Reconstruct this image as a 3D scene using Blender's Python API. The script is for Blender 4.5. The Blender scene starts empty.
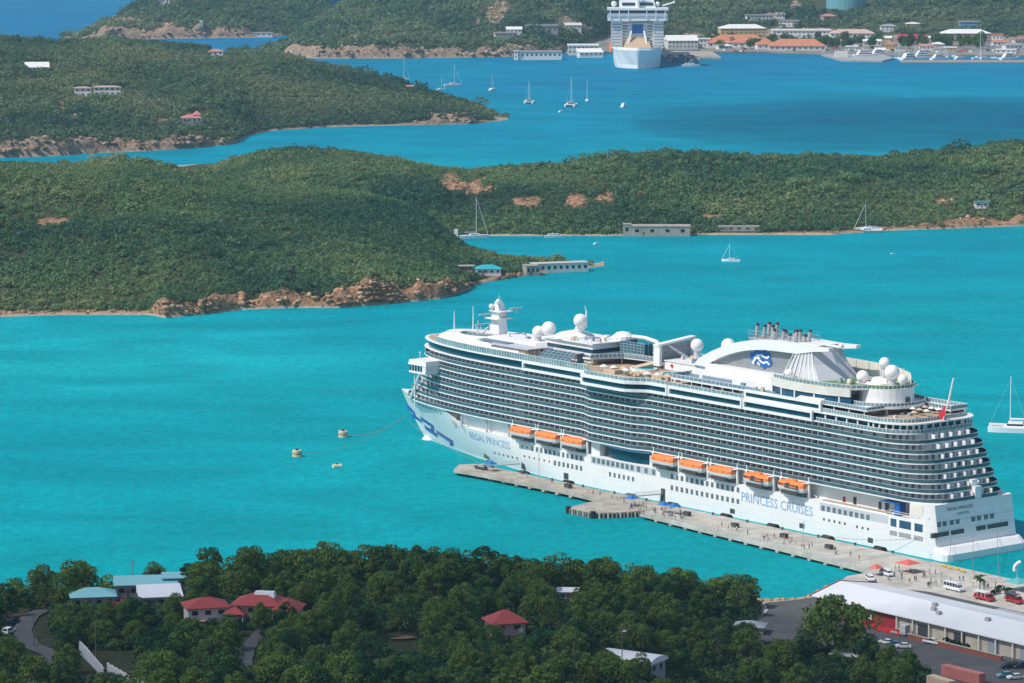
import bpy, bmesh, math, random
import numpy as np
from mathutils import Vector, Matrix
random.seed(7); rng = np.random.default_rng(11)
sc = bpy.context.scene
COL = sc.collection
# ------------------------------------------------------------------ camera, sky, sun, exposure
F, H, CX, CY = 3520.0, 216.0, 512.0, 341.5
PIT = math.atan(473.5 / F)
cd = bpy.data.cameras.new('Camera'); cam = bpy.data.objects.new('Camera', cd); COL.objects.link(cam)
cam.location = (0, 0, H); cam.rotation_euler = (math.pi / 2 - PIT, 0, 0)
cd.sensor_width = 36; cd.lens = F / 1024 * 36; cd.clip_start = 1; cd.clip_end = 80000
sc.camera = cam
SUN_EL = math.radians(51)
SUN_V = Vector((-0.90, -0.43, 0)).normalized() * math.cos(SUN_EL) + Vector((0, 0, math.sin(SUN_EL)))
w = bpy.data.worlds.new('World'); sc.world = w; w.use_nodes = True
nt = w.node_tree; nt.nodes.clear()
sky = nt.nodes.new('ShaderNodeTexSky'); sky.sky_type = 'NISHITA'; sky.sun_disc = False
sky.sun_elevation = SUN_EL; sky.sun_rotation = math.atan2(SUN_V.x, SUN_V.y)
sky.altitude = 200; sky.dust_density = 1.0; sky.air_density = 1.0
bg = nt.nodes.new('ShaderNodeBackground'); bg.inputs[1].default_value = 0.12
wo = nt.nodes.new('ShaderNodeOutputWorld')
nt.links.new(sky.outputs[0], bg.inputs[0]); nt.links.new(bg.outputs[0], wo.inputs[0])
sd = bpy.data.lights.new('Sun', 'SUN'); so = bpy.data.objects.new('Sun', sd); COL.objects.link(so)
sd.energy = 3.75; sd.angle = math.radians(0.53); sd.color = (1.0, 0.95, 0.88)
so.rotation_euler = SUN_V.to_track_quat('Z', 'Y').to_euler(); so.location = (-300, -200, 900)
vs = sc.view_settings
vs.view_transform = 'Standard'; vs.look = 'None'; vs.gamma = 1; vs.use_curve_mapping = False; vs.exposure = 0.15
sc.cycles.max_bounces = 6; sc.cycles.diffuse_bounces = 2; sc.cycles.glossy_bounces = 2
sc.cycles.transmission_bounces = 3; sc.cycles.transparent_max_bounces = 6; sc.cycles.volume_bounces = 0
sc.cycles.use_denoising = True
# ------------------------------------------------------------------ coordinates
def ray(x, y):
    v = (CY - y) / F
    return np.array([(x - CX) / F, math.cos(PIT) + v * math.sin(PIT), -math.sin(PIT) + v * math.cos(PIT)])
def gnd(x, y, z=0.0):
    "point at height z on the ground seen at photo position x, y"
    r = ray(x, y); k = (z - H) / r[2]
    return Vector((r[0] * k, r[1] * k, z))
def zat(y, Y):
    "height that photo row y has at distance Y"
    r = ray(512, y); return H + r[2] * Y / r[1]
def xw(x, Y): return (x - CX) / F * Y / math.cos(PIT) * 1.0
SHIP_O = Vector((148.64, 1100.3, 0)); SHIP_A = math.radians(128.5)
UX = Vector((math.cos(SHIP_A), math.sin(SHIP_A), 0)); UY = Vector((-math.sin(SHIP_A), math.cos(SHIP_A), 0))
def S2W(s, t, z=0.0): return SHIP_O + UX * s + UY * t + Vector((0, 0, z))
# ------------------------------------------------------------------ materials
MATS = {}
def _mat(name):
    m = bpy.data.materials.new(name); m.use_nodes = True
    n = m.node_tree.nodes; l = m.node_tree.links
    b = n['Principled BSDF']; return m, n, l, b
def M(name, col, rough=0.6, var=0.12, scale=0.6, metal=0.0, spec=0.4, objrand=None):
    "procedural paint / stone: colour broken by two noise scales"
    if name in MATS: return MATS[name]
    m, n, l, b = _mat(name)
    b.inputs['Roughness'].default_value = rough; b.inputs['Metallic'].default_value = metal
    b.inputs['Specular IOR Level'].default_value = spec
    tc = n.new('ShaderNodeTexCoord'); nz = n.new('ShaderNodeTexNoise'); nz.inputs['Scale'].default_value = scale
    nz.inputs['Detail'].default_value = 5; nz.inputs['Roughness'].default_value = 0.65
    l.new(tc.outputs['Object'], nz.inputs['Vector'])
    mr = n.new('ShaderNodeMapRange'); mr.inputs[1].default_value = 0.3; mr.inputs[2].default_value = 0.7
    mr.inputs[3].default_value = 1 - var; mr.inputs[4].default_value = 1 + var
    l.new(nz.outputs[0], mr.inputs[0])
    mx = n.new('ShaderNodeVectorMath'); mx.operation = 'SCALE'
    if objrand:
        oi = n.new('ShaderNodeObjectInfo'); cr = n.new('ShaderNodeValToRGB'); cr.color_ramp.interpolation = 'CONSTANT'
        k = len(objrand)
        while len(cr.color_ramp.elements) < k: cr.color_ramp.elements.new(0.5)
        for i, c in enumerate(objrand):
            cr.color_ramp.elements[i].position = i / k; cr.color_ramp.elements[i].color = (*c, 1)
        l.new(oi.outputs['Random'], cr.inputs[0]); l.new(cr.outputs[0], mx.inputs[0])
    else:
        mx.inputs[0].default_value = col
    l.new(mr.outputs[0], mx.inputs['Scale']); l.new(mx.outputs[0], b.inputs['Base Color'])
    MATS[name] = m; return m
def foliage(name, c0, c1, c2, scale=0.08, rnd=0.0, trans=0.25, tw=0.75):
    "leaves: colour between three greens by a noise in space, a tint per clump and (trees) a tint per object"
    m, n, l, b = _mat(name)
    tc = n.new('ShaderNodeTexCoord'); geo = n.new('ShaderNodeNewGeometry')
    nz = n.new('ShaderNodeTexNoise'); nz.inputs['Scale'].default_value = scale; nz.inputs['Detail'].default_value = 4
    l.new(geo.outputs['Position'], nz.inputs['Vector'])
    at = n.new('ShaderNodeAttribute'); at.attribute_name = 'tint'
    oi = n.new('ShaderNodeObjectInfo')
    a = n.new('ShaderNodeMath'); a.operation = 'MULTIPLY_ADD'; a.inputs[1].default_value = 2.0; a.inputs[2].default_value = -0.83
    l.new(nz.outputs[0], a.inputs[0])
    s = n.new('ShaderNodeMath'); s.operation = 'MULTIPLY_ADD'; s.inputs[1].default_value = tw; l.new(at.outputs['Fac'], s.inputs[0]); l.new(a.outputs[0], s.inputs[2])
    q = n.new('ShaderNodeMath'); q.operation = 'MULTIPLY_ADD'; q.inputs[1].default_value = rnd; l.new(oi.outputs['Random'], q.inputs[0]); l.new(s.outputs[0], q.inputs[2])
    cr = n.new('ShaderNodeValToRGB'); e = cr.color_ramp.elements
    e[0].position = 0.12; e[0].color = (*c0, 1); e[1].position = 0.95; e[1].color = (*c2, 1)
    x = e.new(0.5); x.color = (*c1, 1)
    l.new(q.outputs[0], cr.inputs[0]); l.new(cr.outputs[0], b.inputs['Base Color'])
    b.inputs['Roughness'].default_value = 0.7; b.inputs['Specular IOR Level'].default_value = 0.1
    tr = n.new('ShaderNodeBsdfTranslucent'); l.new(cr.outputs[0], tr.inputs[0])
    ms = n.new('ShaderNodeMixShader'); ms.inputs[0].default_value = trans
    out = n['Material Output']; l.new(b.outputs[0], ms.inputs[1]); l.new(tr.outputs[0], ms.inputs[2]); l.new(ms.outputs[0], out.inputs[0])
    MATS[name] = m; return m
# ------------------------------------------------------------------ mesh builder
class MB:
    def __init__(s): s.v = []; s.f = []; s.mi = []; s.sm = []; s.cur = 0; s.smooth = False; s.X = None
    def add(s, vs, fs):
        o = len(s.v)
        for p in vs:
            p = Vector(p); s.v.append(tuple(s.X @ p) if s.X else tuple(p))
        for f in fs: s.f.append(tuple(i + o for i in f)); s.mi.append(s.cur); s.sm.append(s.smooth)
        return s
    def box(s, x0, x1, y0, y1, z0, z1, tx=0.0, ty=0.0):
        "box; tx, ty shrink the top"
        return s.add([(x0, y0, z0), (x1, y0, z0), (x1, y1, z0), (x0, y1, z0), (x0 + tx, y0 + ty, z1), (x1 - tx, y0 + ty, z1), (x1 - tx, y1 - ty, z1), (x0 + tx, y1 - ty, z1)],
              [(0, 3, 2, 1), (4, 5, 6, 7), (0, 1, 5, 4), (1, 2, 6, 5), (2, 3, 7, 6), (3, 0, 4, 7)])
    def prism(s, pts, z0, z1, cap=True):
        n = len(pts)
        a = [(p[0], p[1], z0) for p in pts] + [(p[0], p[1], z1) for p in pts]
        f = [(i, (i + 1) % n, n + (i + 1) % n, n + i) for i in range(n)]
        if cap: f += [tuple(range(n, 2 * n)), tuple(reversed(range(n)))]
        return s.add(a, f)
    def loft(s, rings, cap=True, closed=True):
        n = len(rings[0]); a = [p for r in rings for p in r]; f = []
        for j in range(len(rings) - 1):
            for i in range(n if closed else n - 1):
                f.append((j * n + i, j * n + (i + 1) % n, (j + 1) * n + (i + 1) % n, (j + 1) * n + i))
        if cap and closed: f += [tuple(reversed(range(n))), tuple(range((len(rings) - 1) * n, len(rings) * n))]
        return s.add(a, f)
    def ring(s, outer, inner, z0, z1):
        n = len(outer); a = [(p[0], p[1], z0) for p in outer] + [(p[0], p[1], z1) for p in outer] + [(p[0], p[1], z1) for p in inner] + [(p[0], p[1], z0) for p in inner]
        f = []
        for i in range(n):
            j = (i + 1) % n
            for k in range(4): f.append((k * n + i, k * n + j, ((k + 1) % 4) * n + j, ((k + 1) % 4) * n + i))
        return s.add(a, f)
    def wall(s, pts, th, z0, z1, closed=False):
        "thin upright strip along a path"
        n = len(pts); P = [Vector((p[0], p[1])) for p in pts]; inner = []
        for i in range(n):
            a = P[max(i - 1, 0)] if not closed else P[i - 1]; b = P[min(i + 1, n - 1)] if not closed else P[(i + 1) % n]
            d = (b - a); d = d.normalized() if d.length > 1e-6 else Vector((1, 0)); inner.append(P[i] + Vector((-d.y, d.x)) * th)
        zz0 = z0 if hasattr(z0, '__len__') else [z0] * n; zz1 = z1 if hasattr(z1, '__len__') else [z1] * n
        a = [(P[i].x, P[i].y, zz0[i]) for i in range(n)] + [(P[i].x, P[i].y, zz1[i]) for i in range(n)] + [(inner[i].x, inner[i].y, zz1[i]) for i in range(n)] + [(inner[i].x, inner[i].y, zz0[i]) for i in range(n)]
        f = []
        for i in range(n if closed else n - 1):
            j = (i + 1) % n
            for k in range(4): f.append((k * n + i, k * n + j, ((k + 1) % 4) * n + j, ((k + 1) % 4) * n + i))
        if not closed: f += [(0, n, 2 * n, 3 * n), (n - 1, 4 * n - 1, 3 * n - 1, 2 * n - 1)]
        return s.add(a, f)
    def tube(s, p, q, r, r2=None, n=6):
        p, q = Vector(p), Vector(q); d = (q - p)
        if d.length < 1e-6: return s
        d.normalize(); u = d.cross(Vector((0, 0, 1)) if abs(d.z) < 0.9 else Vector((1, 0, 0))).normalized(); v = d.cross(u)
        r2 = r if r2 is None else r2
        A = [p + (u * math.cos(k * 2 * math.pi / n) + v * math.sin(k * 2 * math.pi / n)) * r for k in range(n)]
        B = [q + (u * math.cos(k * 2 * math.pi / n) + v * math.sin(k * 2 * math.pi / n)) * r2 for k in range(n)]
        return s.loft([A, B])
    def path(s, pts, r, n=5):
        for a, b in zip(pts[:-1], pts[1:]): s.tube(a, b, r, None, n)
        return s
    def ball(s, c, r, n=14, m=8, zs=1.0, z0=-1.0):
        rings = []
        for j in range(m + 1):
            ph = -math.pi / 2 + math.pi * j / m
            if math.sin(ph) < z0: continue
            rr = max(math.cos(ph), 0.02) * r
            rings.append([(c[0] + rr * math.cos(2 * math.pi * k / n), c[1] + rr * math.sin(2 * math.pi * k / n), c[2] + r * zs * math.sin(ph)) for k in range(n)])
        o = s.smooth; s.smooth = True; s.loft(rings); s.smooth = o; return s
    def lathe(s, c, prof, n=16):
        rings = [[(c[0] + r * math.cos(2 * math.pi * k / n), c[1] + r * math.sin(2 * math.pi * k / n), c[2] + z) for k in range(n)] for r, z in prof]
        return s.loft(rings)
    def build(s, name, mats, parent=None, loc=None, rz=0.0):
        me = bpy.data.meshes.new(name); me.from_pydata(s.v, [], s.f)
        for m in (mats if isinstance(mats, (list, tuple)) else [mats]): me.materials.append(m)
        me.polygons.foreach_set('material_index', s.mi); me.polygons.foreach_set('use_smooth', s.sm)
        bm = bmesh.new(); bm.from_mesh(me); bmesh.ops.recalc_face_normals(bm, faces=bm.faces); bm.to_mesh(me); bm.free()
        return put(name, me, parent, loc, rz)
def put(name, me, parent=None, loc=None, rz=0.0):
    o = bpy.data.objects.new(name, me); COL.objects.link(o)
    if parent: o.parent = parent
    if loc is not None: o.location = loc
    o.rotation_euler.z = rz
    return o
def tag(o, label=None, cat=None, group=None, kind=None):
    if label: o['label'] = label
    if cat: o['category'] = cat
    if group: o['group'] = group
    if kind: o['kind'] = kind
    return o
def thing(name, label, cat, loc=(0, 0, 0), rz=0.0, group=None):
    o = bpy.data.objects.new(name, None); COL.objects.link(o); o.location = loc; o.rotation_euler.z = rz
    o.empty_display_size = 0.5
    return tag(o, label, cat, group)
def dup(root, loc, rz=0.0, label=None, group=None, sc_=None):
    r = root.copy(); COL.objects.link(r); r.location = loc; r.rotation_euler.z = rz
    if label: r['label'] = label
    if group: r['group'] = group
    if sc_: r.scale = sc_ if hasattr(sc_, '__len__') else (sc_, sc_, sc_)
    for ch in list(root.children):
        c = ch.copy(); COL.objects.link(c); c.parent = r
        for g in list(ch.children):
            d = g.copy(); COL.objects.link(d); d.parent = c
    return r
def raw(name, V, Fc, mats, tint=None, smooth=False, parent=None):
    "mesh from numpy arrays"
    me = bpy.data.meshes.new(name); V = np.ascontiguousarray(V, np.float32); Fc = np.ascontiguousarray(Fc, np.int32); k = Fc.shape[1]
    me.vertices.add(len(V)); me.vertices.foreach_set('co', V.ravel())
    me.loops.add(Fc.size); me.loops.foreach_set('vertex_index', Fc.ravel())
    me.polygons.add(len(Fc)); me.polygons.foreach_set('loop_start', np.arange(0, Fc.size, k, dtype=np.int32))
    me.polygons.foreach_set('loop_total', np.full(len(Fc), k, np.int32))
    if smooth: me.polygons.foreach_set('use_smooth', np.ones(len(Fc), bool))
    for m in (mats if isinstance(mats, (list, tuple)) else [mats]): me.materials.append(m)
    if tint is not None:
        a = me.attributes.new('tint', 'FLOAT', 'POINT'); a.data.foreach_set('value', np.ascontiguousarray(tint, np.float32))
    me.update(calc_edges=True)
    return put(name, me, parent)
# ------------------------------------------------------------------ noise
def _h(ix, iy, seed):
    n = (ix * 374761393 + iy * 668265263 + seed * 974711) & 0x7fffffff
    n = ((n ^ (n >> 13)) * 1274126177) & 0x7fffffff
    return ((n ^ (n >> 16)) & 0xffff) / 65535.0
def vnoise(x, y, seed=0):
    x = np.asarray(x, float); y = np.asarray(y, float); ix = np.floor(x).astype(np.int64); iy = np.floor(y).astype(np.int64)
    fx = x - ix; fy = y - iy; fx = fx * fx * (3 - 2 * fx); fy = fy * fy * (3 - 2 * fy)
    return (_h(ix, iy, seed) * (1 - fx) + _h(ix + 1, iy, seed) * fx) * (1 - fy) + (_h(ix, iy + 1, seed) * (1 - fx) + _h(ix + 1, iy + 1, seed) * fx) * fy
def fbm(x, y, seed=0, o=4):
    s = 0; a = 0.5; t = 0
    for k in range(o): s = s + a * vnoise(x * 2 ** k, y * 2 ** k, seed + k); t += a; a *= 0.5
    return s / t - 0.5
def ip(x, pts): 
    p = np.array(pts, float); return np.interp(x, p[:, 0], p[:, 1])
def leaves(P, R, K, size, rg, squash=0.75, jit=0.5, low=-0.25):
    "K leaf-clump triangles on each of the crowns P with radius R; returns verts, faces, tint"
    P = np.asarray(P, float); R = np.asarray(R, float); N = len(P)
    d = rg.normal(size=(N, K, 3)); d /= np.linalg.norm(d, axis=2, keepdims=True)
    d[..., 2] = np.where(d[..., 2] < low, -d[..., 2], d[..., 2])
    rad = R[:, None] * (0.72 + 0.42 * rg.random((N, K)))
    c = P[:, None, :] + d * rad[..., None] * np.array([1, 1, squash])
    nn = d + rg.normal(size=(N, K, 3)) * jit; nn /= np.linalg.norm(nn, axis=2, keepdims=True)
    u = np.cross(nn, rg.normal(size=(N, K, 3))); u /= np.linalg.norm(u, axis=2, keepdims=True) + 1e-9
    v = np.cross(nn, u); s = (np.ones(N) * size)[:, None, None] * (0.7 + 0.7 * rg.random((N, K, 1)))
    a = c + u * s; b = c - u * s * 0.5 + v * s * 0.9; e = c - u * s * 0.5 - v * s * 0.9
    V = np.stack([a, b, e], 2).reshape(-1, 3); Fc = np.arange(len(V)).reshape(-1, 3)
    t = np.repeat(rg.random(N)[:, None] * 0.75 + 0.25 * rg.random((N, K)), 3, axis=1).reshape(-1)
    return V, Fc, t
# ================================================================== SETTING: water and land
def water_mat():
    m, n, l, b = _mat('sea water')
    geo = n.new('ShaderNodeNewGeometry'); sx = n.new('ShaderNodeSeparateXYZ'); l.new(geo.outputs['Position'], sx.inputs[0])
    # depth of the sea floor: shallow turquoise harbour, deeper blue channel further out
    mp = n.new('ShaderNodeMapping'); mp.inputs['Scale'].default_value = (0.004, 0.0022, 0); l.new(geo.outputs['Position'], mp.inputs[0])
    nz = n.new('ShaderNodeTexNoise'); nz.inputs['Scale'].default_value = 1.0; nz.inputs['Detail'].default_value = 4; l.new(mp.outputs[0], nz.inputs['Vector'])
    mr = n.new('ShaderNodeMapRange'); mr.inputs[1].default_value = 1100; mr.inputs[2].default_value = 4600; l.new(sx.outputs['Y'], mr.inputs[0])
    ad = n.new('ShaderNodeMath'); ad.operation = 'MULTIPLY_ADD'; ad.inputs[1].default_value = 0.62; l.new(nz.outputs[0], ad.inputs[0]); 
    sb = n.new('ShaderNodeMath'); sb.operation = 'SUBTRACT'; sb.inputs[1].default_value = 0.31; l.new(mr.outputs[0], sb.inputs[0]); l.new(sb.outputs[0], ad.inputs[2])
    cr = n.new('ShaderNodeValToRGB'); e = cr.color_ramp.elements
    e[0].position = 0.0; e[0].color = WCOL[0]; e[1].position = 1.0; e[1].color = WCOL[4]
    for p, c in ((0.22, WCOL[1]), (0.45, WCOL[2]), (0.72, WCOL[3])): x = e.new(p); x.color = c
    l.new(ad.outputs[0], cr.inputs[0])
    # seagrass and sand streaks
    mp2 = n.new('ShaderNodeMapping'); mp2.inputs['Scale'].default_value = (0.012, 0.02, 0); mp2.inputs['Rotation'].default_value = (0, 0, 0.3); l.new(geo.outputs['Position'], mp2.inputs[0])
    n2 = n.new('ShaderNodeTexNoise'); n2.inputs['Scale'].default_value = 1.0; n2.inputs['Detail'].default_value = 6; n2.inputs['Distortion'].default_value = 0.6; l.new(mp2.outputs[0], n2.inputs['Vector'])
    m2 = n.new('ShaderNodeMapRange'); m2.inputs[1].default_value = 0.38; m2.inputs[2].default_value = 0.66; m2.inputs[3].default_value = 0.88; m2.inputs[4].default_value = 1.13; l.new(n2.outputs[0], m2.inputs[0])
    # a pale sand bank off the island beach
    sd_ = n.new('ShaderNodeVectorMath'); sd_.operation = 'DISTANCE'; sd_.inputs[1].default_value = (-205, 1560, 0); l.new(geo.outputs['Position'], sd_.inputs[0])
    sm_ = n.new('ShaderNodeMapRange'); sm_.inputs[1].default_value = 190; sm_.inputs[2].default_value = 40; sm_.inputs[3].default_value = 0; sm_.inputs[4].default_value = 0.55; l.new(sd_.outputs['Value'], sm_.inputs[0])
    sp2 = n.new('ShaderNodeMath'); sp2.operation = 'MULTIPLY'; l.new(sm_.outputs[0], sp2.inputs[0]); l.new(n2.outputs[0], sp2.inputs[1])
    mxs = n.new('ShaderNodeMix'); mxs.data_type = 'RGBA'; l.new(sp2.outputs[0], mxs.inputs[0]); l.new(cr.outputs[0], mxs.inputs[6]); mxs.inputs[7].default_value = (0.02, 0.50, 0.50, 1)
    # brightness of small wind ruffles, put into the water colour
    mp4 = n.new('ShaderNodeMapping'); mp4.inputs['Scale'].default_value = (0.30, 0.17, 0); mp4.inputs['Rotation'].default_value = (0, 0, -0.2); l.new(geo.outputs['Position'], mp4.inputs[0])
    n4 = n.new('ShaderNodeTexNoise'); n4.inputs['Scale'].default_value = 1.0; n4.inputs['Detail'].default_value = 6; n4.inputs['Roughness'].default_value = 0.75; l.new(mp4.outputs[0], n4.inputs['Vector'])
    m4 = n.new('ShaderNodeMapRange'); m4.inputs[1].default_value = 0.38; m4.inputs[2].default_value = 0.62; m4.inputs[3].default_value = 0.86; m4.inputs[4].default_value = 1.15; l.new(n4.outputs[0], m4.inputs[0])
    mu = n.new('ShaderNodeMath'); mu.operation = 'MULTIPLY'; l.new(m2.outputs[0], mu.inputs[0]); l.new(m4.outputs[0], mu.inputs[1])
    vm = n.new('ShaderNodeVectorMath'); vm.operation = 'SCALE'; l.new(mxs.outputs[2], vm.inputs[0]); l.new(mu.outputs[0], vm.inputs['Scale'])
    n.remove(b); df = n.new('ShaderNodeBsdfDiffuse'); gl = n.new('ShaderNodeBsdfGlossy'); gl.inputs['Roughness'].default_value = 0.22; gl.inputs['Color'].default_value = (0.25, 0.8, 1.0, 1)
    mx = n.new('ShaderNodeMixShader'); mx.inputs[0].default_value = 0.10; l.new(vm.outputs[0], df.inputs[0]); l.new(df.outputs[0], mx.inputs[1]); l.new(gl.outputs[0], mx.inputs[2]); l.new(mx.outputs[0], n['Material Output'].inputs[0])
    # ripples: two sizes of wind waves
    bp = n.new('ShaderNodeBump'); bp.inputs['Strength'].default_value = 0.55; bp.inputs['Distance'].default_value = 1.0
    mp3 = n.new('ShaderNodeMapping'); mp3.inputs['Scale'].default_value = (0.16, 0.30, 0); mp3.inputs['Rotation'].default_value = (0, 0, -0.5); l.new(geo.outputs['Position'], mp3.inputs[0])
    n3 = n.new('ShaderNodeTexNoise'); n3.inputs['Scale'].default_value = 1.0; n3.inputs['Detail'].default_value = 5; n3.inputs['Roughness'].default_value = 0.65; l.new(mp3.outputs[0], n3.inputs['Vector'])
    l.new(n3.outputs[0], bp.inputs['Height']); l.new(bp.outputs[0], df.inputs['Normal']); l.new(bp.outputs[0], gl.inputs['Normal'])
    return m
HAZE = 0.000038
WCOL = [(0.000, 0.283, 0.312, 1), (0.000, 0.262, 0.322, 1), (0.000, 0.232, 0.322, 1), (0.002, 0.188, 0.312, 1), (0.012, 0.150, 0.30, 1)]
mb = MB(); mb.add([(-9000, -2500, 0), (9000, -2500, 0), (9000, 14000, 0), (-9000, 14000, 0)], [(0, 1, 2, 3)])
tag(mb.build('sea_water', water_mat()), 'turquoise harbour water', None, None, 'structure')

def land_mat(name, soil, rock, sand, rock_h, sand_h):
    m, n, l, b = _mat(name)
    geo = n.new('ShaderNodeNewGeometry'); sx = n.new('ShaderNodeSeparateXYZ'); l.new(geo.outputs['Position'], sx.inputs[0])
    at = n.new('ShaderNodeAttribute'); at.attribute_name = 'tint'      # 1 where bare rock or sand lies open
    nz = n.new('ShaderNodeTexNoise'); nz.inputs['Scale'].default_value = 0.30; nz.inputs['Detail'].default_value = 8; nz.inputs['Roughness'].default_value = 0.75; nz.inputs['Distortion'].default_value = 0.8; l.new(geo.outputs['Position'], nz.inputs['Vector'])
    def ramp(c, a, bb):
        r = n.new('ShaderNodeValToRGB'); r.color_ramp.elements[0].position = 0.38; r.color_ramp.elements[1].position = 0.62
        r.color_ramp.elements[0].color = (*[q * a for q in c], 1); r.color_ramp.elements[1].color = (*[min(q * bb, 1) for q in c], 1); l.new(nz.outputs[0], r.inputs[0]); return r
    rs, rr, rd = ramp(soil, 0.6, 1.4), ramp(rock, 0.40, 1.25), ramp(sand, 0.85, 1.1)
    m1 = n.new('ShaderNodeMix'); m1.data_type = 'RGBA'; l.new(at.outputs['Fac'], m1.inputs[0]); l.new(rs.outputs[0], m1.inputs[6]); l.new(rr.outputs[0], m1.inputs[7])
    lt = n.new('ShaderNodeMath'); lt.operation = 'LESS_THAN'; lt.inputs[1].default_value = sand_h; l.new(sx.outputs['Z'], lt.inputs[0])
    m2 = n.new('ShaderNodeMix'); m2.data_type = 'RGBA'; l.new(lt.outputs[0], m2.inputs[0]); l.new(m1.outputs[2], m2.inputs[6]); l.new(rd.outputs[0], m2.inputs[7])
    l.new(m2.outputs[2], b.inputs['Base Color']); b.inputs['Roughness'].default_value = 0.9; b.inputs['Specular IOR Level'].default_value = 0.15
    bp = n.new('ShaderNodeBump'); bp.inputs['Distance'].default_value = 2.5; bp.inputs['Strength'].default_value = 1.0; l.new(nz.outputs[0], bp.inputs['Height']); l.new(bp.outputs[0], b.inputs['Normal'])
    return m
SOIL = (0.075, 0.095, 0.042); ROCK = (0.36, 0.24, 0.16); SAND = (0.50, 0.44, 0.33)

KEEP = {'island_front_hill': [(488, 272, 13, 8), (559, 268, 31, 8), (531, 272, 8, 8), (466, 269, 7, 5)], 'island_back_ridge': [(659, 231, 33, 9), (626, 231, 5, 9), (738, 228, 21, 5), (979, 204, 8, 6), (868, 226, 18, 4)],
        'left_island_hill': [(42, 66, 15, 6), (87, 93, 10, 8), (111, 92, 13, 8), (194, 119, 13, 10), (219, 52, 10, 7), (2, 58, 8, 5), (411, 88, 4, 3)], 'far_headland': [(264, 34, 14, 3), (168, 2, 8, 5), (205, 26, 3, 7)],
        'far_mainland': [(541, 28, 18, 8), (514, 31, 9, 5), (572, 27, 9, 6), (505, 34, 12, 4), (842, 6, 32, 12), (964, 24, 12, 7), (908, 25, 9, 5), (756, 18, 15, 6), (777, 16, 6, 5), (825, 18, 9, 6), (786, 23, 12, 6), (884, 28, 10, 6), (937, 24, 10, 5), (725, 30, 8, 5), (700, 32, 8, 6)]}
LANDS = {}
def land(name, label, x0, x1, dx, shore, ridge, yr, back, cliff, seed, mat, rough=2.0, nj=56, power=0.8, bare=None, bend=None):
    """hill: shore/ridge give photo rows of its waterline and skyline, yr the distance of its crest, back that of its far shore"""
    xs = np.arange(x0, x1 + dx, dx, dtype=float); nx = len(xs)
    Ys = np.array([gnd(x, y).y for x, y in zip(xs, ip(xs, shore))]); Yr = np.maximum(ip(xs, yr), Ys + 8)
    Zr = np.array([zat(y, Y) for y, Y in zip(ip(xs, ridge), Yr)]); Zr = np.maximum(Zr, 0.6)
    Yb = np.maximum(ip(xs, back), Yr + 30); ch = np.minimum(ip(xs, cliff), Zr * 0.8)
    u = np.concatenate([[-0.04], np.linspace(0, 1, nj) ** 1.5, 1 + np.linspace(0.05, 1.05, 14)])
    V = np.zeros((len(u), nx, 3)); B = np.zeros((len(u), nx))
    for j, uu in enumerate(u):
        if uu <= 1: Y = Ys + (Yr - Ys) * uu
        else: Y = Yr + (Yb - Yr) * (uu - 1)
        X = (xs - CX) / F * np.where(True, Y, Y) * 1.0 / math.cos(PIT) * (1 + 0.0)
        d = (Y - Ys)
        wig = fbm(X * 0.016, Y * 0.011, seed + 9, 3) * 1.5
        chv = ch * np.where(ch > 1.5, np.clip(1.0 + 2.6 * fbm(xs * .035 * Ys / 1900, xs * 0, seed + 21, 4), .3, 1.9), 1)
        cl = (ch + (chv - ch) * np.exp(-d / 22.0)) * np.clip(d / (1.5 + chv * 0.45), 0, 1) ** 0.6
        up = (Zr - ch) * np.sin(np.clip(uu, 0, 1) * math.pi / 2) ** (1 / power) * (1 + 0.42 * wig * (1 - abs(2 * min(uu, 1) - 1)))
        z = cl + np.maximum(up, 0)
        if uu > 1: z = z * np.cos(np.clip(uu - 1, 0, 1) * math.pi / 2) - (uu - 1) * 1.0
        z = z + fbm(X * 0.12, Y * 0.12, seed, 4) * rough * np.clip(d / 6, 0, 1) * np.where(uu > 0.98, 0.4, 1)
        rg1 = (0.5 - np.abs(fbm(X * 0.11, Y * 0.16, seed + 3, 4)) * 3.2) + 0.6 * (0.5 - np.abs(fbm(X * 0.33, Y * 0.33, seed + 4, 3)) * 3.0)
        rk = rg1 * np.clip(d / (1.5 + ch * .4), 0, 1) * np.exp(-d / (7 + ch * 1.2)) * np.minimum(ch, 9) * 0.62 * (ch > 1.5)
        z = z + rk
        if uu < 0: z = np.full(nx, -3.0)
        V[j] = np.stack([X, Y, z], 1)
        edge = (3.5 + ch * 1.25) * (0.95 + 2.6 * fbm(X * 0.035, Y * 0.02, seed + 5, 3))
        B[j] = np.clip((edge - d) / 2.0, 0, 1)
        if bare is not None:
            for (bx, by, bw, bh) in bare:
                p = proj(X, Y, z); q = ((p[0] - bx) / bw) ** 2 + ((p[1] - by) / bh) ** 2 + 1.9 * fbm(X * 0.06, Y * 0.06, seed + 6, 3)
                B[j] = np.maximum(B[j], np.clip((1.0 - q) * 2.2, 0, 1))
    k = len(u); idx = np.arange(k * nx).reshape(k, nx)
    Fc = np.stack([idx[:-1, :-1], idx[:-1, 1:], idx[1:, 1:], idx[1:, :-1]], -1).reshape(-1, 4)
    o = raw(name, V.reshape(-1, 3), Fc, mat, B.reshape(-1), smooth=False); tag(o, label, None, None, 'structure')
    LANDS[name] = (u, xs, V, B)
    return o
def proj(X, Y, Z):
    zc = Y * math.cos(PIT) - (Z - H) * math.sin(PIT); yc = Y * math.sin(PIT) + (Z - H) * math.cos(PIT)
    return CX + F * X / zc, CY - F * yc / zc
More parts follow.
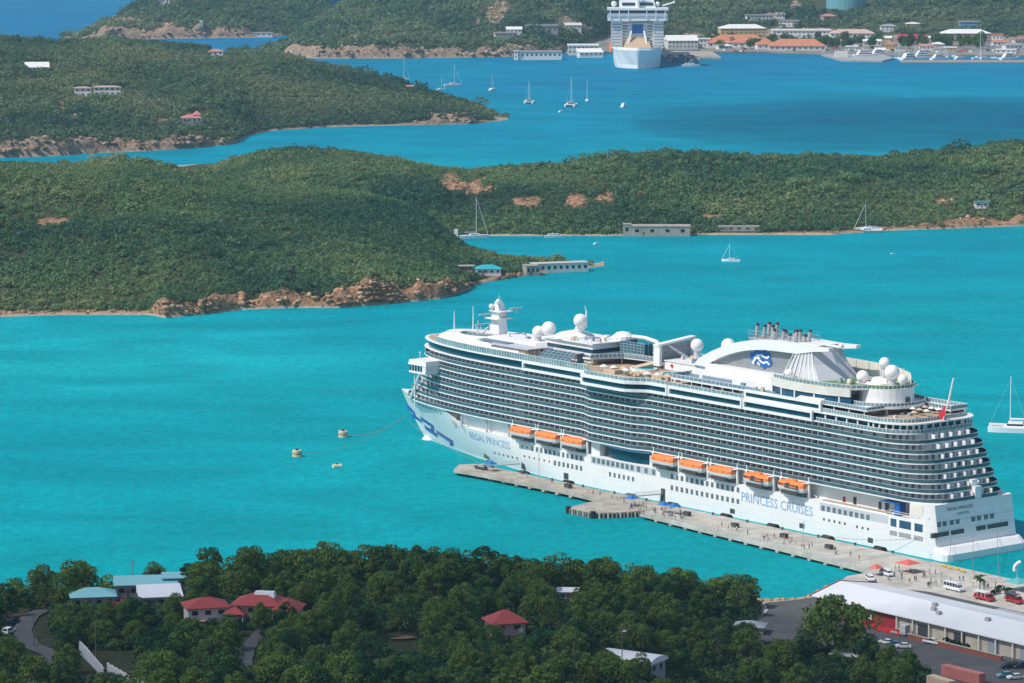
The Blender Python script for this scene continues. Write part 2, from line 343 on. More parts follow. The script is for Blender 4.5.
def on_land(name, x, y):
    "first point of a hill seen at photo position x, y (to stand a house there)"
    u, xs, V, B = LANDS[name]; i = (x - xs[0]) / (xs[1] - xs[0]); a = int(np.clip(i, 0, len(xs) - 2)); t = i - a
    C = V[:, a] * (1 - t) + V[:, a + 1] * t; py = proj(C[:, 0], C[:, 1], C[:, 2])[1]
    for j in range(1, len(py) - 1):
        if py[j] >= y >= py[j + 1]:
            q = (py[j] - y) / (py[j] - py[j + 1] + 1e-9); return Vector(C[j] * (1 - q) + C[j + 1] * q)
    return Vector(C[len(py) // 2])
def bush(name, label, land_name, spacing, rad, K, size, mat, seed, squash=0.8, keep=None, umax=1.35, big=0.1, clump=False):
    "the scrub and wood on a hill: leaf-clump crowns over the open ground, none on bare rock or sand"
    u, xs, V, B = LANDS[land_name]; rg = np.random.default_rng(seed)
    jm = np.searchsorted(u, umax)
    P = V[1:jm]; Bq = B[1:jm]
    a = P[:-1, :-1]; b = P[:-1, 1:]; c = P[1:, :-1]; d = P[1:, 1:]
    area = np.linalg.norm(np.cross(b - a, c - a)[..., :2] if False else np.cross(b - a, c - a), axis=2)
    cnt = rg.poisson(area / spacing ** 2); jj, ii = np.nonzero(cnt); rep = cnt[jj, ii]
    jj = np.repeat(jj, rep); ii = np.repeat(ii, rep); s = rg.random(len(jj))[:, None]; t = rg.random(len(jj))[:, None]
    pt = (a[jj, ii] * (1 - s) + b[jj, ii] * s) * (1 - t) + (c[jj, ii] * (1 - s) + d[jj, ii] * s) * t
    bb = ((Bq[jj, ii] * (1 - s[:, 0]) + Bq[jj, ii + 1] * s[:, 0]) * (1 - t[:, 0]) + (Bq[jj + 1, ii] * (1 - s[:, 0]) + Bq[jj + 1, ii + 1] * s[:, 0]) * t[:, 0])
    ok = (rg.random(len(pt)) > bb * 0.95) & (pt[:, 2] > 0.9)
    pxx, pyy = proj(pt[:, 0], pt[:, 1], pt[:, 2] + 2)
    for (kx, ky, kw, kh) in KEEP.get(land_name, []): ok &= ~((np.abs(pxx - kx) < kw) & (pyy > ky - kh) & (pyy < ky + 5 * (1 if land_name[:4] == 'isla' else .75)))
    if clump: ok &= fbm(pt[:, 0] * 0.012, pt[:, 1] * 0.012, seed + 50, 3) > rg.random(len(pt)) * .35 - .06
    pt = pt[ok]
    r = rad * (0.6 + 0.7 * rg.random(len(pt))) * (1 + 1.3 * fbm(pt[:, 0] * 0.018, pt[:, 1] * 0.018, seed)) * np.where(rg.random(len(pt)) < big, 1.5, 1)
    pt[:, 2] += r * squash * 0.45
    Vv, Fc, tn = leaves(pt, r, K, size * (r / rad) ** 0.5, rg, squash)
    o = raw(name, Vv, Fc, mat, tn); tag(o, label, None, None, 'stuff'); return o
def rocks(label, land_name, n, r0, r1, mat, seed, umax=.4):
    "broken rock and boulders lying on the bare banks and along the waterline"
    u, xs, V, B = LANDS[land_name]; rg = np.random.default_rng(seed); jm = np.searchsorted(u, umax)
    bb = B[1:jm]; pw = np.maximum(bb, 0) ** 2 * np.linalg.norm(np.gradient(V[1:jm], axis=0), axis=2) * np.clip((V[1:jm, :, 2] - .7) / 2.0, 0, 1) * np.clip(fbm(V[1:jm, :, 0] * .06, V[1:jm, :, 1] * .06, seed, 3) * 3 + .5, .05, 1); pw = pw / pw.sum(); ids = rg.choice(pw.size, n, p=pw.ravel()); j, i = np.unravel_index(ids, pw.shape)
    i2 = np.minimum(i + 1, len(xs) - 1); t = rg.random(n)[:, None]; P = V[1 + j, i] * (1 - t) + V[1 + j, i2] * t; P = P[:, :] + np.stack([np.zeros(n), rg.normal(size=n) * .5, np.zeros(n)], 1)
    g = (1 + 5 ** .5) / 2; iv = np.array([(-1, g, 0), (1, g, 0), (-1, -g, 0), (1, -g, 0), (0, -1, g), (0, 1, g), (0, -1, -g), (0, 1, -g), (g, 0, -1), (g, 0, 1), (-g, 0, -1), (-g, 0, 1)]) / 1.9
    f = np.array([(0, 11, 5), (0, 5, 1), (0, 1, 7), (0, 7, 10), (0, 10, 11), (1, 5, 9), (5, 11, 4), (11, 10, 2), (10, 7, 6), (7, 1, 8), (3, 9, 4), (3, 4, 2), (3, 2, 6), (3, 6, 8), (3, 8, 9), (4, 9, 5), (2, 4, 11), (6, 2, 10), (8, 6, 7), (9, 8, 1)])
    r = r0 + (r1 - r0) * rg.random(n) ** 2.2; W_ = iv[None] * (1 + .5 * rg.normal(size=(n, 12, 1)).clip(-1, 1.6)) * r[:, None, None] * np.stack([.8 + 1.1 * rg.random(n), .7 + .5 * rg.random(n), .45 + .75 * rg.random(n)], 1)[:, None, :] + P[:, None, :] + np.array([0, 0, -.1])
    Fc = (f[None] + 12 * np.arange(n)[:, None, None]).reshape(-1, 3); o = raw('shore_rock', W_.reshape(-1, 3), Fc, mat, np.repeat(rg.random(n), 12)); tag(o, label, None, None, 'stuff')
def rock_mat(name, a, b2, c):
    m, n, l, b = _mat(name); at = n.new('ShaderNodeAttribute'); at.attribute_name = 'tint'; cr = n.new('ShaderNodeValToRGB'); e = cr.color_ramp.elements; e[0].color = (*a, 1); e[1].color = (*c, 1); x = e.new(.55); x.color = (*b2, 1)
    l.new(at.outputs['Fac'], cr.inputs[0]); l.new(cr.outputs[0], b.inputs['Base Color']); b.inputs['Roughness'].default_value = .9; b.inputs['Specular IOR Level'].default_value = .1; return m
RK = rock_mat('orange shore rock', (.16, .095, .06), (.42, .24, .135), (.56, .37, .24)); RK2 = rock_mat('grey brown shore rock', (.10, .075, .06), (.34, .23, .16), (.50, .38, .28))
GR_MID = foliage('scrub of the near island', (0.050, 0.125, 0.080), (0.140, 0.240, 0.105), (0.300, 0.335, 0.150), 0.009, 0, .38, .5)
GR_FAR = foliage('scrub of the far hills', (0.055, 0.120, 0.080), (0.145, 0.215, 0.110), (0.27, 0.29, 0.155), 0.006, 0, .38, .5)
L_MID = land_mat('island ground', SOIL, (0.50, 0.29, 0.17), SAND, 8, 1.0)
L_FAR = land_mat('far ground', SOIL, (0.44, 0.31, 0.22), (0.42, 0.36, 0.28), 8, 0.6)

# --- the wooded island in the middle (front hill with a low point, back ridge)
A_SH = [(-80, 318), (0, 317), (60, 315), (150, 315), (165, 318), (200, 315), (240, 310), (262, 309), (290, 308), (340, 308), (400, 303), (440, 299), (462, 293), (480, 284), (510, 278), (540, 274), (575, 270), (597, 267), (602, 266)]
A_RG = [(-80, 172), (0, 170), (60, 172), (130, 170), (170, 178), (200, 185), (240, 190), (300, 194), (360, 200), (400, 208), (430, 222), (450, 240), (470, 251), (500, 259), (540, 262), (575, 264), (597, 265), (602, 266)]
A_YR = [(-80, 1960), (200, 2010), (400, 2010), (450, 1985), (500, 1925), (560, 1918), (602, 1914)]
A_BK = [(-80, 2300), (200, 2350), (400, 2200), (440, 2055), (470, 2020), (500, 1975), (560, 1945), (602, 1924)]
A_CL = [(-80, 0.9), (150, 0.9), (160, 5), (200, 6), (240, 3.5), (255, 4.0), (275, 8), (340, 8.5), (400, 8), (445, 5), (470, 2.5), (500, 1.5), (602, 1.2)]
land('island_front_hill', 'wooded front hill of the island', -80, 602, 4, A_SH, A_RG, A_YR, A_BK, A_CL, 21, L_MID, 2.2, 60, 0.9,
     bare=[(52, 221, 22, 6), (120, 312, 40, 1.5)])
B2_SH = [(150, 240), (430, 240), (480, 236), (500, 236), (560, 236), (620, 236), (700, 235), (830, 235), (880, 231), (940, 229), (1024, 226), (1110, 224)]
B2_RG = [(150, 192), (185, 186), (210, 175), (235, 166), (260, 158), (290, 153), (350, 155), (400, 163), (440, 170), (470, 174), (520, 171), (560, 169), (600, 161), (650, 156), (700, 157), (760, 160), (830, 160), (880, 162), (920, 158), (960, 154), (1000, 148), (1024, 146), (1110, 142)]
B2_YR = [(150, 2320), (290, 2380), (440, 2300), (700, 2290), (880, 2300), (1110, 2380)]
B2_BK = [(150, 2600), (290, 2600), (440, 2420), (700, 2400), (1110, 2600)]
B2_CL = [(150, 1), (480, 0.8), (620, 1.2), (830, 1.0), (900, 1.6), (945, 3.5), (1024, 3.5), (1110, 3)]
land('island_back_ridge', 'long wooded ridge of the island', 150, 1110, 4, B2_SH, B2_RG, B2_YR, B2_BK, B2_CL, 33, L_MID, 2.2, 56, 0.9,
     bare=[(450, 181, 17, 9), (474, 187, 26, 9), (525, 203, 20, 7), (576, 203, 12, 9), (606, 199, 12, 9), (640, 195, 6, 5), (710, 218, 10, 4), (976, 222, 30, 5), (944, 201, 12, 4)])
# --- island behind, on the left
C_SH = [(-80, 161), (0, 158), (60, 156), (100, 153), (150, 151), (200, 148), (235, 144), (250, 136), (270, 131), (330, 127), (420, 125), (470, 124), (498, 121.5), (506, 120)]
C_RG = [(-80, 36), (0, 40), (60, 45), (120, 43), (180, 49), (250, 56), (270, 54), (300, 64), (360, 78), (400, 87), (440, 99), (470, 107), (490, 113), (500, 118), (506, 120)]
C_YR = [(-80, 3300), (200, 3350), (300, 3300), (440, 3200), (506, 3080)]
C_BK = [(-80, 3800), (300, 3800), (440, 3450), (506, 3100)]
C_CL = [(-80, 9), (60, 10), (110, 8), (200, 6), (238, 3), (255, 0.8), (400, 0.8), (425, 3), (470, 6), (506, 4)]
land('left_island_hill', 'green island hill on the left', -80, 506, 4, C_SH, C_RG, C_YR, C_BK, C_CL, 45, L_FAR, 3.0, 56, 0.95,
     bare=[(62, 108, 5, 10), (72, 116, 6, 2.5), (160, 121, 8, 3), (455, 116, 30, 4)])
# --- far mainland: two headlands and the slopes above the port
D_SH = [(66, 39), (74, 39.5), (110, 39.5), (190, 38.5), (262, 37.5), (290, 35.5), (330, 34)]
D_RG = [(66, 38.5), (74, 38), (90, 32), (110, 22), (130, 12), (150, 2), (170, -6), (220, -18), (330, -30)]
land('far_headland', 'far headland at the upper left', 66, 330, 4, D_SH, D_RG, [(66, 4560), (110, 4700), (170, 5000), (330, 5300)], [(66, 4600), (110, 5000), (170, 5700), (330, 6200)], [(66, 6), (160, 14), (250, 10), (262, 2), (330, 2)], 51, L_FAR, 5.0, 50, 1.0, bare=[(120, 20, 16, 5), (150, 24, 30, 2)])
E_SH = [(264, 55), (272, 56), (320, 58.5), (400, 58.5), (470, 57.5), (520, 56.5), (560, 53), (585, 46), (605, 38), (700, 37), (830, 37), (900, 38), (1030, 40), (1130, 40)]
E_RG = [(264, 54.5), (272, 52), (285, 44), (300, 34), (330, 14), (360, -2), (400, -14), (520, -32), (640, -30), (760, -22), (900, -34), (1130, -40)]
land('far_mainland', 'far green mainland above the port', 264, 1130, 5, E_SH, E_RG, [(264, 4180), (300, 4330), (360, 4650), (450, 4900), (600, 5100), (1130, 5300)], [(264, 4250), (360, 5100), (500, 5700), (1130, 6400)],
     [(264, 7), (290, 11), (420, 9), (520, 8), (545, 3), (600, 2), (1130, 2)], 63, L_FAR, 5.0, 60, 1.25,
     bare=[(495, 16, 13, 17), (478, 22, 6, 6), (566, 22, 11, 7), (585, 26, 7, 5), (505, 6, 6, 6), (545, 12, 8, 4), (800, 36, 60, 8), (770, 16, 10, 3), (990, 46, 40, 8), (795, 5, 4, 12)])
bush('scrub', 'dense green scrub covering the front hill of the island', 'island_front_hill', 2.5, 1.75, 24, 0.50, GR_MID, 1, big=.05)
bush('hill_wood', 'taller tree clumps on the front hill of the island', 'island_front_hill', 8.5, 3.0, 80, 0.62, GR_MID, 11, clump=True)
bush('scrub', 'dense green scrub covering the back ridge of the island', 'island_back_ridge', 2.9, 2.0, 22, 0.58, GR_MID, 2, big=.05)
bush('hill_wood', 'taller tree clumps on the back ridge of the island', 'island_back_ridge', 8.5, 3.3, 70, 0.72, GR_MID, 12, clump=True)
bush('scrub', 'dense scrub covering the left island hill', 'left_island_hill', 4.0, 2.7, 22, 0.80, GR_FAR, 3, big=.05)
bush('hill_wood', 'taller tree clumps on the left island hill', 'left_island_hill', 12, 4.6, 60, 1.0, GR_FAR, 13, clump=True)
bush('scrub', 'scrub covering the far headland', 'far_headland', 7.0, 4.6, 24, 1.35, GR_FAR, 4, umax=1.1)
bush('scrub', 'scrub covering the slopes of the far mainland', 'far_mainland', 7.0, 4.6, 24, 1.35, GR_FAR, 5, umax=1.05)
bush('hill_wood', 'taller tree clumps above the port', 'far_mainland', 19, 7.5, 50, 1.6, GR_FAR, 14, umax=1.02, clump=True)

rocks('orange boulders and broken rock along the front hill of the island', 'island_front_hill', 800, .3, 1.5, RK, 61); rocks('rocks on the banks and scars of the back ridge', 'island_back_ridge', 500, .3, 1.4, RK, 62, .9); rocks('rocks of the left island shore', 'left_island_hill', 700, .4, 2.0, RK2, 63); rocks('rocks of the far headland shore', 'far_headland', 220, .8, 2.8, RK2, 64); rocks('rocks of the far mainland shore and quarries', 'far_mainland', 500, .8, 2.8, RK2, 65, .8)
# ------------------------------------------------------------------ haze: one closed box of thin air
mb = MB(); mb.box(-9600, 9600, -3000, 14600, -6, 262)
hz = mb.build('haze', []); m = bpy.data.materials.new('sea air'); m.use_nodes = True; n = m.node_tree.nodes; n.clear()
pv = n.new('ShaderNodeVolumePrincipled'); pv.inputs['Color'].default_value = (0.45, 0.78, 1.0, 1); pv.inputs['Density'].default_value = HAZE
pv.inputs['Anisotropy'].default_value = 0.0
oo = n.new('ShaderNodeOutputMaterial'); m.node_tree.links.new(pv.outputs[0], oo.inputs['Volume']); hz.data.materials.append(m)
tag(hz, 'thin pale sea haze', None, None, 'stuff')
# ================================================================== the cruise ship at the pier (local x forward, y to the pier, z up)
WHITE = M('ship white paint', (0.82, 0.815, 0.80), 0.35, 0.03, 0.3); CREAM = M('cream paint', (0.72, 0.68, 0.60), 0.5, 0.06, 0.5)
GLASS = M('dark teal glass', (0.008, 0.055, 0.085), 0.12, 0.35, 0.25, 0, 0.5); BLUEGLASS = M('blue window glass', (0.02, 0.085, 0.16), 0.12, 0.3, 0.4, 0, 0.5)
RAILG = M('green tinted rail glass', (0.055, 0.118, 0.135), 0.2, 0.3, 0.35, 0, 0.5); WIN = M('hull window glass', (0.12, 0.17, 0.19), 0.2, 0.3, 0.8, 0, 0.5)
DECK = M('teak deck', (0.42, 0.32, 0.22), 0.7, 0.2, 0.8); DECKB = M('blue grey deck', (0.16, 0.24, 0.30), 0.7, 0.2, 0.6); GREEN = M('green sports floor', (0.12, 0.24, 0.12), 0.8, 0.15, 0.4)
GREY = M('grey steel', (0.34, 0.35, 0.36), 0.5, 0.15, 0.6); DGREY = M('dark steel', (0.06, 0.065, 0.07), 0.5, 0.2, 0.8); BLUE = M('blue paint', (0.02, 0.12, 0.42), 0.4, 0.06, 0.5)
LBLUE = M('pale blue lettering', (0.22, 0.40, 0.64), 0.4, 0.05, 0.5); ORANGE = M('lifeboat orange', (0.85, 0.22, 0.05), 0.45, 0.1, 0.8); RED = M('red paint', (0.55, 0.03, 0.04), 0.5, 0.1, 0.6)
BLACK = M('black rubber', (0.015, 0.015, 0.017), 0.6, 0.2, 1.0); TAN = M('tan canvas', (0.55, 0.42, 0.30), 0.8, 0.15, 0.8); NET = M('teal netting', (0.03, 0.12, 0.16), 0.8, 0.4, 1.2)
GREYWHITE = M('grey white panel', (0.52, 0.54, 0.57), 0.5, 0.06, 0.4)  # one even grey white for panels, rails and fittings
def cabin_mat():
    "balcony back wall: a sliding glass door and a panel for every cabin"
    m, n, l, b = _mat('cabin wall'); tc = n.new('ShaderNodeTexCoord'); sx = n.new('ShaderNodeSeparateXYZ'); l.new(tc.outputs['Object'], sx.inputs[0])
    a = n.new('ShaderNodeMath'); a.operation = 'ADD'; l.new(sx.outputs[0], a.inputs[0]); l.new(sx.outputs[1], a.inputs[1])
    d = n.new('ShaderNodeMath'); d.operation = 'DIVIDE'; d.inputs[1].default_value = 2.95; l.new(a.outputs[0], d.inputs[0])
    f = n.new('ShaderNodeMath'); f.operation = 'FRACT'; l.new(d.outputs[0], f.inputs[0])
    g = n.new('ShaderNodeMath'); g.operation = 'GREATER_THAN'; g.inputs[1].default_value = 0.46; l.new(f.outputs[0], g.inputs[0])
    fl = n.new('ShaderNodeMath'); fl.operation = 'FLOOR'; l.new(d.outputs[0], fl.inputs[0]); cz = n.new('ShaderNodeMath'); cz.operation = 'DIVIDE'; cz.inputs[1].default_value = 2.9; l.new(sx.outputs[2], cz.inputs[0])
    fz = n.new('ShaderNodeMath'); fz.operation = 'FLOOR'; l.new(cz.outputs[0], fz.inputs[0]); cv = n.new('ShaderNodeCombineXYZ'); l.new(fl.outputs[0], cv.inputs[0]); l.new(fz.outputs[0], cv.inputs[1])
    wn = n.new('ShaderNodeTexWhiteNoise'); l.new(cv.outputs[0], wn.inputs['Vector'])
    cr = n.new('ShaderNodeValToRGB'); cr.color_ramp.interpolation = 'CONSTANT'; e = cr.color_ramp.elements; e[0].color = (0.10, 0.13, 0.15, 1); e[1].position = 0.88; e[1].color = (0.62, 0.64, 0.65, 1); x = e.new(0.4); x.color = (0.19, 0.22, 0.24, 1); x = e.new(0.68); x.color = (0.30, 0.32, 0.33, 1)
    l.new(wn.outputs['Value'], cr.inputs[0])
    mx = n.new('ShaderNodeMix'); mx.data_type = 'RGBA'; l.new(g.outputs[0], mx.inputs[0]); l.new(cr.outputs[0], mx.inputs[6]); mx.inputs[7].default_value = (0.60, 0.61, 0.62, 1)
    l.new(mx.outputs[2], b.inputs['Base Color']); b.inputs['Roughness'].default_value = 0.45; return m
CABIN = cabin_mat()
def hull_mat():
    "hull paint: faint plate seams and thin run-off streaks"
    m, n, l, b = _mat('hull paint'); tc = n.new('ShaderNodeTexCoord'); mp = n.new('ShaderNodeMapping'); mp.inputs['Rotation'].default_value = (math.pi / 2, 0, 0); l.new(tc.outputs['Object'], mp.inputs[0])
    bk = n.new('ShaderNodeTexBrick'); bk.inputs['Scale'].default_value = .12; bk.inputs['Mortar Size'].default_value = .006; bk.inputs['Color1'].default_value = (.82, .815, .80, 1); bk.inputs['Color2'].default_value = (.79, .785, .77, 1); bk.inputs['Mortar'].default_value = (.66, .67, .69, 1); l.new(mp.outputs[0], bk.inputs['Vector'])
    m2 = n.new('ShaderNodeMapping'); m2.inputs['Scale'].default_value = (.7, .7, .05); l.new(tc.outputs['Object'], m2.inputs[0]); nz = n.new('ShaderNodeTexNoise'); nz.inputs['Scale'].default_value = 1; nz.inputs['Detail'].default_value = 5; l.new(m2.outputs[0], nz.inputs['Vector'])
    mr = n.new('ShaderNodeMapRange'); mr.inputs[1].default_value = .58; mr.inputs[2].default_value = .75; mr.inputs[3].default_value = 0; mr.inputs[4].default_value = .30; l.new(nz.outputs[0], mr.inputs[0])
    mx = n.new('ShaderNodeMix'); mx.data_type = 'RGBA'; l.new(mr.outputs[0], mx.inputs[0]); l.new(bk.outputs[0], mx.inputs[6]); mx.inputs[7].default_value = (.58, .52, .46, 1); l.new(mx.outputs[2], b.inputs['Base Color']); b.inputs['Roughness'].default_value = .4; return m
HULLM = hull_mat()

ship = thing('cruise_ship', 'long white cruise ship with seven rows of balconies moored along the concrete pier', 'cruise ship', SHIP_O, SHIP_A)
def sp_(name, mb, mat, parent=None, label=None, kind=None):
    o = mb.build(name, mat, parent or ship)
    if label: o['label'] = label
    if kind: o['kind'] = kind
    return o
# --- hull
def tipz(z): return 291 + 16.5 * (max(z, 0) / 18) ** 0.8
def hb(s, z):
    zz = min(max(z, 0), 18) / 18; s0 = 180 + 42 * zz; n = 1.75 + 0.9 * zz; tp = tipz(z)
    r = 19.0
    if s > s0: r = 19 * max(0.0, 1 - ((s - s0) / (tp - s0)) ** n)
    if s < 6: r -= (6 - max(s, 0)) ** 2 / 36 * 1.6
    if s > 268 and z > 0: r = max(r, 0)
    return r
def ztop(s):
    if s < 12.5: return 16.9
    if s < 246: return 11.5
    k = min((s - 246) / 16, 1); return 11.5 + (5.9 * k * k * (3 - 2 * k))
S_ = [0, 1, 2, 4, 6, 9, 12.4, 12.6] + list(np.arange(16, 180, 8)) + list(np.arange(180, 244, 4)) + [244, 246, 248, 250, 252, 254, 256, 258, 260, 262] + list(np.arange(265, 288, 3)) + [289]
NZ = 11
def hull_ring(s):
    zt = ztop(s); near = []
    for k in range(NZ + 1): z = -2 + (zt + 2) * k / NZ; near.append((s + 0.18 * max(z, 0) * max(0, 1 - s / 12), hb(s, z), z))
    return near + [(p[0], -p[1], p[2]) for p in reversed(near)]
rings = [hull_ring(s) for s in S_]
for q in (0.25, 0.5, 0.75, 0.92, 1.0):   # stem: every height runs out to its own tip
    r = []
    zt = 17.4
    for k in range(NZ + 1):
        z = -2 + (zt + 2) * k / NZ; s = 289 + (tipz(z) - 289) * q; r.append((s, max(hb(s, z), 0.05) if q < 1 else 0.05, z))
    rings.append(r + [(p[0], -p[1], p[2]) for p in reversed(r)])
mb = MB(); mb.smooth = False; mb.loft(rings); hull = sp_('hull', mb, HULLM)
mb = MB(); mb.ball((289, 0, -0.6), 3.2, 14, 8, 0.75); mb.X = None; sp_('bow_bulb', mb, WHITE)
mb = MB(); P = [(-4.2, -15.5), (-3.4, -17.4), (-1.6, -18.6), (1.5, -19), (1.5, 19), (-2.4, 19), (-3.8, 18.2), (-4.4, 16.5)]
mb.loft([[(x, y, -1) for x, y in P], [(x, y, 2.2) for x, y in P], [(min(x + 2.2, 1.6) if x < 1 else 1.6, y * 0.985, 4.0) for x, y in P]]); sp_('stern_platform', mb, WHITE)
# --- plan of the decks
def bulge(s, h): 
    if s < 138 or s > 176: return 0
    a = min((s - 138) / 9, 1, (176 - s) / 9); return h * a * a * (3 - 2 * a)
def plan(sa, off=0.0, b=19.0, h=2.3, a=61.0, rc=(13, 9.5), nf=26):
    "closed outline, clockwise from the aft corner: near side, bow ellipse, far side, stern"
    B = b - off; A = a - off; s1 = sa + off; pts = []
    for k in range(9):
        th = math.pi - math.pi / 2 * k / 8; pts.append((s1 + rc[0] + rc[0] * math.cos(th), B - rc[1] + rc[1] * math.sin(th)))
    for s in list(np.arange(40, 136, 16)) + list(np.arange(138, 178, 2)) + [190, 205, 215]: pts.append((float(s), B + bulge(s, h)))
    half = list(pts)
    for k in range(nf + 1):
        th = math.pi / 2 - math.pi * k / nf; c = math.cos(th); half.append((225 + A * c, B * (1 if th >= 0 else -1) * abs(math.sin(th)) ** 0.92))
    return half + [(p[0], -p[1]) for p in reversed(pts)]
NB = 7; Z0 = 16.9; DH = 2.94
ZD = [Z0 + DH * k for k in range(NB + 1)]                 # 16.9 ... 37.5
SA = [3.0, 4.6, 6.2, 7.8, 9.4, 11.2, 13.4, 16.0]          # decks step back at the stern
AF = [73, 70.5, 67.5, 64.5, 61.5, 60.5, 61.5, 61.5]              # and reach forward lower down
mb = MB(); mb.prism(plan(13.5, 3.6, h=0, a=64), 11.55, Z0); sp_('promenade_wall', mb, WHITE)
for k in range(NB):
    mb = MB(); mb.prism(plan(SA[k], 2.1, a=AF[k]), ZD[k] + 0.31, ZD[k + 1] - 0.01, cap=False); sp_('cabin_wall', mb, CABIN)
mbw = []
for k in range(NB + 1):
    mb = MB(); mb.prism(plan(SA[k], -0.12, a=AF[k]), ZD[k] - 0.15, ZD[k] + 0.22); sp_('deck_edge', mb, WHITE)
    if k < NB: mb = MB(); mb.ring(plan(SA[k], 0.16, a=AF[k]), plan(SA[k], 2.05, a=AF[k]), ZD[k] + 0.225, ZD[k] + 0.26); sp_('balcony_floor', mb, M('balcony floor', (.24, .25, .255), .7, .2, .6))
    if k < NB:
        mb = MB(); mb.ring(plan(SA[k], 0.02, a=AF[k]), plan(SA[k], 0.10, a=AF[k]), ZD[k] + 0.22, ZD[k] + 1.35); sp_('balcony_railing', mb, RAILG)
        mb = MB(); mb.ring(plan(SA[k], -0.02, a=AF[k]), plan(SA[k], 0.14, a=AF[k]), ZD[k] + 1.35, ZD[k] + 1.43); sp_('handrail', mb, GREYWHITE)
# partitions between balconies: the hundred nearest the stern one by one, the others together
pm = MB(); pm.box(-0.07, 0.07, -1.0, 0.85, 0, DH - 0.62); pme = pm.build('balcony_partition', GREYWHITE, ship, (0, 0, 0)); cnt = 0; rest = MB()
def partition(s, t, z, rot=0.0):
    global cnt
    if cnt < 100:
        o = pme if cnt == 0 else pme.copy()
        if cnt: COL.objects.link(o)
        o.location = (s, t, z); o.rotation_euler.z = rot
    else:
        rest.X = Matrix.Translation((s, t, z)) @ Matrix.Rotation(rot, 4, 'Z'); rest.box(-0.07, 0.07, -1.0, 0.85, 0, DH - 0.62)
    cnt += 1
for i in range(28, 82):
    for k in range(NB):
        s = 2.95 * i - 60 + 0.05 + (2.95 * 10)
        if SA[k] + 13 < s < 225 and not (k > 5 and False): partition(s, 18.05 + bulge(s, 2.3), ZD[k] + 0.31)
for i in range(14):
    for k in range(NB):
        s = 226 + 2.95 * i; a = AF[k]
        if s < 225 + a * 0.82: partition(s, 19 * math.sqrt(max(0, 1 - ((s - 225) / a) ** 2)) - 1.2, ZD[k] + 0.31)
sp_('balcony_partition', rest, GREYWHITE, kind='stuff')
# white screens between the stern balconies
sm = MB(); sm.box(-1.75, 0.0, -0.2, 0.2, 0, DH - 0.62); first = None
for k in range(NB):
    for t in np.arange(-8.8, 9.1, 3.9 if k > 2 else 4.4):
        if first is None: first = sm.build('stern_screen', WHITE, ship, (0, 0, 0)); o = first
        else: o = first.copy(); COL.objects.link(o)
        o.location = (SA[k] + 2.05, t, ZD[k] + 0.31)
mb = MB(); mb.box(SA[0] - 0.1, SA[0] + 3, -3.4, -0.6, ZD[0] + 0.31, ZD[1] + 1.2); mb.box(SA[1] - 0.1, SA[1] + 3, -3.2, -0.8, ZD[1] + 1.25, ZD[2] + 0.2); sp_('stern_box', mb, WHITE)
# --- lido deck: glass band, boxes, the glass walkway standing out midships
ZL = ZD[7] + 0.3; ZS = 40.4
def run(s0, s1, t, n=10, h=0.0): return [(s, t + (bulge(s, h) if h else 0)) for s in np.linspace(s0, s1, n)]
mb = MB(); mb.prism(plan(16, 1.2), ZL, ZS - 0.02, cap=False); sp_('lido_glass', mb, GLASS)
mb = MB(); mb.prism(plan(16, -0.15), ZS - 0.01, ZS + 0.42); sp_('lido_deck_edge', mb, WHITE)
for sg in (1, -1):
    for (a, b2, h) in ((208, 172, 0), (171.5, 129, 5.6), (128.5, 91, 0), (90.5, 57, 0)):
        n = 24 if h else 4; P = [(s, sg * t) for s, t in run(a, b2, 19.0, n, h)]
        mb = MB(); mb.wall(P, -0.9 * sg, ZD[7] - 0.1, ZD[7] + 0.75); mb.wall(P, -0.9 * sg, ZS - 0.35, ZS + 0.6); mb.wall([P[0], (P[0][0] - 0.7, P[0][1])], -0.95 * sg, ZD[7] + 0.7, ZS - 0.3)
        e = P[-1]; mb.wall([(e[0] + 0.7, e[1]), e], -0.95 * sg, ZD[7] + 0.7, ZS - 0.3)
        fr = sp_('window_band', mb, WHITE)
        mb = MB(); mb.wall([(s, t - 0.25 * sg) for s, t in P], -0.3 * sg, ZD[7] + 0.75, ZS - 0.35); sp_('pane', mb, GLASS, fr)
        if h:
            mb = MB(); inn = [(s, sg * 18.6) for s, t in P]; mb.ring(P, inn, ZD[7] - 0.4, ZD[7] - 0.12) if False else mb.prism(P + list(reversed(inn)), ZD[7] - 0.45, ZD[7] - 0.11); mb.prism(P + list(reversed(inn)), ZS + 0.43, ZS + 0.55); sp_('walkway_floor', mb, WHITE)
# bridge wings
for sg in (1, -1):
    mb = MB(); y0, y1 = sorted((sg * 12, sg * 21.5)); mb.box(263.5, 273.5, y0, y1, 29.5, 30.2); mb.box(263, 274, y0, y1, 32.5, 34.3, 0.4, 0.2); mb.box(263.5, 265.6, y0 + .2, y1 - .2, 30.2, 32.5); wg = sp_('bridge_wing', mb, WHITE)
    mb = MB(); mb.box(265.6, 273.2, y0 + 0.3, y1 - 0.3, 30.2, 32.5); sp_('window_glass', mb, GLASS, wg)
    mb = MB(); 
    for s in (267, 268.8, 270.5, 272.2): mb.box(s - .1, s + .1, y0 + .25, y1 - .25, 30.2, 32.5)
    sp_('mullion', mb, WHITE, wg)
    mb = MB(); mb.tube((272, sg * 20, 17), (272, sg * 20, 29.5), 0.25); sp_('strut', mb, WHITE, wg)
    mb = MB(); mb.tube((286, sg * 11.5, 17.2), (274, sg * 15.5, 29.6), 0.75, 0.6); sp_('front_post', mb, WHITE)
    mb = MB(); mb.tube((270, sg * 19, 34.3), (270, sg * 19, 37), 0.12); mb.ball((270, sg * 19, 37), 0.35, 8, 5); sp_('antenna', mb, WHITE, wg)
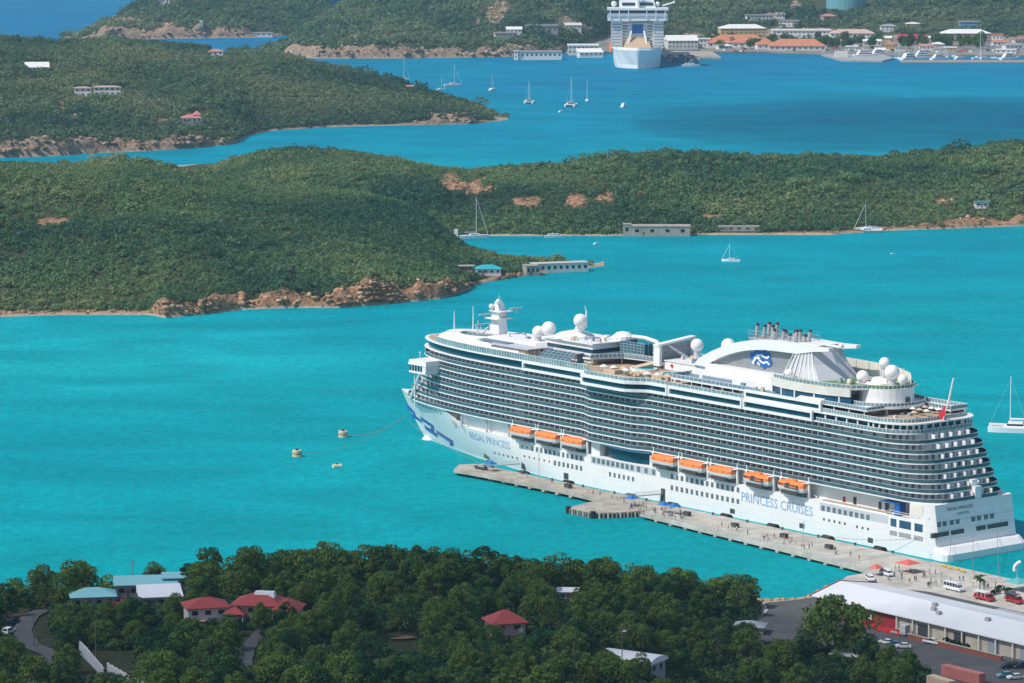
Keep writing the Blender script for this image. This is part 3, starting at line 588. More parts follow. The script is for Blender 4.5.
# bow bulwark openings and forward deck fittings
for i in range(8):
    s = 283 - i * 2.9; mb = MB(); t = hb(s, 15.4); mb.box(s - 0.8, s + 0.8, t - 1.2, t + 0.1, 14.8, 16.2); sp_('bulwark_opening', mb, GREY)
mb = MB(); mb.box(252.5, 255.5, 12.2, 15.4, 12, 15.6); mb.box(252, 254, 13, 16.0, 11.5, 13.6); sp_('winch_house', mb, DECK)
for s in (247, 232, 219): mb = MB(); mb.tube((s, 17.2, 11.5), (s, 17.2, 16.6), 0.4); sp_('deck_post', mb, GREYWHITE)
mb = MB(); P = [(s, hb(s, 11.5) - 0.12) for s in (252, 246, 240, 232, 224, 216)]; mb.wall(P, -0.08, 12.5, 12.62); mb.wall([(s, hb(s, 11.5) - 3.2) for s in (252, 246, 240, 232, 224, 216)], 3.0, 11.52, 11.6); sp_('promenade_deck', mb, DECK)
# --- windows and doors on the near and far hull sides
def hwin(s, z, w_, h_, mat, name='window', far=True):
    for sg in ((1, -1) if far else (1,)):
        mb = MB(); t = hb(s, z); y0, y1 = sorted((sg * (t - 0.5), sg * (t + 0.05))); mb.box(s - w_ / 2, s + w_ / 2, y0, y1, z - h_ / 2, z + h_ / 2); sp_(name, mb, mat)
def row(s0, s1, n, z0, z1, w_, h_, mat, name='window'):
    for i in range(n):
        k = i / (n - 1); hwin(s0 + (s1 - s0) * k, z0 + (z1 - z0) * k, w_, h_, mat, name, far=False)
row(203, 175.7, 12, 9.4, 9.4, 1.25, 1.7, WIN); row(190.3, 175.7, 7, 5.9, 5.9, 1.25, 1.7, WIN); row(168.6, 148, 9, 9.8, 9.8, 1.7, 1.8, WIN); row(144.5, 136.5, 3, 9.8, 9.8, 1.7, 1.8, WIN)
row(159.8, 147.4, 6, 5.9, 5.9, 1.1, 1.6, WIN); row(126.9, 93.3, 14, 9.6, 9.6, 1.3, 1.7, WIN); row(126.9, 93.3, 14, 5.7, 5.7, 1.3, 1.7, WIN); row(52.1, 31.2, 9, 9.3, 9.3, 1.6, 1.7, WIN)
row(208, 193.5, 6, 6.0, 6.0, 0.7, 0.7, DGREY, 'porthole'); row(209, 206.3, 2, 9.4, 9.4, 0.7, 0.7, DGREY, 'porthole'); row(228, 213, 6, 4.6, 4.6, 0.8, 0.8, DGREY, 'porthole'); row(51.6, 41.8, 5, 5.7, 5.7, 0.8, 0.8, DGREY, 'porthole'); row(36.2, 31.1, 3, 5.5, 5.5, 0.8, 0.8, DGREY, 'porthole')
for (a, b2) in ((170.3, 135.2), (53.6, 22)):
    mb = MB(); P = [(a, 19.0), (b2, 19.0)]; mb.wall([(p[0], p[1] + 0.03) for p in P], 0.3, 8.5, 11.1); sp_('window_strip', mb, GREYWHITE)
for (s, z, w_, h_) in ((235.5, 2.2, 3.0, 2.2), (209.7, 2.9, 1.9, 3.8), (184, 2.0, 2.6, 2.2), (131.5, 2.6, 2.2, 4.4), (62, 2.0, 2.4, 1.6), (96, 2, 2.4, 1.6), (30, 2, 2.4, 1.6)): hwin(s, z, w_, h_, DGREY, 'shell_door', far=False)
# --- rounded corner above the stern: cream bulwark with a rail
def arc(r0, c, a0, a1, n, ex=1.0): return [(c[0] + r0 * ex * math.cos(a0 + (a1 - a0) * i / n), c[1] + r0 * math.sin(a0 + (a1 - a0) * i / n)) for i in range(n + 1)]
for sg in (1, -1):
    mb = MB(); P = [(22.5, sg * 18.8), (14, sg * 19.2), (8, sg * 19.1), (4.4, sg * 18.6)]; mb.wall(P, 0.12 * sg, 13.0, 13.14); mb.wall(P, 0.2 * sg, 12.3, 12.5)
    for x, y in P: mb.tube((x, y, 12.4), (x, y, 13.1), 0.07, None, 4)
    sp_('terrace_rail', mb, CREAM)
    mb = MB(); mb.wall([(12.0, sg * 19.06), (6.5, sg * 19.05)], 0.1 * sg, 13.4, 16.4); sp_('cream_panel', mb, CREAM)
for s, c, w_ in ((46, RED, 1.3), (41, DGREY, 1.4), (29.5, DGREY, 1.2), (26.5, DGREY, 1.2), (18.5, DECK, 1.6)):
    mb = MB(); mb.box(s - w_ / 2, s + w_ / 2, 15.2, 15.5, 11.7, 14.2 if c != RED else 13.6); sp_('door' if c != RED else 'ring_buoy', mb, c)
mb = MB(); mb.box(17.5, 26, 15.4, 18.6, 15.3, 15.6); mb.box(17.8, 20.2, 15.4, 18.2, 11.6, 15.2); sp_('terrace_awning', mb, BLUE)
mb = MB(); mb.box(23, 54, 15.45, 18.4, 11.52, 11.66); sp_('terrace_deck', mb, DECK)
mb = MB(); P = [(54, 18.8), (23, 18.8)]; mb.wall(P, -0.08, 12.45, 12.58); mb.wall(P, -0.08, 11.5, 11.75)
for s in np.arange(23, 55, 2.2): mb.tube((s, 18.75, 11.5), (s, 18.75, 12.5), 0.06, None, 4)
sp_('terrace_rail', mb, WHITE)
for a, w_, z, h_, mt, nm in ((19.6, 2.6, 9.3, 2.5, BLUEGLASS, 'window'), (14.4, 5.2, 9.3, 2.5, BLUEGLASS, 'window'), (8.4, 3.6, 9.3, 2.5, BLUEGLASS, 'window'), (19.6, 3.2, 5.9, 1.5, GREY, 'mooring_opening'), (14.4, 5.4, 5.9, 1.5, GREY, 'mooring_opening'), (8.4, 4.0, 5.9, 1.5, GREY, 'mooring_opening')):
    mb = MB(); t = 19.0; mb.box(a - w_ / 2, a + w_ / 2, t - 0.9, t + 0.06, z - h_ / 2, z + h_ / 2); sp_(nm, mb, mt)
# --- blue-roofed glass restaurant between the lifeboats
P = [(s, 15.6 + 3.4 * math.sin(math.pi * (s - 139) / 27) ** 0.6) for s in np.linspace(139.2, 165.8, 14)]
mb = MB(); mb.wall(P, -0.4, 11.6, 15.4); rs = sp_('restaurant_window', mb, GLASS)
mb = MB(); Q = [(s, t + 0.7) for s, t in P]; mb.prism(Q + [(139.2, 14), (165.8, 14)][:2], 15.4, 15.75); mb.wall(Q, -0.3, 15.7, 16.2); sp_('restaurant_roof', mb, LBLUE, rs)
mb = MB(); mb.box(165.9, 170.5, 14.5, 18.6, 11.55, 16.4); sp_('end_wall', mb, WHITE, rs); mb = MB(); mb.box(134.5, 139.1, 14.5, 18.6, 11.55, 15.2); sp_('end_wall', mb, WHITE, rs)
# --- transom fittings
def twin(t0, t1, z0, z1, mat, name):
    s = 0.18 * (z0 + z1) / 2; mb = MB(); mb.box(s - 0.12, s + 0.8, t0, t1, z0, z1); sp_(name, mb, mat)
for t in (16.5, 14.0, 10.8, 8.2, 1.1, -1.5, -4.7, -7.4): twin(t - 0.85, t + 0.85, 10.0, 11.7, WIN, 'transom_window')
for a, b2 in ((12.6, 20), (5.8, 11.6), (-4.0, 0.2), (-14.2, -4.8)): twin(a, b2, 7.0, 8.5, DGREY, 'mooring_opening')
# --- lettering and the blue bow emblem: flat shapes laid on the hull plating
def text_mesh(txt, size):
    c = bpy.data.curves.new('t', 'FONT'); c.body = txt; c.size = size; c.resolution_u = 2; o = bpy.data.objects.new('t', c); COL.objects.link(o)
    dg = bpy.context.evaluated_depsgraph_get(); me = bpy.data.meshes.new_from_object(o.evaluated_get(dg)); bpy.data.objects.remove(o); return me
def letter(txt, s0, s1, zf, h, mat, name, face='side', off=0.07):
    me = text_mesh(txt, 1.0); xs = [v.co.x for v in me.vertices]; ys = [v.co.y for v in me.vertices]; x0, x1, y0, y1 = min(xs), max(xs), min(ys), max(ys)
    for v in me.vertices:
        k = (v.co.x - x0) / (x1 - x0); s = s0 + (s1 - s0) * k; z = zf(k) + h * (v.co.y - y0) / (y1 - y0)
        v.co = (s, hb(s, z) + off, z) if face == 'side' else (0.18 * z - 0.14, s, z)
    me.name = name; me.materials.clear(); me.materials.append(mat); return put(name, me, ship)
letter('PRINCESS CRUISES', 91.5, 57, lambda k: 6.1 - 0.3 * k, 3.2, LBLUE, 'lettering')
letter('REGAL PRINCESS', 243.5, 216.5, lambda k: 7.6 - 0.4 * k, 2.7, LBLUE, 'lettering')
letter('REGAL PRINCESS', 12, 0.6, lambda k: 14.7, 1.0, DGREY, 'lettering', 'stern'); letter('HAMILTON', 8, 2.7, lambda k: 13.0, 0.8, DGREY, 'lettering', 'stern')
def decal(poly, mat, name, n=5):
    mb = MB()
    for (a, b_, c, d) in poly:      # quads (s, z)
        for i in range(n):
            for j in range(n):
                q = []
                for (u, v) in ((i / n, j / n), ((i + 1) / n, j / n), ((i + 1) / n, (j + 1) / n), (i / n, (j + 1) / n)):
                    s = (a[0] * (1 - u) + b_[0] * u) * (1 - v) + (d[0] * (1 - u) + c[0] * u) * v; z = (a[1] * (1 - u) + b_[1] * u) * (1 - v) + (d[1] * (1 - u) + c[1] * u) * v
                    q.append((s, max(hb(s, z), 0.02) + 0.10, z))
                mb.add(q, [(0, 1, 2, 3)])
    return sp_(name, mb, mat)
# ================================================================== upper decks of the cruise ship
for nm, qs in (('bow_emblem', [((301.9, 12.1), (292.6, 9.8), (293.6, 8.0), (300.6, 10.0))]), ('bow_emblem', [((286.5, 9.4), (273.4, 7.7), (274.2, 6.1), (286.6, 7.8)), ((277.5, 6.9), (273.8, 7.7), (275.8, 4.6), (279.5, 4.6))]),
               ('bow_emblem', [((272.8, 6.1), (259.0, 3.9), (259.9, 2.2), (273.4, 4.4)), ((262.5, 3.6), (259.4, 4.0), (261.6, 1.1), (264.2, 1.3))]), ('bow_emblem', [((285.5, 6.0), (273.4, 4.4), (274.6, 2.6), (285.6, 4.2))]), ('bow_emblem', [((298.0, 8.6), (286.2, 7.6), (286.6, 6.4), (297.6, 7.0))])):
    decal([tuple((s + 2.6, z) for s, z in q) for q in qs], BLUE, nm)
ZT = ZS + 0.43
mb = MB(); mb.prism(plan(16.6, 1.3), ZT, ZT + 0.06); sp_('open_deck', mb, DECK)
LRG = M('clear rail glass', (0.17, 0.27, 0.29), 0.2, 0.3, 0.35, 0, 0.5)
def rail(P, z, h=1.2, glass=True, name='deck_rail', step=2.2, closed=False, gm=None, post=0.06):
    "handrail with posts and tinted panels"
    mb = MB(); mb.wall(P, 0.12, z + h - 0.06, z + h + 0.06, closed)
    acc = 0; Q = P + ([P[0]] if closed else [])
    for a, b in zip(Q[:-1], Q[1:]):
        L = math.hypot(b[0] - a[0], b[1] - a[1]); d = -acc
        while d + step <= L:
            d += step; k = d / L; mb.box(a[0] + (b[0] - a[0]) * k - post, a[0] + (b[0] - a[0]) * k + post, a[1] + (b[1] - a[1]) * k - post, a[1] + (b[1] - a[1]) * k + post, z, z + h - 0.06)
        acc = L - d
    r = sp_(name, mb, WHITE)
    if glass:
        mb = MB(); mb.wall(P, 0.03, z + 0.1, z + h - 0.1, closed); sp_('rail_glass', mb, LRG if gm in (None, RAILG) else gm, r)
    return r
def side(s0, s1, t, n=2): return [(s0 + (s1 - s0) * i / (n - 1), t) for i in range(n)]
# windscreens along the open deck
for sg in (1, -1):
    rail([(s, sg * 18.6) for s in (172, 185, 205, 222)] + [(225 + 60 * math.sin(a), sg * 18.6 * math.cos(a) ** 0.92) for a in (0.2, 0.4, 0.6, 0.8)], ZT, 2.2, step=1.5, name='windscreen')
    rail([(s, sg * (18.7 + bulge(s, 5.2))) for s in np.linspace(171, 130, 22)], ZT, 1.4, name='deck_rail')
    rail(side(129, 91, sg * 18.8, 6), ZT, 1.3)
# forward house: streamlined white roof with an oval well
def house(a0, s0, s1, b, n=18): return [(s1, -b)] + [(s0 + a0 * math.cos(t), b * math.sin(t)) for t in [(-math.pi / 2 + math.pi * i / n) for i in range(n + 1)]] + [(s1, b)]
fo = house(52, 228, 212, 16.2); 
mb = MB(); mb.loft([[(x, y, ZT) for x, y in fo], [(228 + (x - 228) * .97, y * .97, ZT + 1.6) for x, y in fo]]); fh = sp_('forward_house', mb, WHITE)
mb = MB(); fo2 = house(50, 228, 216, 15.4); fi2 = house(36, 230, 219, 11.5)
mb.loft([[(x, y, ZT + 1.6) for x, y in fo2], [(228 + (x - 228) * .93, y * .9, ZT + 3.0) for x, y in fo2]]); sp_('streamlined_roof', mb, WHITE, fh)
el = [(254 + 11 * math.cos(a), 3.5 + 6.5 * math.sin(a)) for a in np.linspace(0, 2 * math.pi, 24, endpoint=False)]; el2 = [(254 + 9.5 * math.cos(a), 3.5 + 5.2 * math.sin(a)) for a in np.linspace(0, 2 * math.pi, 24, endpoint=False)]
mb = MB(); mb.ring(el, el2, ZT + 2.9, ZT + 3.7); sp_('well_rim', mb, WHITE, fh); mb = MB(); mb.prism(el2, ZT + 2.9, ZT + 3.15); sp_('well_glass', mb, GLASS, fh)
mb = MB(); mb.box(214, 246, -10, 8.5, ZT + 1.6, ZT + 4.2, 2.5, 1.5); mb.cur = 0; sp_('radar_house', mb, WHITE, fh)
mb = MB(); mb.box(211, 232, 8.6, 14.5, ZT + 0.1, ZT + 2.6); sp_('bar_recess', mb, TAN, fh); mb = MB(); mb.box(210, 233, 4, 15.6, ZT + 3.02, ZT + 3.4); sp_('bar_roof', mb, GREYWHITE, fh)
mb = MB(); mb.box(226, 243, 9, 13, ZT + 3.5, ZT + 3.7); sp_('blue_mat', mb, DECKB, fh)
# radar mast
mb = MB(); mb.loft([[(s * k + 246.5, t * k, z) for s, t in ((3.0, 2.2), (-2.6, 2.2), (-2.6, -2.2), (3.0, -2.2))] for k, z in ((1, ZT + 4.2), (0.8, 50.5), (0.72, 54.0), (0.4, 57.0))]); ms = sp_('radar_mast', mb, WHITE)
for z, a, b2, c in ((50.6, 243, 250.5, 3.6), (53.4, 242, 249, 2.8)): mb = MB(); mb.box(a, b2, -c, c, z, z + 0.35); sp_('mast_platform', mb, WHITE, ms)
for (s, t, z) in ((249, -5.5, 52.4), (242, -4.5, 54.4), (251, 3, 51.8)):
    mb = MB(); mb.box(s - 0.35, s + 0.35, t - 2.8, t + 2.8, z, z + 0.4); mb.tube((s, t, z - 1.6), (s, t, z), 0.3); sp_('radar_scanner', mb, GREYWHITE, ms)
for (s, t, z) in ((248, 2.4, 55.2), (245, 1.6, 57.2)): mb = MB(); mb.ball((s, t, z), 1.0, 10, 6); mb.tube((s, t, z - 2), (s, t, z - .8), .3); sp_('small_radome', mb, WHITE, ms)
mb = MB()
for s, t, h in ((246.5, 0, 59.5), (247.5, -1.2, 58.6), (244, 1, 58)): mb.tube((s, t, 55.5), (s, t, h), 0.12, 0.06)
sp_('whip_antenna', mb, WHITE, ms)
for s, t, h in ((254, 4, 49.5), (250, -6, 49.8), (266, -3, 53), (275, -1, 50.5)): mb = MB(); mb.tube((s, t, ZT + 1), (s, t, h), 0.32 if s > 260 else 0.22, 0.12); sp_('signal_pole', mb, WHITE)
mb = MB()
for t in (-6, -3.5, 3, 5): mb.tube((253, t, 44.6), (254, t, 48), 0.13)
mb.tube((254, -6.3, 48), (254, 5.3, 48), 0.15); mb.tube((253.6, -6.3, 46.3), (253.6, 5.3, 46.3), 0.12); mb.tube((253, 3, 44.6), (248, 1, 49.5), 0.3); sp_('signal_yard', mb, WHITE)
def radome(s, t, z, r, base, nm='radome', rr=0.55):
    mb = MB(); mb.ball((s, t, z), r, 20, 12); mb.smooth = False; o = sp_(nm, mb, WHITE); mb = MB(); mb.tube((s, t, base), (s, t, z - r * 0.8), r * rr, r * rr * 0.85, 10); sp_('pedestal', mb, GREYWHITE, o); return o
radome(218.5, -1, 49.6, 2.7, ZT + 4); radome(221.5, 1.5, 48.4, 2.2, ZT + 4)
# second house with a rounded dome and the leaning mast
mb = MB(); mb.box(187, 216, -14, 4.5, ZT, 43.6); mb.box(187.5, 214, -13.6, 4, 45.6, 47.4); mb.box(186, 217, -14.5, 5.3, 43.6, 44.1); mb.box(186.5, 215, -14.2, 5, 47.4, 47.8); h2 = sp_('middle_house', mb, WHITE)
mb = MB(); mb.box(187.8, 213.5, -13.3, 3.8, 44.1, 45.6); sp_('window_band', mb, GLASS, h2); mb = MB(); mb.box(187.2, 206, 4.5, 4.56, ZT + 0.6, 43.0); sp_('window_band', mb, DGREY, h2)
mb = MB(); mb.lathe((205, -2, 47.8), [(7.4, 0), (7.2, 0.8), (5.6, 1.7), (2.5, 2.4), (0.3, 2.5)], 20); sp_('flat_dome', mb, WHITE, h2)
mb = MB(); mb.tube((203.5, -2, 48.5), (200.5, -2, 53.4), 2.1, 1.5, 12); md = sp_('leaning_mast', mb, WHITE); mb = MB(); mb.ball((200.5, -1, 54.4), 2.5, 18, 10); sp_('radome', mb, WHITE, md); mb = MB(); mb.tube((199, -2.4, 52), (198.8, -2.4, 58), 0.5, 0.3); mb.tube((198.8, -2.4, 57.8), (199.6, -2.4, 59.6), 0.12); sp_('antenna_tube', mb, WHITE, md)
mb = MB(); mb.lathe((188.5, -11, 47.8), [(4.2, 0), (4.0, 1.5), (2.2, 2.8), (0.2, 3.2)], 14); sp_('rounded_cowl', mb, WHITE, h2)
rail([(216, 4.8), (187, 4.8), (187, -14)], 47.8, 1.1, glass=False); rail([(217, -3), (226, -3)], ZT + 4.2, 1.2, glass=False)
def cage(s0, s1, t0, t1, z0, z1, name, lean=0.0):
    "sports court: posts, rails and dark netting"
    mb = MB()
    for k in range(8):
        s = s0 + (s1 - s0) * k / 7
        mb.tube((s, t1, z0), (s, t1 - lean, z1), 0.09, None, 4); mb.tube((s, t0, z0), (s, t0, z1), 0.09, None, 4)
    for k in range(6):
        z = z0 + (z1 - z0) * k / 5; mb.tube((s0, t1 - lean * k / 5, z), (s1, t1 - lean * k / 5, z), 0.06, None, 4); mb.tube((s0, t0, z), (s1, t0, z), 0.06, None, 4)
    for t in np.linspace(t0, t1, 5): mb.tube((s0, t, z0), (s0, t, z1), 0.08, None, 4); mb.tube((s1, t, z0), (s1, t, z1), 0.08, None, 4)
    o = sp_(name, mb, GREYWHITE)
    mb = MB(); mb.add([(s0, t1 - 0.06, z0), (s1, t1 - 0.06, z0), (s1, t1 - lean - 0.06, z1 - .3), (s0, t1 - lean - 0.06, z1 - .3)], [(0, 1, 2, 3)]); mb.box(s0, s0 + 0.05, t0, t1 - lean, z0, z1 - .3); mb.box(s1 - .05, s1, t0, t1 - lean, z0, z1 - .3); sp_('netting', mb, NET, o)
cage(190, 207.5, 6, 14.5, ZT, 44.6, 'play_enclosure', 5.5)
cage(171, 184, -14, -6, 43.6, 48.6, 'sports_cage')
mb = MB(); mb.path([(184, -12, 49.4), (178, -12.6, 49.4), (172, -12.8, 48.6), (169, -11.5, 47), (169, -9, 45)], .75, 10); sp_('slide_tube', mb, WHITE)
# deck with pools midships; the storey above stands open over them
ZU = 43.55
def plate(P, z, th, name, mat=WHITE): mb = MB(); mb.prism(P, z - th, z); return sp_(name, mb, mat)
UP = [(186.5, -17.5), (186.5, 9.5), (183, 9), (178, -2), (164, -4.5), (150, -6.0), (132, -7.5), (131, 7), (129.5, 17.6), (60, 17.6), (46, 15.5), (36, 9), (33, 0), (36, -9), (46, -15.5), (60, -17.6)]
plate(UP, ZU, 0.55, 'upper_deck', WHITE)
mb = MB(); mb.prism([(s * 0.994 + 0.5, t * 0.96) for s, t in UP], ZU + 0.01, ZU + 0.06); sp_('deck_covering', mb, DECKB)
rail([(183, 8.6), (178, -2.4), (164, -4.9), (150, -6.4), (133, -7.6), (131.5, 7)], ZU, 1.3, step=1.6); rail([(186, -17.2), (60, -17.2)], ZU, 2.4, step=2.0, glass=False, post=0.1)
rail([(131, 7.5), (129.8, 17.4), (91, 17.5)], ZU, 1.2, gm=DECKB)
for sg in (1, -1):
    for s in np.arange(93, 130, 5.2): mb = MB(); mb.tube((s, sg * 17.3, ZT), (s, sg * 17.3, ZU - 0.5), 0.22); sp_('deck_column', mb, WHITE)
    mb = MB(); mb.wall([(90.8, sg * 18.95), (54, sg * 18.95)], 0.9 * sg, ZT + 0.1, ZT + 0.9); mb.wall([(90.8, sg * 18.95), (54, sg * 18.95)], 0.9 * sg, ZU - 0.5, ZU + 0.4); mb.wall([(90.8, sg * 18.95), (90, sg * 18.95)], 0.9 * sg, ZT + 0.9, ZU - 0.5); mb.wall([(54.8, sg * 18.95), (54, sg * 18.95)], 0.9 * sg, ZT + 0.9, ZU - 0.5); o = sp_('window_band', mb, WHITE)
    mb = MB(); mb.wall([(90, sg * 18.6), (54.8, sg * 18.6)], 0.3 * sg, ZT + 0.9, ZU - 0.5); sp_('pane', mb, GLASS, o)
    mb = MB(); mb.box(54, 90.8, *sorted((sg * 17.6, sg * 18.1)), ZU - 0.45, ZU + 0.05); sp_('deck_margin', mb, WHITE)
for (s, a, b2) in ((163, 4.5, 4.5), (146, 5.0, 4.8)):
    mb = MB(); P = [(s + a * math.cos(k) * 1.2, b2 * math.sin(k) + 1) for k in np.linspace(0, 2 * math.pi, 20, endpoint=False)]; mb.ring(P, [(s + (x - s) * 0.84, 1 + (y - 1) * 0.84) for x, y in P], ZT + 0.06, ZT + 0.7); po = sp_('swimming_pool', mb, WHITE); mb = MB(); mb.prism([(s + (x - s) * 0.85, 1 + (y - 1) * 0.85) for x, y in P], ZT + 0.07, ZT + 0.5); sp_('pool_water', mb, M('pool water', (0.05, 0.42, 0.5), 0.1, 0.1, 1.0), po)
for i in range(22):
    s = 135 + (i % 11) * 3.3 + rng.random(); t = 8.5 + (i // 11) * 5 + rng.random() * 2.0
    mb = MB(); mb.box(s - 0.9, s + 0.9, t - 0.35, t + 0.35, ZT + 0.35, ZT + 0.5); mb.add([(s - 0.9, t - .35, ZT + .4), (s - 0.9, t + .35, ZT + .4), (s - 1.4, t + .35, ZT + .95), (s - 1.4, t - .35, ZT + .95)], [(0, 1, 2, 3)])
    for dx in (-.8, .8): mb.box(s + dx - .05, s + dx + .05, t - .3, t + .3, ZT + .06, ZT + .35)
    sp_('deck_lounger', mb, TAN if i % 3 else DECKB)
for i in range(9):
    s = 136 + i * 3.9; t = 13.2 + (i % 3) * 1.3; mb = MB(); mb.lathe((s, t, ZT + 2.1), [(1.5, 0), (0.8, 0.5), (0.1, 0.8)], 8); o = sp_('deck_parasol', mb, [TAN, CREAM, WHITE][i % 3]); mb = MB(); mb.tube((s, t, ZT + .05), (s, t, ZT + 2.5), .06, None, 4); sp_('parasol_pole', mb, WHITE, o)
mb = MB(); mb.box(133, 158, 10.6, 12.2, ZT + .06, ZT + 1.3); mb.box(160, 166, 13, 17, ZT + .06, ZT + 1.5); sp_('bar_counter', mb, TAN)
for s, t in ((184, 8), (179, -2), (168, -4.6), (156, -6), (144, -7)): mb = MB(); mb.tube((s, t - .5, ZT), (s, t - .5, ZU - .5), .2); sp_('canopy_post', mb, WHITE)
mb = MB(); mb.tube((168, 2, ZT), (160, -4.4, ZU), .9, .9, 4); sp_('deck_stair', mb, TAN)
# big open-air screen seen from behind
mb = MB(); mb.box(146.6, 148.6, -8.4, -7.6, 45.4, 53.4); mb.box(145.8, 149.0, 7.4, 8.6, 44.6, 51.6); mb.add([(146.2, -8.6, 53.2), (149, -8.6, 53.2), (149, 8.8, 51.4), (146.2, 8.8, 51.4), (146.2, -8.6, 53.9), (149, -8.6, 53.9), (149, 8.8, 52.1), (146.2, 8.8, 52.1)], [(0, 3, 2, 1), (4, 5, 6, 7), (0, 1, 5, 4), (1, 2, 6, 5), (2, 3, 7, 6), (3, 0, 4, 7)]); mb.box(145.6, 149.4, -7.4, 7.2, 44.9, 46.0); sc2 = sp_('movie_screen', mb, WHITE)
mb = MB(); mb.box(148.2, 148.9, -7.4, 7.2, 46, 52); sp_('screen_panel', mb, M('screen back', (.46, .47, .49), .5, .15, .8), sc2)
mb = MB()
for t in np.arange(-6.5, 7, 1.7): mb.tube((147.9, t, 46), (147.9, t, 51.6), .1, None, 4)
for z in (47.3, 48.8, 50.3): mb.tube((147.9, -7.4, z), (147.9, 7.2, z), .1, None, 4)
mb.tube((146.4, 4, 51.5), (142.5, -5.5, 45), .45, .5); sp_('screen_lattice', mb, GREYWHITE, sc2)
radome(137, -1, 52.2, 2.3, 46.4); radome(121, -1, 53.8, 2.45, 47)
mb = MB(); mb.box(122, 146, -7, 6.5, ZU + .06, 46.5); o = sp_('white_deckhouse', mb, WHITE); mb = MB(); mb.box(121.5, 146.5, -7.3, 6.8, 46.5, 46.8); sp_('house_roof', mb, WHITE, o)
mb = MB(); mb.box(123, 131, -4, 4, 46.8, 47.0); sp_('blue_mat', mb, DECKB, o)
for s in (141.5, 119.8): mb = MB(); mb.tube((s, 6.5 if s > 130 else 9.6, 45.2), (s, 6.9 if s > 130 else 10.0, 45.2), .55, None, 12); sp_('ring_buoy', mb, RED)
mb = MB(); mb.box(62, 121, -10.5, 9.5, ZU + .06, 48.3); mb.box(80, 120.5, 9.5, 12.5, ZU + 0.06, 45.6); o = sp_('funnel_house', mb, WHITE); mb = MB(); mb.box(104, 119, 12.5, 12.6, ZU + .2, 45.0); sp_('recess_shade_panel', mb, M('blue grey recess shade', (0.25, 0.32, 0.40), .5, .1, .5), o)  # flat panel whose blue grey colour stands in for a shaded recess
# funnel: fin-shaped arches on both sides, grille, emblem, exhaust pipes
FS, FZ = -6.5, 1.1
ARC = [(136, 47.0), (133, 48.6), (126.6, 51.6), (121, 53.8), (116, 55.4), (111, 56.6), (106, 57.5), (101, 58.1), (96, 58.4), (90, 58.5), (84, 58.4), (77, 58.3), (69, 58.6)]
ARI = [(129, 46.9), (127.5, 47.4), (123, 49.6), (118, 51.4), (113, 52.8), (109, 53.7), (104, 54.4), (100, 54.8), (95, 55.0), (90, 55.1), (84, 55.2), (77, 56.6), (69, 57.6)]
ARC = [(a + FS, b_ + (FZ if b_ > 48 else 0)) for a, b_ in ARC]; ARI = [(a + FS, b_ + (FZ if b_ > 47.2 else 0)) for a, b_ in ARI]
for sg in (1, -1):
    mb = MB(); n = len(ARC); y0, y1 = sg * 5.2, sg * 7.4
    V = [(s, y0, z) for s, z in ARC] + [(s, y0, z) for s, z in ARI] + [(s, y1, z) for s, z in ARC] + [(s, y1, z) for s, z in ARI]
    f = []
    for i in range(n - 1):
        f += [(i, i + 1, n + i + 1, n + i), (2 * n + i, 3 * n + i, 3 * n + i + 1, 2 * n + i + 1), (i, 2 * n + i, 2 * n + i + 1, i + 1), (n + i, n + i + 1, 3 * n + i + 1, 3 * n + i)]
    f += [(0, n, 3 * n, 2 * n), (n - 1, 3 * n - 1, 4 * n - 1, 2 * n - 1)]; mb.add(V, f); sp_('funnel_arch', mb, WHITE)
mb = MB(); B_ = [(s, z) for s, z in ARC[2:12]]; mb.loft([[(s, t, 46.9) for s, _ in B_] if False else [(s, t, z - 0.3) for s, z in B_] + [(s, t, 46.9) for s, _ in reversed(B_)] for t in (-5.15, 5.15)]); fn = sp_('funnel', mb, M('funnel side white', (.68, .69, .70), .5, .05, .4))
for k in range(16):
    z = 47.9 + k * 0.5; ok = [s for s in np.arange(76, 120, 0.5) if ip(s, sorted(ARI)) > z + 0.5]
    if len(ok) > 4: mb = MB(); mb.box(max(min(ok), 76), max(ok), 5.16, 5.4, z, z + 0.26); sp_('louvre', mb, GREY, fn)
lg = MB()
lg.loft([[(x, y, z) for x, z in ((103.0, 52.2), (102.2, 53.9), (100.6, 54.4), (99.6, 55.5), (97.4, 54.8), (95.4, 55.5), (93.2, 54.9), (92.6, 53.2), (91.6, 51.6), (92.6, 50.2), (94.6, 49.9), (95.6, 49.0), (97.4, 49.9), (99.0, 50.4), (100.4, 50.3), (101.6, 51.2))] for y in (5.42, 5.62)]); em = sp_('funnel_emblem', lg, BLUE, fn)
mb = MB()
def sw(pts, w_):
    for (a, b2) in zip(pts[:-1], pts[1:]):
        d = Vector((b2[0] - a[0], b2[1] - a[1])); nrm = Vector((-d.y, d.x)).normalized() * w_
        a = (a[0] - 7, a[1] + .85); b2 = (b2[0] - 7, b2[1] + .85); mb.add([(a[0] + nrm.x, 5.68, a[1] + nrm.y), (b2[0] + nrm.x * .6, 5.68, b2[1] + nrm.y * .6), (b2[0] - nrm.x * .6, 5.68, b2[1] - nrm.y * .6), (a[0] - nrm.x, 5.68, a[1] - nrm.y)], [(0, 1, 2, 3)])
sw([(108.2, 49.4), (107.4, 51.0), (106.2, 52.0), (104.6, 51.2)], 0.62); sw([(106.6, 52.3), (104.0, 52.8), (101.5, 52.0), (100.0, 52.8)], 0.42); sw([(105.2, 51.0), (103.0, 50.2), (101.2, 50.8), (99.8, 49.9)], 0.45); sw([(106.0, 50.0), (104.5, 49.4)], 0.4)
me_ = mb.build('emblem_waves', WHITE, fn)
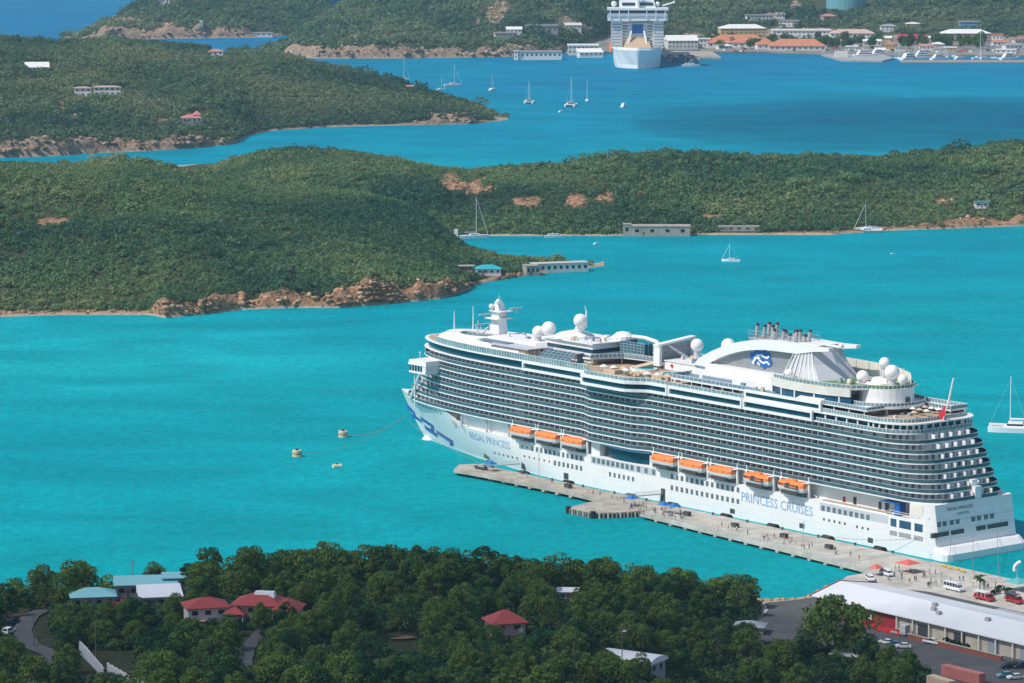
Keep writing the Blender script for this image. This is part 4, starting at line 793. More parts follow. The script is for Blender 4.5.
for i, s in enumerate((103, 101.4, 99.8, 98.2, 96.6, 94.4, 92.6, 90.8, 89.0, 87.2, 85.4, 83.6, 81.8, 80.2)):
    t = (2.4, -1.6, 2.0, -2.2, 1.2, 2.6, -1.0, 1.6, -1.8, 2.2, -1, 2.4, -2, 1.8)[i]; h = (63.2, 63.5, 63.0, 63.6, 63.2, 62.2, 61.6, 62.4, 61.8, 61.2, 62.6, 63.0, 62.8, 61.8)[i]; mb = MB(); h += .5; mb.tube((s, t, 58.5), (s - 0.5, t, h - .8), 0.6, 0.58, 8); o = sp_('exhaust_pipe', mb, M('pipe grey', (.42, .42, .42), .5, .15, .6), fn); mb = MB(); mb.tube((s - 0.5, t, h - .79), (s - 0.6, t, h), 0.64, 0.6, 8); sp_('pipe_end', mb, DGREY, o)
mb = MB()
for z in (58.8, 60.0, 61.2):
    mb.wall([(105, 4.4), (79, 4.4), (79, -4.4), (105, -4.4)], .1, z, z + .14, True)
for s in np.arange(79, 106, 3.2): mb.tube((s, 4.4, 58), (s, 4.4, 61.2), .1, None, 4); mb.tube((s, -4.4, 58), (s, -4.4, 61.2), .1, None, 4)
sp_('pipe_gallery', mb, GREY, fn); mb = MB(); mb.box(79, 105, -4.2, 4.2, 58.2, 58.9, 1, .4); sp_('pipe_base', mb, GREY, fn)
mb = MB(); mb.box(70, 80, -4.5, 4.5, 59.3, 59.6); mb.box(62.5, 70, 0.6, 1.8, 59.3, 59.9); mb.ball((63, 1.2, 60), .8, 8, 5); sp_('aft_wing', mb, WHITE, fn)
sk = [[(78, 6.4, 59.3), (72, 6.4, 59.3), (70, 0, 59.3), (72, -6.4, 59.3), (78, -6.4, 59.3)], [(80, 7.4, 53.5), (69, 7.6, 53.5), (66.5, 0, 53.5), (69, -7.6, 53.5), (80, -7.4, 53.5)], [(84, 8.4, 48.4), (65, 9.2, 48.4), (62, 0, 48.4), (65, -9.2, 48.4), (84, -8.4, 48.4)]]
mb = MB(); mb.loft(sk); sp_('funnel_skirt', mb, GREYWHITE, fn)
mb = MB()
for k in range(7):
    s = 83 - k * 2.6; mb.tube((s - 4.5 + k * 1.4, 6.6 + .03 * k, 58.6), (s, 8.9, 48.4), .16, .26, 5)
sp_('skirt_rib', mb, WHITE, fn)
radome(77, 11.5, 50.2, 1.5, 48.3)
# glazed club below, green court with its white fence
GP = [(86, 11.0), (82, 14.2), (74, 16.0), (64, 16.4), (54, 15.6), (46, 13)]
mb = MB(); mb.wall(GP, 0.6, ZU + 0.1, 46.1); cl = sp_('glazed_club', mb, BLUEGLASS); mb = MB(); mb.wall([(s, t + .5) for s, t in GP], 0.9, 46.0, 48.7); sp_('club_fascia', mb, CREAM, cl)
for s, t in ((82, 14.4), (76, 15.8), (69, 16.4), (60, 16.1), (50, 14.4)): mb = MB(); mb.box(s - .25, s + .25, t - .6, t + .15, ZU + .1, 46); sp_('club_column', mb, WHITE, cl)
mb = MB(); mb.prism([(s, t - .1) for s, t in GP] + [(44, 10), (40, 4), (40, -12), (86, -14)], 48.3, 48.6); sp_('court_deck', mb, CREAM)
mb = MB(); mb.box(47, 84, -13.5, 9.6, 48.61, 48.68); sp_('sports_court', mb, GREEN)
FP = [(96, -14.2), (80, -14.6), (64, -14.8), (52, -14.2), (44, -12), (38.5, -7)]
mb = MB(); mb.wall(FP, -0.25, 48.5, [53.5, 53.4, 53.2, 52.8, 52.0, 51.4]); o = sp_('court_fence', mb, CREAM)
for s, t in ((90, -14.3), (84, -14.4), (78, -14.6), (72, -14.65), (66, -14.7), (60, -14.6), (55, -14.3), (48, -13.1)): mb = MB(); mb.box(s - .15, s + .15, t - .05, t + .35, 48.6, 53.0); sp_('fence_post', mb, GREYWHITE, o)
rail([(86, 10.6), (82, 13.8), (74, 15.5), (64, 15.9), (54, 15.1), (46, 12.5), (41, 6), (40, -8)], 48.7, 1.2, step=1.8)
# aft tower, radomes, round disc
rd = [(44 + 9.2 * math.cos(a), -1 + 9.2 * math.sin(a)) for a in np.linspace(0, 2 * math.pi, 28, endpoint=False)]
rd2 = [(44 + 12.5 * math.cos(a), -1 + 13 * math.sin(a)) for a in np.linspace(0, 2 * math.pi, 32, endpoint=False)]
mb = MB(); mb.prism(rd2, ZU - .7, ZU + .12); sp_('round_deck', mb, WHITE); rail(rd2, ZU + .12, 1.2, step=1.4, closed=True, gm=DECKB)
mb = MB(); mb.prism(rd, ZU + .13, 48.9); ro = sp_('round_house', mb, WHITE); rail(rd, 48.9, 1.2, step=1.4, closed=True, gm=GREEN)
mb = MB(); mb.box(34.4, 35.6, -2.4, -0.6, ZU + .2, ZU + 2.4); sp_('door', mb, DGREY, ro)
mb = MB(); mb.box(40, 54, -5, 3, 48.95, 49.8, .5, .5); mb.box(42, 50, -4, 1, 49.6, 51.2, 1, 1); sp_('antenna_base', mb, CREAM)
radome(51.5, 2.5, 51.2, 2.1, 48); radome(45, -1, 56.2, 1.8, 50, rr=.5); radome(40.5, 0, 53.6, 2.5, 49); radome(36.5, -1, 51.6, 1.7, 48)
# stepped stern decks
AP = plan(17.5, 1.0, h=0); AP = [p for p in AP if p[0] < 56]
k0 = [i for i, p in enumerate(AP) if p[1] > 0]; k1 = [i for i, p in enumerate(AP) if p[1] < 0]
near_ = [AP[i] for i in k0]; far_ = [AP[i] for i in k1]
stern = list(reversed(near_)) + list(reversed(far_)) 
near_s = sorted([p for p in AP if p[1] > 0], key=lambda p: -p[0] * 1000 + 0)
path = [(55, 17.9)] + [p for p in near_ [::-1]] + [p for p in far_[::-1]] + [(55, -17.9)]
rail(path, ZT, 1.2, step=1.3, gm=RAILG)
mb = MB(); path2 = [(55, 17.2)] + [(p[0] + 4.5, p[1] * 0.96) for p in near_[::-1]] + [(p[0] + 4.5, p[1] * 0.96) for p in far_[::-1]] + [(55, -17.2)]
mb.prism(path2, ZU - .85, ZU - .6) if False else None
mb = MB(); mb.box(34, 56, 9.5, 17.2, 43.0, 43.4); o = sp_('stern_side_deck', mb, WHITE); rail([(56, 17.2), (34, 17.2), (34, 9.5)], 43.4, 1.1, step=1.4)
mb = MB(); mb.box(23, 52, -17.6, -9.5, 42.0, 42.4); o = sp_('stern_side_deck', mb, WHITE); rail([(52, -17.4), (23.2, -17.4), (23.2, -9.7), (36, -9.7)], 42.4, 1.3, step=1.4)
for s, t in ((36, 16.6), (43, 16.6), (50, 16.6), (24, -16.6), (30, -16.6), (24, -10.4), (30, -10.4)): mb = MB(); mb.tube((s, t, ZT), (s, t, 43 if t > 0 else 42), .22); sp_('deck_column', mb, WHITE)
for q in plan(16.2, 0.6, h=0)[:9] + plan(16.2, 0.6, h=0)[-9:] + [(16.8, t) for t in (-8, -4.8, -1.6, 1.6, 4.8, 8)] + [(s, t) for s in (32, 37, 42, 47, 52) for t in (18.4, -18.4)]: mb = MB(); mb.box(q[0] - .25, q[0] + .25, q[1] - .25, q[1] + .25, ZL, ZS - .02); sp_('gallery_column', mb, WHITE)
rail([(56, 19.0)] + [(p[0], p[1]) for p in plan(16.0, 0.0, h=0)[:9]][::-1] + [(p[0], p[1]) for p in plan(16.0, 0.0, h=0)[-9:]][::-1] + [(56, -19.0)], ZL - .02, 1.1, step=1.6)
mb = MB(); mb.box(40, 56, -9, 9, ZT + .06, 42.8); sp_('stern_bar', mb, CREAM); mb = MB(); mb.box(39.9, 40, -6, 6, ZT + .3, 42.4); sp_('bar_front', mb, M('dark wood', (.16, .08, .05), .5, .2, 1), None)
mb = MB(); mb.add([(66, 18.9, 43.9), (55, 18.9, 43.6), (55, 15.5, 44.6), (66, 15.5, 44.8), (66, 18.9, 44.0), (55, 18.9, 43.7), (55, 15.5, 44.7), (66, 15.5, 44.9)], [(0, 1, 2, 3), (4, 7, 6, 5), (0, 4, 5, 1), (1, 5, 6, 2), (2, 6, 7, 3), (3, 7, 4, 0)]); sp_('canvas_awning', mb, CREAM)
for i in range(9): 
    s = 25 + (i % 4) * 3.2; t = -6 + (i // 4) * 5.5; mb = MB(); mb.lathe((s, t, ZT + 1.9), [(1.3, 0), (.7, .4), (.1, .7)], 8); o = sp_('deck_parasol', mb, [WHITE, CREAM, TAN][i % 3]); mb = MB(); mb.tube((s, t, ZT), (s, t, ZT + 2), .06, None, 4); sp_('parasol_pole', mb, WHITE, o)
mb = MB(); mb.tube((24.5, -9.5, 43), (21.5, -9.0, 53), .42, .28, 8); sp_('stern_mast', mb, WHITE)
# flag
mb = MB(); mb.tube((17.6, 0, ZT - 1.5), (15.2, 0, 46.0), .14); fl = sp_('flag_staff', mb, WHITE); mb = MB(); n = 7
V = []; 
for i in range(n):
    for j in range(4): V.append((16.0 + 0.5 * i, 0.3 * math.sin(i * 1.1 + j * .4), 45.6 - j * 1.05 - 0.42 * i + .1 * math.sin(i * 1.4)))
mb.add(V, [(i * 4 + j, (i + 1) * 4 + j, (i + 1) * 4 + j + 1, i * 4 + j + 1) for i in range(n - 1) for j in range(3)]); sp_('red_flag', mb, RED, fl)
# lifeboat davits
LBS = (207.9, 193.4, 178.9, 130.1, 115.3, 100.4, 82.5, 65.6)
for s in LBS:
    for d in (-6.6, 6.6):
        mb = MB(); mb.box(s + d - .35, s + d + .35, 16.6, 19.4, 16.2, 16.75); mb.box(s + d - .35, s + d + .35, 18.5, 19.2, 11.5, 16.2); mb.tube((s + d * .82, 20.2, 16.5), (s + d, 19.3, 16.5), .25); mb.tube((s + d, 18.8, 16.6), (s + d, 19.0, 18.6), .3, .2); sp_('davit', mb, WHITE)

# small fittings scattered over the open decks
for i in range(56):
    z, s, t = ((ZT + .06, rng.uniform(24, 38), rng.uniform(-15, 15)), (ZU + .07, rng.uniform(62, 128), rng.choice([-1, 1]) * rng.uniform(13, 16.5)), (ZT + .06, rng.uniform(92, 130), rng.uniform(10, 17)), (ZT + 4.25, rng.uniform(216, 240), rng.uniform(-8, 6)), (46.85, rng.uniform(124, 145), rng.uniform(-6, 5)), (47.85, rng.uniform(188, 200), rng.uniform(-12, 3)), (48.7, rng.uniform(46, 60), rng.uniform(-11, 8)))[i % 7]
    a, b2, h = rng.uniform(.3, 1.0), rng.uniform(.3, .8), rng.uniform(.5, 1.6); mb = MB(); mb.box(s - a, s + a, t - b2, t + b2, z, z + h, .06, .06); sp_('deck_locker', mb, [WHITE, GREYWHITE, GREY, CREAM, DECKB, TAN][i % 6])
for i in range(30):
    s, t = 95 + (i % 15) * 2.3, 12.5 + (i // 15) * 2.4; mb = MB(); mb.box(s - .9, s + .9, t - .3, t + .3, ZT + .35, ZT + .48); mb.box(s - 1.3, s - .8, t - .3, t + .3, ZT + .48, ZT + .85, .1, 0); mb.box(s - .8, s - .7, t - .28, t + .28, ZT + .06, ZT + .35); mb.box(s + .7, s + .8, t - .28, t + .28, ZT + .06, ZT + .35); sp_('deck_lounger', mb, DECKB if i % 2 else CREAM)
# ================================================================== lifeboats, pier, quay
def ship_rz(a=0.0): return SHIP_A + a
LBM = M('lifeboat white', (0.72, 0.72, 0.70), .4, .06, .8)
def lifeboat_meshes(tender):
    root = thing('lifeboat', '', 'lifeboat')
    L = 6.1 if not tender else 6.4; prof = [(-1, .45), (-.85, .75), (-.5, .97), (0, 1.0), (.5, .97), (.82, .72), (1, .2)]
    mb = MB(); mb.loft([[(L * k, 2.25 * w_, 0), (L * k, 2.0 * w_, -1.0), (L * k, 0.9 * w_, -2.0 + .5 * abs(k) ** 3), (L * k, -0.9 * w_, -2.0 + .5 * abs(k) ** 3), (L * k, -2.0 * w_, -1.0), (L * k, -2.25 * w_, 0)] for k, w_ in prof]); mb.build('hull', LBM, root)
    mb = MB(); mb.loft([[(L * k * .985, 2.28 * w_, .02), (L * k * .97, 2.15 * w_, .9), (L * k * .93, 1.2 * w_, 1.75 * (.75 + .25 * w_)), (L * k * .93, -1.2 * w_, 1.75 * (.75 + .25 * w_)), (L * k * .97, -2.15 * w_, .9), (L * k * .985, -2.28 * w_, .02)] for k, w_ in prof]); cp = mb.build('canopy', ORANGE, root)
    mb = MB(); mb.box(-4.2, 3.6, -1.9, 1.96, -2.3, -1.55); mb.build('fender_skid', DGREY, root)
    if tender:
        for i in range(7):
            if i == 3: continue
            mb = MB(); x = -4.2 + i * 1.35; mb.box(x - .4, x + .4, 1.7, 2.3, .35, .95); mb.build('window', DGREY, cp)
        mb = MB(); mb.box(-.75, .75, 1.6, 2.36, -.2, 1.3); mb.build('door', DGREY, root); mb = MB(); mb.box(-5, 1.5, 1.9, 2.4, -.25, .02); mb.build('rubbing_strake', DGREY, root)
        mb = MB(); mb.box(-2.2, 2.4, -.8, .8, 1.65, 2.3, .4, .2); mb.build('wheelhouse', ORANGE, root)
    else:
        for i in range(3): mb = MB(); x = -3 + i * 2.8; mb.box(x - .35, x + .35, 1.5, 2.18, .5, .8); mb.build('hatch', DGREY, cp)
    return root
lb0 = None; te0 = None
LBL = ['orange-topped lifeboat hanging foremost on the ship, nearest the bow', 'orange-topped lifeboat second from the bow, between two others', 'orange-topped lifeboat just ahead of the blue-roofed glass restaurant', 'orange-topped lifeboat just behind the blue-roofed glass restaurant', 'orange-topped lifeboat second behind the blue-roofed glass restaurant', 'orange-topped lifeboat directly ahead of the two tenders with windows', 'orange tender with dark windows and door, the one nearer the bow', 'orange tender with dark windows and door, the sternmost of all boats']
for i, s in enumerate(LBS):
    p = S2W(s, 20.2, 14.9); t = i > 5
    if t:
        if te0 is None: te0 = o = lifeboat_meshes(True); o.location = p; o.rotation_euler.z = SHIP_A
        else: o = dup(te0, p, SHIP_A)
    else:
        if lb0 is None: lb0 = o = lifeboat_meshes(False); o.location = p; o.rotation_euler.z = SHIP_A
        else: o = dup(lb0, p, SHIP_A)
    o['label'] = LBL[i]; o['group'] = 'lifeboats along the side of the cruise ship'
CONC = M('weathered concrete', (0.38, 0.35, 0.295), .85, .3, .2); CONC2 = M('pale concrete', (0.45, 0.425, 0.37), .85, .28, .16); ASPH = M('asphalt', (0.085, 0.085, 0.088), .9, .25, .15); PILE = M('pile steel', (0.20, 0.18, 0.15), .8, .35, .7)
def SL(P): return [S2W(s, t).to_2d() for s, t in P]
PZ = 2.0
NE = 27.5     # edge of the pier on the ship's side
walk = [(227, 34), (225, 28.5), (222, NE), (113, NE), (113, 43.5), (150, 40.0), (162, 39.5), (205, 41.0), (219, 42.5)]
mainp = [(112.95, NE), (0, NE + 1), (-8, NE + 1.5), (-8, 56), (0, 53.2), (40, 50.2), (80, 48), (112.95, 45.5)]
pr = thing('concrete_pier', 'long concrete pier beside the cruise ship, on piles, with a wider platform part way along', 'pier', SHIP_O, SHIP_A)
mb = MB(); mb.prism(walk, PZ - .9, PZ); mb.build('walkway', CONC, pr); mb = MB(); mb.prism(mainp, PZ - 1.1, PZ + .004); mb.build('deck', CONC2, pr)
plat = [tuple((Vector(gnd(x, y, PZ)) - SHIP_O).dot(U) for U in (UX, UY)) for x, y in ((600, 500), (587, 502.5), (568.5, 507.5), (593, 512.5), (615, 512.3), (641, 511))]
mb = MB(); mb.prism(plat, PZ - .5, PZ - .02); mb.build('platform', CONC, pr)
mb = MB()
for a, b2 in zip(plat[:-1], plat[1:]):
    L = math.hypot(b2[0] - a[0], b2[1] - a[1]); n = int(L / 1.25)
    for i in range(n):
        k = (i + .5) / n; x = a[0] + (b2[0] - a[0]) * k; y = a[1] + (b2[1] - a[1]) * k; mb.cur = i % 2; mb.tube((x, y, -2), (x, y, PZ - .25), .5, None, 6)
mb.build('sheet_piling', [PILE, CONC], pr)  # dark and light piles alternate: rib shading put into the colour
for s, t, r in ((*plat[2], .9), (*plat[3], .9)): mb = MB(); mb.tube((s, t, -1), (s, t, PZ + .4), r, None, 10); mb.build('rubber_fender', BLACK, pr)
for s in np.arange(216, 152, -7.5): mb = MB(); mb.box(s - .8, s + .8, NE + 1, 40.2, PZ - 1.5, PZ - .91); mb.tube((s, 38.6, -3), (s, 38.6, PZ - 1.5), .55, None, 8); mb.tube((s, NE + 2, -3), (s, NE + 2, PZ - 1.5), .55, None, 8); mb.build('pile_bent', CONC, pr)
for s in np.arange(104, 2, -8.0): te = 45.2 + (112 - s) * .07; mb = MB(); mb.box(s - .7, s + .7, NE + 2, te + .4, PZ - 1.7, PZ - 1.12); mb.tube((s, te - .4, -3), (s, te - .4, PZ - 1.7), .6, None, 8); mb.tube((s, te - 8, -3), (s, te - 8, PZ - 1.7), .6, None, 8); mb.build('pile_bent', CONC, pr)
mb = MB(); oe = [(112, 45.4), (80, 47.8), (40, 50), (2, 52.9)]; mb.wall(oe, .25, PZ + .01, PZ + .35); mb.build('kerb', CONC2, pr)
RW = M('galvanised rail', (.55, .56, .57), .45, .08, .8, .2)
mb = MB()
for z in (.5, .85, 1.2): mb.wall([(s, t - .1) for s, t in oe], .07, PZ + z, PZ + z + .07)
acc = 0
for a, b2 in zip(oe[:-1], oe[1:]):
    L = math.hypot(b2[0] - a[0], b2[1] - a[1]); n = int(L / 1.8)
    for i in range(n): k = i / n; x = a[0] + (b2[0] - a[0]) * k; y = a[1] + (b2[1] - a[1]) * k; mb.box(x - .06, x + .06, y - .2, y - .06, PZ + .02, PZ + 1.3)
mb.build('guard_rail', RW, pr)
mb = MB(); mb.wall([(219, 42.2), (205, 40.7), (162, 39.2), (150, 39.8)], .35, PZ, PZ + .4); mb.build('kerb', CONC, pr)
for s in np.arange(214, 4, -17): mb = MB(); mb.lathe((s, NE + 1.2, PZ), [(.35, 0), (.28, .5), (.5, .7), (.4, .85)], 10); mb.build('bollard', DGREY, pr)
for s in (201, 176, 142, 120, 93, 70, 44, 20): o = MB().tube((-1.9, 0, 0), (1.9, 0, 0), 1.55, None, 14).build('fender', BLACK, None, S2W(s, 24.6, .7), SHIP_A); tag(o, 'large black floating fender between ship and pier, seen edge on', 'fender', 'floating fenders along the ship')
# quay land behind the stern
qp = [(-8, NE + 1.5), (-8, 66), (-14.5, 76), (-24, 94), (-23, 104), (-20, 112)] + [tuple((Vector(gnd(x, y, 2.25)) - SHIP_O).dot(U) for U in (UX, UY)) for x, y in ((762, 606), (752, 617), (738, 640), (715, 690), (700, 760), (900, 790))] + [(-330, 150), (-330, 33), (-70, NE + 3)]
o = MB(); o.prism(qp, -2, 2.25); o = o.build('quay_ground', CONC2, None, SHIP_O, SHIP_A); tag(o, 'concrete quay behind the stern of the ship', None, None, 'structure')
o = MB(); o.prism([(-19, 84), (-24.5, 95), (-23.5, 104), (-21, 112)] + [tuple((Vector(gnd(x, y, 2.25)) - SHIP_O).dot(U) for U in (UX, UY)) for x, y in ((768, 610), (757, 620), (745, 642), (720, 690), (710, 745), (880, 770))] + [(-320, 148), (-320, 62), (-40, 63), (-26, 70)], 2.2, 2.262); o = o.build('asphalt_lot', ASPH, None, SHIP_O, SHIP_A); tag(o, 'grey asphalt around the warehouse', None, None, 'structure')
for i in range(7):
    o = MB(); o.box(-64 - i * 9, -60 - i * 9, 66.5, 66.7, 2.262, 2.268); o = o.build('road_marking', M('road paint', (.7, .7, .66), .7, .15, 1), None, SHIP_O, SHIP_A); tag(o, 'white dash painted on the quay road', None, None, 'structure')
yb = M('yellow kerb paint', (.62, .40, .06), .7, .25, .5)
rocks = thing('stone_revetment', 'low bank of ochre boulders along the shore left of the warehouse', 'stone bank', S2W(-21, 106, 0)); mb = MB()
for i in range(70):
    k = i / 70; s, t = (-13.5 - 10 * k * 1.1, 76 + 18 * k * 1.1) if k < .5 else (-23.5 + (k - .5) * 20, 95 + (k - .5) * 50); r = .7 + rng.random() * .7; p = S2W(s + rng.normal() * .8, t + rng.normal() * .8, .9 + rng.random() * 1.1) - S2W(-21, 106, 0)
    mb.ball(tuple(p), r, 6, 4, .7)
mb.sm = [False] * len(mb.sm); mb.build('boulder_bank', M('ochre stone', (.40, .27, .12), .9, .35, .8), rocks)
# --- warehouse
wh = thing('warehouse', 'long low warehouse with a pale metal roof, dark red end and cream walls', 'warehouse', S2W(-39, 105, 2.262), SHIP_A)
ROOFW = M('pale metal roof', (.62, .64, .66), .45, .06, .12); DRED = M('dark red paint', (.30, .025, .035), .6, .12, .5); WALLC = M('cream stained wall', (.46, .42, .34), .8, .2, .3); BRICK = M('red brick', (.25, .07, .05), .8, .2, .6)
Lw = 170
mb = MB(); mb.loft([[(x, 3.4, 0), (x, 3.4, 4.5), (x, -7, 7.1), (x, -21, 4.7), (x, -21, 0)] for x in (-.4, -33)]); wl = mb.build('wall', DRED, wh); mb = MB(); mb.loft([[(x, 3.4, 0), (x, 3.4, 4.5), (x, -7, 7.1), (x, -21, 4.7), (x, -21, 0)] for x in (-33.02, -Lw)]); mb.build('wall', WALLC, wh)
mb = MB(); mb.loft([[(x, 4.6, 4.42), (x, 4.6, 4.7), (x, -7, 7.5), (x, -22, 4.9), (x, -22, 4.6), (x, -7, 7.2)] for x in (0.6, -Lw - .6)]); rf = mb.build('roof', ROOFW, wh)
mb = MB(); mb.loft([[(x, 4.8, 4.3), (x, 4.8, 4.85), (x, -7, 7.72), (x, -22.2, 5.1), (x, -22.2, 4.5), (x, -7, 7.1)] for x in (0.6, 1.0)]); mb.build('bargeboard', DRED, wh)
for x, y in ((-42, -2.5), (-45.5, -1), (-62, -3.5), (-40, -5), (-90, 0)): mb = MB(); z = 7.5 - (y + 7) * .24; mb.box(x - .7, x + .7, y - .6, y + .6, z - .2, z + .9); mb.build('roof_vent', GREY, rf)
for x in (-14, -18, -22.5): mb = MB(); mb.box(x - .7, x + .7, 3.35, 3.5, 1.0, 3.4); mb.build('window', CREAM, wh)
for x in (-44, -58, -71, -83, -96): mb = MB(); mb.box(x - 2.2, x + 2.2, 3.35, 3.48, 0, 3.3); mb.build('shutter_door', DGREY if x > -60 else M('grey blue door', (.25, .30, .34), .6, .1, .5), wh)
for x in np.arange(-34, -110, -6.4): mb = MB(); mb.box(x - .2, x + .2, 3.9, 4.3, 0, 4.5); mb.build('column', CREAM, wh)
o = thing('brick_wall', 'low red brick loading wall along the warehouse front', 'wall', S2W(-82, 113.5, 2.262), SHIP_A); MB().box(-36, 0, -.3, .3, 0, 1.3).build('wall_body', BRICK, o); MB().box(-36.2, .2, -.4, .4, 1.3, 1.45).build('coping', CONC, o)
o = thing('red_fence', 'low bright red fence panels before the red end of the warehouse', 'fence', S2W(-54, 112, 2.262), SHIP_A); MB().box(-11, 0, -.12, .12, 0.1, 1.5).build('panel', RED, o); MB().box(-24, -13, .8, 1.1, 0.1, 1.5).build('panel', RED, o)
o = thing('market_shed', 'open shed with a grey roof and red posts at the right edge of the quay', 'shed', S2W(-80, 78.5, 2.262), SHIP_A); MB().box(-40, 0, -4, 4, 2.9, 3.2, .1, .1).build('roof', GREY, o); MB().box(-39.5, -.5, -3.4, 3.4, .05, 1.4).build('stall_front', DRED, o)
for x in np.arange(-39, 0, 6.4): MB().box(x - .12, x + .12, 3.5, 3.75, 0, 2.9).build('post', DRED, o)
# ------------------------------------------------------------------ vehicles
TYRE = BLACK; CARGLASS = M('car window glass', (.02, .03, .035), .1, .2, 1, 0, .5); LAMP = M('lamp lens', (.7, .7, .65), .2, .05, 2)
def vehicle(name, label, cat, loc, rz, kind, mat, group=None, mat2=None):
    r = thing(name, label, cat, loc, rz, group)
    D = {'car': (4.4, 1.75, [(-2.2, .35), (-2.2, .85), (-2.0, .95), (-1.75, 1.0), (1.0, 1.0), (2.1, .8), (2.2, .6), (2.2, .35)], [(-1.7, 1.0), (-1.25, 1.45), (.25, 1.47), (1.0, 1.0)], 1.3),
         'suv': (4.7, 1.85, [(-2.3, .4), (-2.3, 1.05), (-2.2, 1.1), (1.0, 1.1), (2.25, .98), (2.35, .7), (2.35, .4)], [(-2.25, 1.1), (-2.05, 1.75), (.4, 1.78), (1.15, 1.1)], 1.4),
         'van': (5.2, 1.9, [(-2.6, .4), (-2.6, 1.15), (1.7, 1.15), (2.45, 1.0), (2.6, .7), (2.6, .4)], [(-2.58, 1.15), (-2.5, 2.05), (1.0, 2.1), (1.75, 1.15)], 1.6),
         'minibus': (7.0, 2.1, [(-3.5, .45), (-3.5, 1.3), (2.6, 1.3), (3.35, 1.1), (3.5, .8), (3.5, .45)], [(-3.48, 1.3), (-3.4, 2.55), (2.0, 2.6), (2.65, 1.3)], 2.2),
         'pickup': (5.4, 1.9, [(-2.7, .5), (-2.7, 1.05), (1.1, 1.05), (2.55, .98), (2.7, .7), (2.7, .5)], [(-.6, 1.05), (-.4, 1.75), (.7, 1.78), (1.3, 1.05)], 1.7),
         'truck': (7.2, 2.2, [(-3.6, .6), (-3.6, .95), (1.7, .95), (1.75, 1.35), (3.4, 1.25), (3.6, .8), (3.6, .5)], [(1.55, 1.3), (1.6, 2.15), (2.3, 2.2), (2.75, 1.32)], 2.3)}[kind]
    L, W_, low, cab, ax = D
    def ext(P, y, top=0.0):
        zs = [p[1] for p in P]; z0, z1 = min(zs), max(zs); mb = MB(); mb.loft([[(x, yy * (1 - top * (z - z0) / (z1 - z0)), z) for x, z in P] for yy in (-y, y)]); return mb
    ext(low, W_ / 2).build('body', mat, r); c = ext(cab, W_ / 2 * .97, .13).build('cabin', mat, r)
    zs = [p[1] for p in cab]; zb, zt = min(zs), max(zs); mz = lambda z: zb + (z - zb) * .8 + .09
    G = [(x * .98 + (sum(p[0] for p in cab) / 4) * .02, mz(z)) for x, z in cab]; g = ext(G, W_ / 2 * .985, .11); g.build('window', CARGLASS, r)
    sx = [(cab[0][0] - .02, .06), (cab[3][0] + .03, -.1)]
    P2 = [(x * 1.012, zb + (z - zb) * .86 + .05) for x, z in cab]; ext(P2, W_ / 2 * .80, .11).build('windscreen', CARGLASS, r)
    if kind in ('minibus', 'van'):
        for x in np.arange(cab[0][0] + 1.2, cab[2][0], 1.25): MB().box(x - .07, x + .07, -W_ / 2 * .995, W_ / 2 * .995, zb + .05, zt - .2).build('pillar', mat, r)
    for x in (-ax, ax):
        for y in (-1, 1): w_ = MB().tube((x, y * (W_ / 2 - .22), .33), (x, y * (W_ / 2 + .02), .33), .34, None, 12).build('wheel', TYRE, r); MB().tube((x, y * (W_ / 2 + .021), .33), (x, y * (W_ / 2 + .04), .33), .18, None, 8).build('rim', GREY, w_)
    for y in (-1, 1): MB().box(L / 2 - .12, L / 2 + .02, y * W_ * .36 - .15, y * W_ * .36 + .15, .68, .82).build('headlight', LAMP, r)
    if kind == 'truck':
        m2 = mat2 or mat; MB().box(-3.55, 1.5, -1.1, 1.1, 2.45, 2.6).build('canopy', m2, r)
        for x in (-3.4, -1.8, -.2, 1.35):
            for y in (-1, 1): MB().box(x - .05, x + .05, y * 1.02 - .05, y * 1.02 + .05, .95, 2.45).build('canopy_post', m2, r)
        for x in (-2.9, -1.9, -.9, .1, 1.0): MB().box(x - .25, x + .25, -.95, .95, .95, 1.75).build('bench_seat', mat, r)
    if kind == 'pickup': MB().box(-2.55, -.75, -.8, .8, .98, 1.06).build('load_bed', DGREY, r)
    return r
CW = M('white car paint', (.75, .76, .77), .3, .03, 1); CBL = M('blue car paint', (.05, .13, .28), .3, .05, 1); CSV = M('silver car paint', (.42, .43, .45), .3, .05, 1); CBK = M('black car paint', (.02, .02, .023), .25, .1, 1); CRD = M('red truck paint', (.42, .03, .04), .35, .08, 1); CTL = M('teal car paint', (.10, .35, .40), .35, .08, 1)
QZ = 2.265
def qp_(x, y): return gnd(x, y, QZ)
vehicle('white_van', 'white van parked alone at the head of the pier, left of the other', 'van', qp_(870, 580.5), SHIP_A + 2.6, 'suv', CW)
vehicle('white_van', 'white passenger van parked beside the red tent', 'van', qp_(887, 575.5), SHIP_A + 2.9, 'van', CW)
vehicle('minibus', 'white minibus with luggage rack driving along the quay', 'minibus', qp_(954, 590.5), SHIP_A + math.pi - .05, 'minibus', CW)
vehicle('safari_truck', 'open red safari truck with a white roof', 'truck', qp_(984, 600), SHIP_A + math.pi, 'truck', CRD, None, CW)
vehicle('safari_truck', 'dark red safari truck with a black front at the right edge', 'truck', qp_(1014, 602.5), SHIP_A + math.pi - .2, 'truck', CRD, None, CBK)
vehicle('parked_car', 'white car parked leftmost before the red fence', 'car', qp_(886, 644), SHIP_A + .2, 'car', CW)
vehicle('parked_car', 'blue car parked between two white cars near the red fence', 'car', qp_(894, 646), SHIP_A + .5, 'car', CBL)
vehicle('parked_car', 'white car parked right of the blue one', 'car', qp_(903, 648), SHIP_A + .8, 'car', CW)
